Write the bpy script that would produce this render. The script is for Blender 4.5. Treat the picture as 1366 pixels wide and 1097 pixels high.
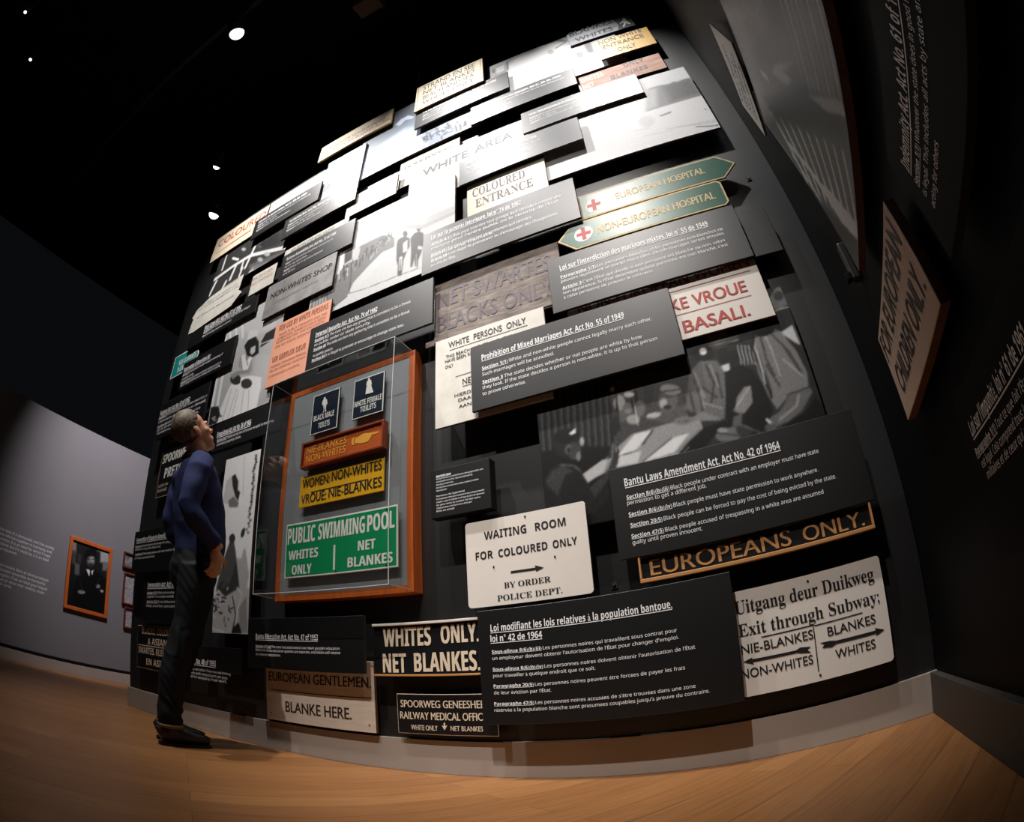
import bpy, bmesh, math, json, random
import numpy as np
from mathutils import Vector, Matrix

random.seed(3)
SC = bpy.context.scene
COL = SC.collection
for o in list(bpy.data.objects): bpy.data.objects.remove(o)

# ------------------------------------------------------------------ camera
CZ = 0.427
R_CAM = Matrix([[0.9032087, 0.2433795, 0.3535258], [0.4246942, -0.3877261, -0.8181096], [-0.06204, 0.8890641, -0.4535594]])
cam = bpy.data.cameras.new('camera')
cam.type = 'PANO'
cam.sensor_fit = 'HORIZONTAL'; cam.sensor_width = 36.0
cam.clip_start = 0.01; cam.clip_end = 100
tgt = cam.cycles if hasattr(cam, 'cycles') and hasattr(cam.cycles, 'panorama_type') else cam
tgt.panorama_type = 'FISHEYE_EQUISOLID'
tgt.fisheye_lens = 19.8514
tgt.fisheye_fov = math.radians(220)
cam_o = bpy.data.objects.new('camera', cam); COL.objects.link(cam_o)
cam_o.matrix_world = Matrix.Translation((0, 0, CZ)) @ R_CAM.to_4x4()
SC.camera = cam_o

# ------------------------------------------------------------------ world, exposure
w = bpy.data.worlds.new('dark_gallery'); SC.world = w; w.use_nodes = True
w.node_tree.nodes['Background'].inputs[0].default_value = (0.75, 0.8, 1, 1)
w.node_tree.nodes['Background'].inputs[1].default_value = 0.004
SC.view_settings.view_transform = 'Standard'; SC.view_settings.look = 'None'
SC.view_settings.gamma = 1.0; SC.view_settings.use_curve_mapping = False
SC.view_settings.exposure = 0.0

# ceiling spotlights: (position, aim, watts, cone degrees, blend, lamp radius, colour, label, has lens facing the room)
SPOTS = [
 ((-1.45, 0.60, 5.5), (-1.0, 2.0, 3.25), 380, 64, 0.9, 0.075, (1, .97, .95), 'black ceiling spotlight high above the middle of the sign wall'),
 ((-0.05, 0.60, 5.5), (-0.2, 2.0, 3.2), 370, 56, 0.9, 0.075, (1, .97, .95), 'black ceiling spotlight high above the right end of the sign wall'),
 ((-2.84, 0.667, 5.5), (-2.65, 2.0, 3.15), 600, 78, 0.9, 0.075, (1, .96, .93), 'largest lit ceiling spotlight, high and alone above the gallery floor'),
 ((-2.2, -0.8, 5.5), (-1.8, 2.0, 1.2), 500, 36, 1.0, 0.06, (1, .95, .9), 'black ceiling spotlight out of sight overhead, aimed at the wooden display case'),
 ((-0.45, -0.8, 5.5), (-0.6, 2.0, 1.0), 800, 36, 1.0, 0.06, (1, .93, .87), 'black ceiling spotlight out of sight overhead, aimed at the low white signs'),
 ((-1.05, 1.15, 5.5), (-1.0, 1.74, 0.0), 190, 24, 1.0, 0.06, (1, .93, .87), 'black ceiling spotlight out of sight overhead, aimed down at the floor by the base'),
 ((-4.23, 1.80, 5.5), (-6.7, 2.9, 2.2), 950, 50, 1.0, 0.045, (1, .93, .97), 'small lit ceiling spotlight, directly above the bigger one near the red lettered sign'),
 ((-4.84, 2.32, 5.5), (-6.7, 3.0, 1.4), 130, 60, 1.0, 0.07, (1, .94, .97), 'round lit ceiling spotlight just left of the red lettered sign'),
]

# ------------------------------------------------------------------ materials
def lin(r, g=None, b=None):
    if g is None: g = b = r
    f = lambda c: ((c/255+.055)/1.055)**2.4 if c > 10 else c/255/12.92
    return (f(r), f(g), f(b), 1)
MAT = {}
def mat(name, col, rough=.5, spec=.5, noise=0.0, nscale=8, col2=None, metallic=0.0, stretch=(1, 1, 1), bump=0.0, coat=0.0):
    m = bpy.data.materials.new(name); m.use_nodes = True
    nt = m.node_tree; b = nt.nodes['Principled BSDF']
    b.inputs['Roughness'].default_value = rough; b.inputs['Specular IOR Level'].default_value = spec
    b.inputs['Metallic'].default_value = metallic; b.inputs['Coat Weight'].default_value = coat
    b.inputs['Base Color'].default_value = col
    if noise or col2:
        tc = nt.nodes.new('ShaderNodeTexCoord'); mp = nt.nodes.new('ShaderNodeMapping'); mp.inputs['Scale'].default_value = stretch
        n = nt.nodes.new('ShaderNodeTexNoise'); n.inputs['Scale'].default_value = nscale; n.inputs['Detail'].default_value = 6; n.inputs['Roughness'].default_value = .65
        r = nt.nodes.new('ShaderNodeValToRGB'); r.color_ramp.elements[0].position = .35; r.color_ramp.elements[1].position = .7
        c2 = col2 or tuple(c*(1-noise) for c in col[:3])+(1,)
        r.color_ramp.elements[0].color = c2; r.color_ramp.elements[1].color = col
        nt.links.new(tc.outputs['Object'], mp.inputs[0]); nt.links.new(mp.outputs[0], n.inputs[0])
        nt.links.new(n.outputs[0], r.inputs[0]); nt.links.new(r.outputs[0], b.inputs['Base Color'])
        if bump:
            bp = nt.nodes.new('ShaderNodeBump'); bp.inputs['Strength'].default_value = bump; bp.inputs['Distance'].default_value = .01
            nt.links.new(n.outputs[0], bp.inputs['Height']); nt.links.new(bp.outputs[0], b.inputs['Normal'])
    MAT[name] = m; return m
def tone_mat():
    m = bpy.data.materials.new('photo_print'); m.use_nodes = True; nt = m.node_tree; b = nt.nodes['Principled BSDF']
    a = nt.nodes.new('ShaderNodeAttribute'); a.attribute_name = 'tone'
    nt.links.new(a.outputs['Color'], b.inputs['Base Color']); b.inputs['Roughness'].default_value = .5; b.inputs['Specular IOR Level'].default_value = .25
    MAT['photo_print'] = m
tone_mat()
mat('panel_black', (.003, .003, .0034, 1), .42, .7)
mat('panel_matte', (.003, .003, .0032, 1), .65, .08)
mat('plaque_black', (.004, .004, .0043, 1), .45, .4)
mat('wall_grey', (.012, .0122, .013, 1), .42, .75, noise=.12, nscale=3)
mat('wall_black', (.003, .003, .0031, 1), .6, .08, noise=.2, nscale=3)
mat('wall_left_grey', (.17, .165, .175, 1), .75, .3, noise=.06, nscale=2)
mat('ceiling_black', (.006, .006, .0065, 1), .9, .1)
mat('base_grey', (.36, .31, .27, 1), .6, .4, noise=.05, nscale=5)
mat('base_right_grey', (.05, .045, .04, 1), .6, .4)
mat('dark_metal', (.02, .02, .021, 1), .4, .5)
mat('steel', (.5, .5, .5, 1), .3, .5, metallic=1)
mat('mount_black', (.012, .012, .012, 1), .7, .2)
mat('edge_dark', (.03, .028, .027, 1), .6, .3)
mat('edge_tan', lin(120, 84, 56), .7, .2, noise=.3, nscale=20)
mat('edge_brown', lin(96, 70, 55), .7, .2, noise=.3, nscale=20)
mat('white_enamel', lin(226, 219, 210), .38, .5, noise=.05, nscale=4)
mat('dull_cream', lin(196, 172, 154), .6, .25, noise=.06, nscale=5)
mat('cream_enamel', lin(222, 208, 182), .4, .5, noise=.06, nscale=6)
mat('worn_white', lin(222, 218, 208), .5, .4, noise=.18, nscale=9)
mat('white_wood', lin(222, 208, 192), .6, .3, noise=.16, nscale=7, stretch=(1, 1, 9))
mat('grey_wood', lin(162, 150, 142), .75, .2, col2=lin(98, 90, 86), nscale=9, stretch=(1, 1, 7))
mat('pink_wood', lin(205, 165, 146), .6, .3, col2=lin(160, 115, 96), nscale=6, stretch=(1, 1, 6))
mat('pink_enamel', lin(236, 166, 136), .5, .4, noise=.1, nscale=6)
mat('tan_sign', lin(176, 158, 132), .55, .4, noise=.12, nscale=6)
mat('yellow_ochre', lin(214, 172, 88), .45, .5, noise=.1, nscale=6)
mat('yellow_enamel', lin(232, 172, 22), .4, .5, noise=.08, nscale=12)
mat('orange_wood', lin(205, 96, 36), .4, .5, noise=.25, nscale=12, stretch=(1, 1, 5))
mat('orange_wood_deep', lin(150, 60, 20), .4, .5, noise=.2, nscale=12)
mat('case_wood', lin(196, 96, 34), .42, .5, noise=.35, nscale=10, stretch=(3, 3, .4))
mat('case_backing', lin(128, 130, 133), .6, .3)
mat('green_enamel', lin(14, 138, 84), .35, .5, noise=.06, nscale=10)
mat('hospital_green', lin(46, 96, 78), .33, .5, noise=.12, nscale=6)
mat('teal_enamel', lin(24, 142, 142), .4, .5)
mat('navy_enamel', lin(18, 30, 46), .35, .5)
mat('slate_enamel', lin(150, 154, 162), .45, .5, noise=.1, nscale=8)
mat('worn_grey', lin(168, 167, 166), .5, .4, col2=lin(128, 124, 120), nscale=7)
mat('sign_black', (.006, .006, .007, 1), .4, .5)
mat('brown_sign', lin(50, 32, 22), .6, .3, noise=.3, nscale=12)
mat('poster_grey', lin(140, 142, 148), .5, .4)
mat('frame_dark', lin(96, 38, 28), .4, .5, noise=.2, nscale=12)
mat('frame_print', lin(150, 148, 150), .5, .4, col2=lin(30, 30, 32), nscale=14)
mat('frame_text', lin(176, 174, 176), .5, .4, col2=lin(96, 94, 98), nscale=16, stretch=(1, 1, 5))
mat('script_paper', lin(200, 196, 188), .55, .3)
for n, c in dict(white_ink=(240, 240, 240), black_ink=(26, 24, 26), gold_ink=(186, 134, 80), cream_ink=(226, 208, 182), brown_ink=(52, 38, 30), red_ink=(176, 58, 48), tan_ink=(208, 182, 126), paper_ink=(226, 224, 216), grey_ink=(120, 120, 126), slate_ink=(44, 46, 54), rust_ink=(150, 86, 62), faded_ink=(92, 82, 90), amber_ink=(238, 168, 54)).items():
    mat(n, lin(*c), .55, .4)
# oak floor: long boards, grain along the boards
def floor_mat():
    m = bpy.data.materials.new('oak_boards'); m.use_nodes = True; nt = m.node_tree; b = nt.nodes['Principled BSDF']; L = nt.links.new; N = nt.nodes.new
    tc = N('ShaderNodeTexCoord'); mp = N('ShaderNodeMapping'); mp.inputs['Rotation'].default_value = (0, 0, math.radians(-58)); L(tc.outputs['Object'], mp.inputs[0])
    br = N('ShaderNodeTexBrick'); br.inputs['Scale'].default_value = 1; br.inputs['Brick Width'].default_value = 1.5; br.inputs['Row Height'].default_value = .13
    br.inputs['Mortar Size'].default_value = .0016; br.inputs['Mortar Smooth'].default_value = .4; br.offset = .37
    br.inputs['Color1'].default_value = (.27, .118, .04, 1); br.inputs['Color2'].default_value = (.35, .16, .056, 1); br.inputs['Mortar'].default_value = (.14, .06, .02, 1)
    L(mp.outputs[0], br.inputs[0])
    mp2 = N('ShaderNodeMapping'); mp2.inputs['Scale'].default_value = (1.2, 22, 1); L(mp.outputs[0], mp2.inputs[0])
    n = N('ShaderNodeTexNoise'); n.inputs['Scale'].default_value = 3; n.inputs['Detail'].default_value = 7; L(mp2.outputs[0], n.inputs[0])
    mx = N('ShaderNodeMixRGB'); mx.blend_type = 'MULTIPLY'; mx.inputs[0].default_value = .55
    r = N('ShaderNodeValToRGB'); r.color_ramp.elements[0].color = (.55, .5, .45, 1); r.color_ramp.elements[1].color = (1, 1, 1, 1); r.color_ramp.elements[0].position = .3; r.color_ramp.elements[1].position = .65
    L(n.outputs[0], r.inputs[0]); L(br.outputs[0], mx.inputs[1]); L(r.outputs[0], mx.inputs[2]); L(mx.outputs[0], b.inputs['Base Color'])
    b.inputs['Roughness'].default_value = .42; b.inputs['Specular IOR Level'].default_value = .35
    MAT['oak_boards'] = m
floor_mat()
def emit_mat(name, col, s):
    m = bpy.data.materials.new(name); m.use_nodes = True; nt = m.node_tree; nt.nodes.clear()
    e = nt.nodes.new('ShaderNodeEmission'); e.inputs[0].default_value = col; e.inputs[1].default_value = s
    o = nt.nodes.new('ShaderNodeOutputMaterial'); nt.links.new(e.outputs[0], o.inputs[0]); MAT[name] = m
emit_mat('lamp_glow', (1, .98, 1, 1), 3)
def acrylic():
    m = bpy.data.materials.new('clear_acrylic'); m.use_nodes = True; nt = m.node_tree; nt.nodes.clear(); N = nt.nodes.new; L = nt.links.new
    t = N('ShaderNodeBsdfTransparent'); t.inputs[0].default_value = (.95, .96, .96, 1)
    g = N('ShaderNodeBsdfGlossy'); g.inputs['Roughness'].default_value = .03
    f = N('ShaderNodeLayerWeight'); f.inputs[0].default_value = .12; pw = N('ShaderNodeMath'); pw.operation = 'MULTIPLY_ADD'; pw.inputs[1].default_value = .5; pw.inputs[2].default_value = .03; L(f.outputs['Facing'], pw.inputs[0])
    mx = N('ShaderNodeMixShader'); o = N('ShaderNodeOutputMaterial')
    L(pw.outputs[0], mx.inputs[0]); L(t.outputs[0], mx.inputs[1]); L(g.outputs[0], mx.inputs[2]); L(mx.outputs[0], o.inputs[0]); MAT['clear_acrylic'] = m
acrylic()
mat('acrylic_edge', (.6, .64, .64, 1), .25, .5)

# ------------------------------------------------------------------ builders
def link(name, me, m=None, parent=None, loc=(0, 0, 0), rz=0):
    o = bpy.data.objects.new(name, me); COL.objects.link(o)
    if me is not None and m is not None:
        for k in (m if isinstance(m, (list, tuple)) else [m]): me.materials.append(MAT[k])
    if parent is not None: o.parent = parent
    o.location = loc; o.rotation_euler = (0, 0, rz); return o
def tag(o, label, cat, group=None, kind=None):
    o['label'] = label; o['category'] = cat
    if group: o['group'] = group
    if kind: o['kind'] = kind
    return o
def mesh(name, bm, smooth=False):
    me = bpy.data.meshes.new(name); bm.normal_update(); bm.to_mesh(me); bm.free()
    if smooth:
        for p in me.polygons: p.use_smooth = True
    return me
def add_box(bm, x0, x1, y0, y1, z0, z1, mi=0):
    v = [bm.verts.new((x, y, z)) for x in (x0, x1) for y in (y0, y1) for z in (z0, z1)]
    for f in ((0, 1, 3, 2), (4, 6, 7, 5), (0, 4, 5, 1), (2, 3, 7, 6), (0, 2, 6, 4), (1, 5, 7, 3)):
        bm.faces.new([v[i] for i in f]).material_index = mi
def box(name, x0, x1, y0, y1, z0, z1, m, parent=None, bevel=0.0, **k):
    bm = bmesh.new(); add_box(bm, x0, x1, y0, y1, z0, z1)
    bmesh.ops.recalc_face_normals(bm, faces=bm.faces)
    if bevel: bmesh.ops.bevel(bm, geom=list(bm.edges), offset=bevel, segments=2, affect='EDGES', profile=.5)
    return link(name, mesh(name, bm), m, parent, **k)
def prism_bm(pts, th, bevel=.0015):
    """outline pts [(x,z)] counter-clockwise seen from -y; front face at y=0, back at y=th; front slot 0, sides slot 1"""
    a = sum(pts[i][0]*pts[(i+1) % len(pts)][1]-pts[(i+1) % len(pts)][0]*pts[i][1] for i in range(len(pts)))
    if a < 0: pts = pts[::-1]
    bm = bmesh.new()
    f = [bm.verts.new((x, 0, z)) for x, z in pts]; bk = [bm.verts.new((x, th, z)) for x, z in pts]
    bm.faces.new(f).material_index = 0; bm.faces.new(bk[::-1]).material_index = 1
    n = len(pts)
    for i in range(n): bm.faces.new((f[(i+1) % n], f[i], bk[i], bk[(i+1) % n])).material_index = 1
    if bevel:
        fe = [e for e in bm.edges if e.verts[0].co.y == 0 and e.verts[1].co.y == 0]
        bmesh.ops.bevel(bm, geom=fe, offset=bevel, segments=1, affect='EDGES')
    return bm
def rrect(x0, x1, z0, z1, r=0.0, n=5):
    if r <= 0: return [(x0, z0), (x1, z0), (x1, z1), (x0, z1)]
    o = []
    for cx, cz, a0 in ((x1-r, z0+r, -90), (x1-r, z1-r, 0), (x0+r, z1-r, 90), (x0+r, z0+r, 180)):
        for i in range(n+1):
            a = math.radians(a0+90*i/n); o.append((cx+r*math.cos(a), cz+r*math.sin(a)))
    return o
def inset(pts, d):
    a = sum(pts[i][0]*pts[(i+1) % len(pts)][1]-pts[(i+1) % len(pts)][0]*pts[i][1] for i in range(len(pts)))
    if a < 0: pts = pts[::-1]
    o = []; n = len(pts)
    for i in range(n):
        p0, p, p1 = Vector(pts[i-1]), Vector(pts[i]), Vector(pts[(i+1) % n])
        e0 = (p-p0).normalized(); e1 = (p1-p).normalized(); n0 = Vector((-e0.y, e0.x)); n1 = Vector((-e1.y, e1.x))
        b = n0+n1; b = b/max(b.length_squared, 1e-6)*2
        o.append(tuple(p+b*d*1.0 if b.length < 4 else p+(n0+n1).normalized()*d))
    return o
def flat(name, polys, m, parent, y=-.0008):
    bm = bmesh.new()
    for p in polys:
        a = sum(p[i][0]*p[(i+1) % len(p)][1]-p[(i+1) % len(p)][0]*p[i][1] for i in range(len(p)))
        if a < 0: p = p[::-1]
        bm.faces.new([bm.verts.new((x, y, z)) for x, z in p])
    bm.normal_update(); bmesh.ops.reverse_faces(bm, faces=[f for f in bm.faces if f.normal.y > 0])
    bmesh.ops.triangulate(bm, faces=list(bm.faces))
    return link(name, mesh(name, bm), m, parent)

def ellipsoid(bm, c, r, rot=None, seg=20):
    M = Matrix.Translation(c) @ (rot.to_4x4() if rot is not None else Matrix.Identity(4)) @ Matrix.Diagonal((*r, 1))
    bmesh.ops.create_uvsphere(bm, u_segments=seg, v_segments=seg//2+2, radius=1, matrix=M)

# ------------------------------------------------------------------ data measured on the walls (metres)
PAN = json.loads(r'''{"strand":[-1.4677,-0.8676,4.227,4.6321,1.905],
"t_strand":[-1.4636,-0.6827,4.0065,4.2597,1.93],
"ph_top":[-0.86,0.1628,3.8767,4.5554,1.973],
"lankes":[-0.1784,0.3352,4.3283,4.5422,1.953],
"yellow_ent":[-0.0072,0.3979,3.9087,4.2024,1.93],
"wood_only":[-0.2056,0.3747,3.6212,3.8395,1.973],
"t_w":[-1.0018,-0.2176,3.7415,3.9764,1.953],
"t_v":[-0.6303,0.1585,3.3445,3.585,1.93],
"t_u":[-1.0613,-0.2772,3.0425,3.2783,1.905],
"ph_beach":[-0.5324,0.4654,2.8353,3.5408,1.953],
"white_area":[-1.483,-0.503,3.1298,3.5799,1.973],
"white_m":[-1.5886,-1.1057,3.418,3.7095,1.989],
"col_ent":[-1.0228,-0.5298,2.7223,3.0398,1.93],
"t_x":[-1.2946,-0.3875,2.4225,2.7371,1.905],
"ph_queue":[-2.194,-1.1155,2.4926,3.2399,1.953],
"t_y":[-2.0907,-1.2172,2.0826,2.3814,1.905],
"pink":[-2.4743,-1.9712,2.0984,2.5786,1.93],
"shop":[-2.6591,-1.9954,2.6963,2.9949,1.93],
"t_j":[-2.5716,-1.8773,3.0029,3.2482,1.93],
"white_k":[-2.5961,-1.9654,3.2439,3.3343,1.953],
"t_e":[-2.6716,-1.9219,3.4731,3.6985,1.93],
"poster_d":[-2.3405,-1.9431,3.6,4.2313,1.953],
"white_c":[-3.0316,-2.344,3.9691,4.1883,1.973],
"t_b":[-3.1201,-2.3327,3.7353,3.9711,1.93],
"coloured":[-3.7664,-3.0191,3.8354,4.1488,1.953],
"tan_p":[-2.4695,-1.7049,4.3166,4.5403,1.93],
"ph_sky":[-2.0049,-0.9369,3.7469,4.5359,1.973],
"white_l":[-2.0101,-1.5716,3.3347,3.5512,1.953],
"ph_poles":[-3.6098,-2.6285,3.3544,3.8829,1.973],
"torn_g":[-3.7135,-3.024,3.0,3.3251,1.93],
"white_h":[-2.94,-2.6594,3.0527,3.2566,1.953],
"t_i":[-3.6603,-2.7644,2.8233,2.984,1.93],
"teal":[-3.879,-3.4742,2.6278,2.8437,1.953],
"brown_dark":[-3.512,-3.2028,2.681,2.81,1.973],
"t_nb":[-3.6417,-2.9244,2.438,2.6852,1.93],
"t_women":[-3.8562,-3.1464,2.0679,2.3727,1.93],
"t_group":[-2.9353,-2.243,1.758,1.9572,1.905],
"ph_wed":[-3.1134,-2.4379,2.004,2.8897,1.953],
"pretoria":[-3.7595,-3.1749,1.5896,2.0864,1.973],
"t_small":[-3.4932,-2.8465,1.4722,1.6042,1.93],
"t_res":[-3.9474,-2.9885,1.0201,1.335,1.93],
"t_imm":[-3.7507,-3.0072,0.6559,1.0095,1.953],
"blacks_col":[-3.8468,-3.1378,0.3235,0.635,1.973],
"t_bot":[-3.2789,-2.4927,0.3895,0.5362,1.93],
"ph_woman":[-2.7691,-2.4216,0.6171,1.6864,1.93],
"t_ed":[-2.3943,-1.5834,0.4403,0.7026,1.905],
"gents":[-2.3217,-1.5899,0.1668,0.4997,1.973],
"whites":[-1.568,-1.0304,0.432,0.6652,1.953],
"spoor":[-1.4692,-0.9982,0.1788,0.3558,1.973],
"t_fr":[-1.0261,-0.0819,0.2349,0.6828,1.905],
"uit":[-0.0876,0.4488,0.2423,0.6145,1.953],
"eur":[-0.3914,0.4506,0.702,0.7947,1.9215],
"t_bantu":[-0.4567,0.4722,0.7977,1.1378,1.905],
"ph_bantu":[-0.7325,0.3835,0.9619,1.7486,1.953],
"wait":[-1.0748,-0.5674,0.7004,1.0497,1.93],
"plaque":[-1.2216,-0.9386,1.0883,1.3013,1.905],
"t_prohib":[-1.0091,-0.0817,1.5286,1.8593,1.905],
"t_interd":[-0.5946,0.3204,1.8979,2.2131,1.905],
"white_per":[-1.2125,-0.6456,1.5072,1.9763,1.93],
"net_swart":[-1.2357,-0.541,1.9883,2.3616,1.953],
"non_eur_w":[-0.5395,0.3183,1.6051,1.9021,1.93],
"hosp_a":[-0.3965,0.4417,2.447,2.6181,1.953],
"hosp_b":[-0.5333,0.3208,2.2448,2.4185,1.93],
"blank_r":[0.1946,0.4653,1.9255,2.2025,1.953],
"case_frame":[-2.2275,-1.3452,0.7956,1.9932,1.95],
"c_black":[-2.0079,-1.8109,1.668,1.9059,1.925],
"c_white":[-1.7103,-1.5112,1.681,1.9087,1.925],
"c_orange":[-2.0312,-1.4799,1.4734,1.6168,1.905],
"c_yellow":[-2.0496,-1.4902,1.2701,1.4369,1.925],
"c_green":[-2.1318,-1.4079,0.9079,1.1913,1.925]}''')
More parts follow.
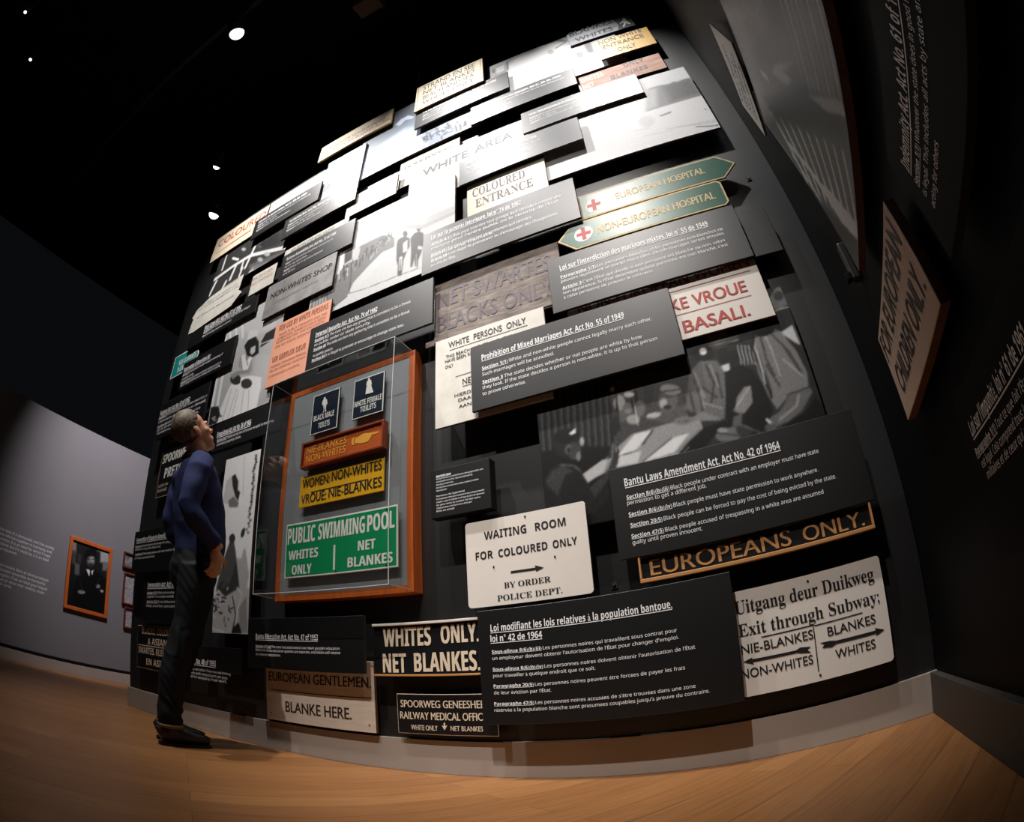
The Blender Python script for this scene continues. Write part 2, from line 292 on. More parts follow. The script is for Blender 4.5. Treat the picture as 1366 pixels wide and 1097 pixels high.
TX = json.loads(r'''{"t_bantu":[["b","Bantu Laws Amendment Act, Act No. 42 of 1964",-0.4019,0.1777,1.0612,0.0304,"white_ink",1],["m","Section 8(6)(b)(iii)|Black people under contract with an employer must have state",-0.4014,0.3112,1.0114,0.0155,"white_ink",0],["m","permission to get a different job.",-0.4023,-0.1116,0.9905,0.0154,"white_ink",0],["m","Section 8(6)(b)(iv)|Black people must have state permission to work anywhere.",-0.4019,0.2921,0.9468,0.0153,"white_ink",0],["m","Section 20(5)|Black people can be forced to pay the cost of being evicted by the state.",-0.4009,0.3505,0.907,0.0151,"white_ink",0],["m","Section 47(5)|Black people accused of trespassing in a white area are assumed",-0.4021,0.2922,0.8663,0.015,"white_ink",0],["m","guilty until proven innocent.",-0.4013,-0.1507,0.8438,0.0149,"white_ink",0]],
"t_fr":[["b","Loi modifiant les lois relatives à la population bantoue,",-0.9714,-0.2916,0.5983,0.0273,"white_ink",1],["b","loi n° 42 de 1964",-0.974,-0.7667,0.558,0.0256,"white_ink",1],["m","Sous-alinéa 8(6)(b)(iii)|Les personnes noires qui travaillent sous contrat pour",-0.9713,-0.2839,0.5131,0.0128,"white_ink",0],["m","un employeur doivent obtenir l'autorisation de l'État pour changer d'emploi.",-0.9711,-0.2812,0.4882,0.0128,"white_ink",0],["m","Sous-alinéa 8(6)(b)(iv)|Les personnes noires doivent obtenir l'autorisation de l'État",-0.9721,-0.2296,0.4451,0.0128,"white_ink",0],["m","pour travailler à quelque endroit que ce soit.",-0.9718,-0.5799,0.4205,0.0128,"white_ink",0],["m","Paragraphe 20(5)|Les personnes noires peuvent être forcées de payer les frais",-0.9727,-0.2706,0.3797,0.0129,"white_ink",0],["m","de leur éviction par l'État.",-0.9726,-0.7469,0.3539,0.0129,"white_ink",0],["m","Paragraphe 47(5)|Les personnes noires accusées de s'être trouvées dans une zone",-0.9747,-0.2412,0.3104,0.0129,"white_ink",0],["m","réservée à la population blanche sont présumées coupables jusqu'à preuve du contraire.",-0.9754,-0.1968,0.286,0.013,"white_ink",0]],
"t_prohib":[["b","Prohibition of Mixed Marriages Act, Act No. 55 of 1949",-0.9522,-0.2904,1.7715,0.0291,"white_ink",1],["m","Section 1(1)|White and non-white people cannot legally marry each other.",-0.9522,-0.1799,1.7203,0.0171,"white_ink",0],["m","Such marriages will be annulled.",-0.9523,-0.6134,1.6899,0.0169,"white_ink",0],["m","Section 3|The state decides whether or not people are white by how",-0.9529,-0.236,1.6509,0.0166,"white_ink",0],["m","they look. If the state decides a person is non-white, it is up to that person",-0.954,-0.1768,1.6231,0.0164,"white_ink",0],["m","to prove otherwise.",-0.9552,-0.7513,1.5936,0.0162,"white_ink",0]],
"t_interd":[["b","Loi sur l'interdiction des mariages mixtes, loi n° 55 de 1949",-0.5347,0.1772,2.1269,0.03,"white_ink",1],["m","Paragraphe 1(1)|Les personnes blanches et les personnes non-blanches ne",-0.537,0.2339,2.0789,0.0169,"white_ink",0],["m","peuvent légalement se marier entre elles. De tels mariages seront annulés.",-0.5377,0.2329,2.0536,0.0166,"white_ink",0],["m","Article 3|C'est l'État qui décide si une personne est blanche ou non, selon",-0.5362,0.2225,2.0132,0.0163,"white_ink",0],["m","son apparence. Si l'État détermine qu'une personne est non blanche, c'est",-0.5368,0.2286,1.9859,0.0161,"white_ink",0],["m","à cette personne de prouver le contraire.",-0.5357,-0.1223,1.9596,0.0158,"white_ink",0]],
"t_y":[["b","Internal Security Act, Act No. 74 of 1982",-2.0394,-1.5774,2.3023,0.029,"white_ink",1],["m","Section 4(1)|The state can ban any group that it considers to be a threat",-2.0399,-1.3549,2.265,0.0191,"white_ink",0],["m","to public order or state security.",-2.0376,-1.6176,2.2333,0.019,"white_ink",0],["m","Section 46|The state can ban any gathering that it considers to be a threat",-2.0387,-1.3584,2.2013,0.0188,"white_ink",0],["m","to public peace.",-2.0368,-1.8809,2.159,0.0185,"white_ink",0],["m","Section 54|It is illegal to promote or encourage to change state laws.",-2.0412,-1.3893,2.1284,0.0183,"white_ink",0]],
"t_x":[["b","Loi sur la sécurité intérieure, loi n° 74 de 1982",-1.2414,-0.6885,2.6719,0.0318,"white_ink",1],["m","Article 4(1)|L'État peut interdire tout groupe qu'il considère comme une",-1.2377,-0.4682,2.6203,0.0208,"white_ink",0],["m","menace pour l'ordre public ou la sécurité de l'État.",-1.2365,-0.4798,2.5866,0.0205,"white_ink",0],["m","Article 46|L'État peut interdire tout rassemblement qu'il considère",-1.2374,-0.6411,2.5368,0.0201,"white_ink",0],["m","comme une menace.",-1.2364,-0.8548,2.5265,0.0198,"white_ink",0],["m","Article 54|Il est illégal de promouvoir ou d'encourager des changements",-1.2373,-0.5026,2.4963,0.0195,"white_ink",0],["m","aux lois de l'État.",-1.2364,-1.0821,2.4604,0.0193,"white_ink",0]],
"t_ed":[["b","Bantu Education Act, Act No. 47 of 1953",-2.3246,-1.8633,0.5917,0.0278,"white_ink",1],["m","Section 2(1)(a)|The state has total control over black people's education.",-2.324,-1.7237,0.5477,0.0129,"white_ink",0],["m","Black and white education systems are separate, and blacks will receive",-2.3239,-1.7241,0.5279,0.0129,"white_ink",0],["m","an inferior education.",-2.3238,-2.1264,0.5053,0.0129,"white_ink",0]],
"t_group":[["b","Group Areas Act, Act No. 36 of 1966",-2.8882,-2.5279,1.8569,0.0367,"white_ink",1],["m","Section 26(1)|People can only live in the areas set aside for their group",-2.8774,-2.3072,1.8213,0.0182,"white_ink",0],["m","and own property there.",-2.8741,-2.6127,1.7919,0.0181,"white_ink",0]],
"t_women":[["b","Natives Act, Act No. 67 of 1952",-3.8599,-3.4025,2.2809,0.0402,"white_ink",1],["m","Section 2|Every black person over sixteen must carry a",-3.8649,-3.1627,2.2486,0.0211,"white_ink",0],["m","reference book and show it on demand.",-3.8604,-3.1598,2.2109,0.021,"white_ink",0],["m","Section 15|Failing to carry the book at any time",-3.8588,-3.2202,2.1699,0.0209,"white_ink",0],["m","is a criminal offence.",-3.8519,-3.2283,2.1403,0.0208,"white_ink",0],["m","Women must carry it too.",-3.8519,-3.3661,2.1093,0.0207,"white_ink",0]],
"t_nb":[["b","Reservation of Amenities Act",-3.6118,-3.2358,2.6008,0.0364,"white_ink",1],["m","Section 2(1)|Public places may be reserved for one group of",-3.6113,-3.0648,2.5614,0.0199,"white_ink",0],["m","people only.",-3.61,-3.4329,2.521,0.0198,"white_ink",0],["m","Section 3|Separate places need not be equal, and no",-3.6123,-3.059,2.4898,0.0196,"white_ink",0],["m","court may set such a reservation aside.",-3.613,-3.0579,2.4635,0.0195,"white_ink",0]],
"t_i":[["b","Pass Laws Act, Act No. 67 of 1952",-3.439,-2.9579,2.9302,0.0461,"white_ink",1],["m","Section 10|No black person may stay in a town longer",-3.4398,-2.839,2.8964,0.0229,"white_ink",0],["m","than three days without a permit.",-3.4416,-3.0532,2.8568,0.0227,"white_ink",0]],
"t_small":[["b","Suppression Act",-3.4628,-3.2029,1.5585,0.029,"white_ink",1],["m","Section 11|The state can ban people.",-3.4548,-3.0763,1.501,0.016,"white_ink",0],["m","and all they write.",-3.4525,-3.1839,1.4815,0.0159,"white_ink",0]],
"t_res":[["b","Reservation of Separate Amenities Act, Act No. 49 of 1953",-3.9058,-3.0781,1.2474,0.037,"white_ink",1],["m","Section 2|Public places can be kept for one group only, and the",-3.9125,-3.1269,1.2083,0.0162,"white_ink",0],["m","others may be barred.",-3.9108,-3.4911,1.1848,0.0161,"white_ink",0],["m","Section 3|Separate places do not need to be equal, nor",-3.9026,-3.1161,1.1485,0.0161,"white_ink",0],["m","of the same kind.",-3.9025,-3.5691,1.1186,0.016,"white_ink",0]],
"t_imm":[["b","Immorality Act, Act No. 23 of 1957",-3.6839,-3.0769,0.9064,0.0393,"white_ink",1],["m","Section 16(1)|White and non-white people cannot be",-3.6848,-3.0711,0.8614,0.0174,"white_ink",0],["m","together in a couple outside marriage.",-3.6836,-3.1431,0.8353,0.0174,"white_ink",0],["m","Section 16(2)|It is an offence to try to do so, or to",-3.6807,-3.0641,0.7981,0.0174,"white_ink",0],["m","help another person do it.",-3.682,-3.155,0.7684,0.0174,"white_ink",0]],
"t_bot":[["b","Natives Labour Act, Act No. 48 of 1953",-3.3131,-2.7271,0.4181,0.0341,"white_ink",1],["m","Section 18|Black workers may not strike. They may not belong",-3.3123,-2.5827,0.3786,0.0151,"white_ink",0],["m","to a union that bargains with employers on pay,",-3.312,-2.6076,0.3538,0.0151,"white_ink",0],["m","and they can be jailed for stopping their work.",-3.3119,-2.6167,0.331,0.0151,"white_ink",0]],
"t_u":[["b","Population Registration Act, Act No. 30 of 1950",-1.0064,-0.5438,3.2193,0.0212,"white_ink",1],["m","Section 1|White persons, native persons and coloured persons are listed",-1.0064,-0.5281,3.1792,0.0141,"white_ink",0],["m","by race on a register.",-1.0064,-0.8025,3.1509,0.0141,"white_ink",0],["m","Section 5|The state gives every person a race and can change it.",-1.0064,-0.5752,3.1227,0.0141,"white_ink",0]],
"t_v":[["b","Loi sur l'immatriculation de la population, loi n° 30 de 1950",-0.5751,-0.1097,3.5249,0.0216,"white_ink",1],["m","Article 1|Les personnes blanches, noires et de couleur sont inscrites selon",-0.5751,0.0481,3.484,0.0144,"white_ink",0],["m","leur race.",-0.5751,-0.3936,3.4552,0.0144,"white_ink",0],["m","Article 5|L'État donne à chacun une race et peut la changer.",-0.5751,-0.157,3.4263,0.0144,"white_ink",0]],
"t_w":[["b","Loi sur les zones de groupe, loi n° 36 de 1966",-0.9469,-0.3117,3.9177,0.0211,"white_ink",1],["m","Article 26(1)|Les personnes ne peuvent vivre que dans les zones de leur groupe",-0.9469,-0.296,3.8778,0.0141,"white_ink",0],["m","et y posséder une maison.",-0.9469,-0.7273,3.8496,0.0141,"white_ink",0],["m","Article 27|Les autres doivent partir.",-0.9469,-0.6881,3.8214,0.0141,"white_ink",0]],
"t_strand":[["b","Loi sur les commodités distinctes, loi n° 49 de 1953",-1.3933,-0.7764,4.1862,0.0228,"white_ink",1],["m","Article 2|Les lieux publics peuvent être réservés à un seul groupe.",-1.3933,-1.0732,4.1432,0.0152,"white_ink",0],["m","Les autres en sont exclus.",-1.3933,-1.1825,4.1128,0.0152,"white_ink",0],["m","Article 3|Ces lieux n'ont pas à être égaux.",-1.3933,-1.1356,4.0824,0.0152,"white_ink",0]],
"t_e":[["b","Terrorism Act, Act No. 83 of 1967",-2.6191,-2.1768,3.6444,0.0225,"white_ink",1],["m","Section 6|Any person can be held without trial for as long as the state wants.",-2.6191,-2.0718,3.6039,0.0158,"white_ink",0],["m","No court may order a release.",-2.6191,-2.3342,3.5723,0.0158,"white_ink",0],["m","Section 2|To hinder the state is terrorism.",-2.6191,-2.2592,3.5408,0.0158,"white_ink",0]],
"t_b":[["b","Loi sur le terrorisme, loi n° 83 de 1967",-3.065,-2.4902,3.9145,0.0236,"white_ink",1],["m","Article 6|Toute personne peut être détenue sans procès aussi longtemps que",-3.065,-2.443,3.8721,0.0165,"white_ink",0],["m","l'État le veut.",-3.065,-2.8052,3.8391,0.0165,"white_ink",0],["m","Article 2|Nuire à l'État est du terrorisme.",-3.065,-2.6477,3.8061,0.0165,"white_ink",0]],
"t_j":[["b","Riotous Assemblies Act, Act No. 17 of 1956",-2.523,-2.0439,3.1845,0.0245,"white_ink",1],["m","Section 2|The state can forbid any public gathering in any place at any time.",-2.523,-2.0578,3.1403,0.0172,"white_ink",0],["m","No one may speak there.",-2.523,-2.2939,3.106,0.0172,"white_ink",0],["m","Section 3|Writing that stirs up ill will can be banned.",-2.523,-2.1411,3.0716,0.0172,"white_ink",0],["m","and seized.",-2.523,-2.398,3.0373,0.0172,"white_ink",0]],
"plaque":[["b","Apartheid signs",-1.1933,-1.1197,1.2672,0.0085,"white_ink",1],["m","Real signs like these once marked the places where people could sit, swim,",-1.1933,-0.9669,1.2555,0.0072,"white_ink",0],["m","wait and walk in South Africa. They kept people apart by",-1.1933,-1.0178,1.2423,0.0072,"white_ink",0],["m","the colour of their skin.",-1.1933,-1.1084,1.2291,0.0072,"white_ink",0],["m","Each sign here was taken from a street, a beach or a station.",-1.1933,-0.9895,1.2159,0.0072,"white_ink",0],["m","Wood and enamel",-1.1933,-1.1424,1.2027,0.0072,"white_ink",0],["m","Panneaux de l'apartheid",-1.1933,-1.0575,1.1788,0.0072,"white_ink",0],["m","De vrais panneaux comme ceux-ci marquaient les lieux où les gens pouvaient",-1.1933,-0.9669,1.1656,0.0072,"white_ink",0],["m","s'asseoir, nager et attendre en Afrique du Sud. Ils séparaient",-1.1933,-0.9669,1.1524,0.0072,"white_ink",0],["m","les gens selon la couleur de leur peau.",-1.1933,-0.9839,1.1392,0.0072,"white_ink",0],["m","Chaque panneau vient d'une rue ou d'une gare.",-1.1933,-1.0235,1.126,0.0072,"white_ink",0],["m","Bois et émail",-1.1933,-1.1084,1.1128,0.0072,"white_ink",0]],
"wait":[["gc","WAITING",-0.9911,-0.8093,0.9695,0.0322,"black_ink",0],["gc","ROOM",-0.7723,-0.649,0.9697,0.031,"black_ink",0],["gc","FOR",-1.0326,-0.9558,0.8912,0.0312,"black_ink",0],["gc","COLOURED",-0.9328,-0.7285,0.8902,0.0307,"black_ink",0],["gc","ONLY",-0.7072,-0.6108,0.8902,0.0295,"black_ink",0],["r","BY ORDER",-0.9165,-0.7265,0.7652,0.0216,"black_ink",0],["r","POLICE DEPT.",-0.9481,-0.6855,0.7178,0.0217,"black_ink",0]],
"eur":[["g","EUROPEANS",-0.3542,0.1451,0.7252,0.0555,"gold_ink",0],["g","ONLY.",0.19,0.4162,0.7238,0.0516,"gold_ink",0]],
"uit":[["rl","Uitgang deur Duikweg",-0.0836,0.4177,0.5351,0.0457,"black_ink",0],["rl","Exit through Subway;",-0.0814,0.4242,0.4551,0.0435,"black_ink",0],["g","NIE-BLANKES",-0.0797,0.1713,0.3942,0.0316,"black_ink",0],["g","NON-WHITES",-0.0884,0.1608,0.3086,0.0319,"black_ink",0],["g","BLANKES",0.2234,0.3981,0.3885,0.0313,"black_ink",0],["g","WHITES",0.2407,0.3863,0.3042,0.0315,"black_ink",0]],
"whites":[["gC","WHITES",-1.5157,-1.2719,0.564,0.0807,"cream_ink",0],["gC","ONLY.",-1.2216,-1.0517,0.5687,0.0755,"cream_ink",0],["gC","NET",-1.5201,-1.3999,0.4491,0.0834,"cream_ink",0],["gC","BLANKES.",-1.3573,-1.0521,0.4524,0.0803,"cream_ink",0]],
"spoor":[["gs","SPOORWEG GENEESHEER",-1.4495,-1.031,0.2965,0.0317,"cream_ink",0],["gs","RAILWAY MEDICAL OFFICER",-1.4546,-1.0249,0.2443,0.0319,"cream_ink",0],["gs","WHITE ONLY",-1.402,-1.2718,0.1975,0.0217,"cream_ink",0],["gs","NET BLANKES",-1.2102,-1.0657,0.1995,0.0208,"cream_ink",0]],
"gents":[["gs","EUROPEAN GENTLEMEN.",-2.2984,-1.6076,0.3772,0.0484,"brown_ink",0],["gs","BLANKE HERE.",-2.1725,-1.7302,0.2218,0.0544,"brown_ink",0]],
"white_per":[["g","WHITE  PERSONS  ONLY",-1.1395,-0.7356,1.915,0.0327,"black_ink",0],["g","THIS BEACH AND ITS AMENITIES",-1.1542,-0.8082,1.8612,0.0172,"black_ink",0],["g","HAVE BEEN RESERVED FOR WHITE",-1.1579,-0.8099,1.8367,0.0171,"black_ink",0],["g","ONLY",-1.1579,-1.1139,1.8053,0.0169,"black_ink",0],["g","NET  BLANKES",-1.066,-0.8409,1.6942,0.0297,"black_ink",0],["g","HIERDIE STRAND IS",-1.1092,-0.8444,1.6407,0.0157,"black_ink",0],["g","DAARAAN VIR",-1.0904,-0.8777,1.6123,0.0155,"black_ink",0],["g","AANGEWYS",-1.0877,-0.9218,1.5802,0.0153,"black_ink",0]],
"net_swart":[["g","NET SWARTES",-1.216,-0.5899,2.1969,0.1006,"faded_ink",0],["g","BLACKS ONLY",-1.2139,-0.5955,2.0456,0.0968,"faded_ink",0]],
"non_eur_w":[["gs","NON-EUROPEAN WOMEN",-0.4875,0.2867,1.8695,0.0567,"red_ink",0],["gs","NIE-BLANKE VROUE",-0.4156,0.2378,1.7497,0.0559,"red_ink",0],["gs","BASALI.",-0.0647,0.2153,1.6343,0.057,"red_ink",0]],
"hosp_a":[["gs","EUROPEAN HOSPITAL",-0.2013,0.272,2.5147,0.0449,"tan_ink",0]],
"hosp_b":[["gs","NON-EUROPEAN HOSPITAL",-0.3294,0.2643,2.302,0.0477,"tan_ink",0]],
"strand":[["g","STRAND EN SEE",-1.4021,-0.9357,4.5302,0.0735,"black_ink",0],["g","NET BLANKES",-1.3975,-0.9383,4.4445,0.0645,"black_ink",0],["g","BEACH AND SEA",-1.3965,-0.9441,4.3643,0.0625,"black_ink",0],["g","WHITES ONLY",-1.3958,-0.9468,4.2813,0.0607,"black_ink",0]],
"lankes":[["gs","BLANKES",-0.1576,0.1884,4.4842,0.0814,"black_ink",0],["gs","WHITES",-0.1282,0.1659,4.3572,0.07,"black_ink",0]],
"yellow_ent":[["g","NON WHITE",0.022,0.348,4.1391,0.0635,"brown_ink",0],["g","ENTRANCE",0.0386,0.3391,4.0494,0.0611,"brown_ink",0],["g","ONLY",0.124,0.2594,3.9481,0.0578,"brown_ink",0]],
"wood_only":[["gc","WHITES",-0.1964,-0.0368,3.7553,0.0583,"paper_ink",0],["gc","ONLY",0.1142,0.2566,3.7807,0.053,"brown_ink",0],["gc","NET",-0.193,-0.1151,3.6675,0.0559,"paper_ink",0],["gc","BLANKES",0.0008,0.2604,3.677,0.0512,"brown_ink",0]],
"white_area":[["g","WHITE",-1.3803,-1.0374,3.4099,0.0747,"grey_ink",0],["g","AREA",-0.9874,-0.7198,3.4141,0.0772,"grey_ink",0]],
"white_m":[["s","RESERVED",-1.5771,-1.1733,3.6257,0.0224,"grey_ink",0]],
"col_ent":[["rl","COLOURED",-0.987,-0.6551,2.9148,0.0719,"faded_ink",0],["rl","ENTRANCE",-0.9699,-0.6142,2.8161,0.0686,"faded_ink",0]],
"coloured":[["g","COLOURED",-3.7078,-3.0354,3.999,0.087,"red_ink",0]],
"tan_p":[["s","ENTRANCE FOR NON-EUROPEANS",-2.4226,-1.7771,4.4174,0.0434,"brown_ink",0],["s","INGANG VIR NIE-BLANKES ALLEEN",-2.4244,-1.7169,4.3618,0.0426,"brown_ink",0]],
"poster_d":[["b","SOUTH AFRICA",-2.1669,-2.0064,4.1508,0.065,"grey_ink",0],["b","NON-EUROPEANS",-2.2818,-2.0006,4.0789,0.0626,"grey_ink",0],["b","SECURITY",-2.3068,-1.9944,3.942,0.072,"grey_ink",0],["b","POLICE",-2.3118,-2.1169,3.88,0.0656,"grey_ink",0],["b","NOTICE",-2.3318,-2.2423,3.8311,0.0576,"grey_ink",0]],
"white_c":[["b","WHITES ONLY BEYOND THIS LINE",-2.975,-2.4052,4.0978,0.0451,"grey_ink",0]],
"white_k":[["b","NO ENTRY FOR NON-WHITES",-2.5219,-2.0899,3.2582,0.0544,"grey_ink",0]],
"white_l":[["s","NON-WHITES NOT",-1.8709,-1.6977,3.4329,0.0226,"grey_ink",0],["s","ALLOWED IN",-1.7558,-1.5963,3.3796,0.0223,"grey_ink",0]],
"shop":[["gs","NON-WHITES SHOP",-2.6094,-2.0264,2.858,0.0479,"black_ink",0],["s","NIE-BLANKES WINKEL",-2.5535,-2.1254,2.7909,0.0188,"grey_ink",0]],
"pink":[["gc","FOR USE BY WHITE PERSONS",-2.4335,-1.995,2.5119,0.0448,"rust_ink",0],["s","THESE PUBLIC PREMISES AND THE",-2.4252,-1.9981,2.4696,0.0179,"rust_ink",0],["s","AMENITIES THEREOF HAVE BEEN",-2.4329,-2.0037,2.4408,0.0178,"rust_ink",0],["s","RESERVED FOR THE EXCLUSIVE",-2.4363,-2.0103,2.4142,0.0177,"rust_ink",0],["s","USE OF WHITE PERSONS.",-2.4399,-2.1067,2.3802,0.0175,"rust_ink",0],["gc","VIR GEBRUIK DEUR",-2.4475,-2.1406,2.274,0.042,"rust_ink",0],["s","HIERDIE OPENBARE PERSEEL",-2.446,-2.1268,2.2341,0.0168,"rust_ink",0],["s","EN DIE GERIEWE DAARVAN",-2.45,-2.1327,2.204,0.0167,"rust_ink",0],["s","IS VIR BLANKES AANGEWYS.",-2.4516,-2.1714,2.165,0.0165,"rust_ink",0]],
"torn_g":[["s","BY ORDER OF THE COUNCIL",-3.3178,-3.1055,3.2994,0.0188,"grey_ink",0],["s","THIS BEACH IS RESERVED",-3.6413,-3.1056,3.2399,0.019,"grey_ink",0],["s","FOR WHITE PERSONS ONLY",-3.6572,-3.0433,3.2063,0.0188,"grey_ink",0],["s","SLEGS VIR BLANKES",-3.6276,-3.1205,3.1238,0.0184,"grey_ink",0]],
"white_h":[["s","FOR WHITES",-2.9555,-2.7029,3.2,0.0242,"rust_ink",0],["s","NO DOGS",-2.9506,-2.6878,3.1461,0.0238,"rust_ink",0]],
"teal":[["gc","NIE-BLANKES",-3.7804,-3.5135,2.7256,0.0525,"paper_ink",0],["gc","NON-WHITES",-3.7755,-3.5051,2.6606,0.0518,"paper_ink",0]],
"pretoria":[["gC","STASIE",-3.6946,-3.495,2.013,0.0626,"tan_ink",0],["gC","SPOORWEG",-3.7305,-3.3392,1.8604,0.0703,"paper_ink",0],["gC","PRETORIA",-3.6687,-3.2315,1.7353,0.077,"paper_ink",0],["s","SLEGS VIR",-3.7349,-3.5819,1.6701,0.0206,"cream_ink",0],["s","BLANKES",-3.7358,-3.5876,1.633,0.0205,"cream_ink",0]],
"blacks_col":[["gc","BLACKS, COLOUREDS",-3.7685,-3.211,0.5743,0.0464,"cream_ink",0],["gc","& ASIANS",-3.6727,-3.3483,0.5028,0.0456,"cream_ink",0],["gc","SWARTES, KLEURLINGE",-3.8203,-3.2053,0.4315,0.0469,"cream_ink",0],["gc","EN ASIERS",-3.6908,-3.3442,0.3545,0.0458,"cream_ink",0]],
"c_black":[["gc","BLACK MALE",-1.9885,-1.8389,1.7451,0.0325,"paper_ink",0],["gc","TOILETS",-1.9492,-1.8649,1.6957,0.0319,"paper_ink",0]],
"c_white":[["gc","WHITE FEMALE",-1.7,-1.5231,1.749,0.0313,"paper_ink",0],["gc","TOILETS",-1.6568,-1.5551,1.7109,0.0307,"paper_ink",0]],
"c_orange":[["g","NIE-BLANKES",-1.9979,-1.7175,1.5501,0.04,"amber_ink",0],["g","NON-WHITES",-1.9966,-1.7209,1.5026,0.0395,"amber_ink",0],["g","☛",-1.683,-1.5129,1.5257,0.0725,"amber_ink",0]],
"c_yellow":[["gs","WOMEN:",-2.0311,-1.8348,1.3716,0.0492,"black_ink",0],["gs","NON-WHITES",-1.82,-1.5057,1.3758,0.0503,"black_ink",0],["gs","VROUE:",-2.0332,-1.855,1.2892,0.0485,"black_ink",0],["gs","NIE-BLANKES",-1.8364,-1.503,1.2921,0.0495,"black_ink",0]],
"c_green":[["gC","PUBLIC",-2.1158,-1.9171,1.0839,0.0838,"paper_ink",0],["gC","SWIMMING",-1.8944,-1.5971,1.0858,0.08,"paper_ink",0],["gC","POOL",-1.581,-1.4273,1.0858,0.08,"paper_ink",0],["gC","WHITES",-2.104,-1.8919,1.0015,0.0471,"paper_ink",0],["gC","ONLY",-2.0742,-1.9342,0.9237,0.0478,"paper_ink",0],["gC","NET",-1.6346,-1.5337,1.004,0.0463,"paper_ink",0],["gC","BLANKES",-1.6962,-1.4378,0.9313,0.0465,"paper_ink",0]],
"child":[["gs","FOR EUROPEAN",0.5857,1.1193,1.0536,0.075,"black_ink",0],["gs","CHILDREN ONLY.",0.6205,1.122,0.9405,0.075,"black_ink",0]],
"script":[["rl","Slegs Blankes",0.47,0.8,2.44,0.035,"black_ink",0],["rl","Whites Only",0.48,0.76,2.375,0.035,"black_ink",0],["rl","Net Blankes",0.49,0.82,2.325,0.035,"black_ink",0],["rl","Geen Honde",0.5,0.8,2.265,0.035,"black_ink",0]],
"indem":[["b","Indemnity Act, Act No. 61 of 1961",1.341,1.71,1.032,0.03,"white_ink",1],["m","Section 1(1)|Whatever the state does in good faith",1.341,1.72,1.0,0.014,"white_ink",0],["m","is legal. This includes all acts by state and",1.343,1.72,0.973,0.014,"white_ink",0],["m","acting for others",1.346,1.486,0.945,0.014,"white_ink",0]],
"loi":[["b","Loi sur l'impunité, loi n° 61 de 1961",1.046,1.41,0.667,0.03,"white_ink",1],["m","Paragraphe 1(1)|Tout ce que fait l'État",1.035,1.36,0.631,0.016,"white_ink",0],["m","est légal. Cela comprend tous les actes",1.05,1.38,0.605,0.016,"white_ink",0],["m","militaires et de ceux qui agissent",1.062,1.36,0.581,0.016,"white_ink",0]],
"quote":[["s","I have cherished the ideal of a democratic and free society",1.02,2.12,1.405,0.032,"white_ink",0],["s","in which all persons will live together in harmony and",1.02,2.09,1.352,0.032,"white_ink",0],["s","with equal opportunities. It is an ideal for which I hope",1.02,2.08,1.299,0.032,"white_ink",0],["s","to live and to see realised. But if it needs be, it is an ideal",1.02,2.06,1.246,0.032,"white_ink",0],["s","for which I am prepared.",1.02,1.62,1.193,0.032,"white_ink",0],["s","J'ai chéri l'idéal d'une société libre et démocratique",1.02,2.09,1.015,0.032,"white_ink",0],["s","dans laquelle tous vivraient ensemble en harmonie",1.02,2.05,0.962,0.032,"white_ink",0],["s","et avec des chances égales. C'est un idéal pour lequel",1.02,2.08,0.909,0.032,"white_ink",0],["s","j'espère vivre et que je veux voir réalisé, mais",1.02,2.05,0.856,0.032,"white_ink",0],["s","pour lequel je suis prêt.",1.02,1.6,0.803,0.032,"white_ink",0]]}''')
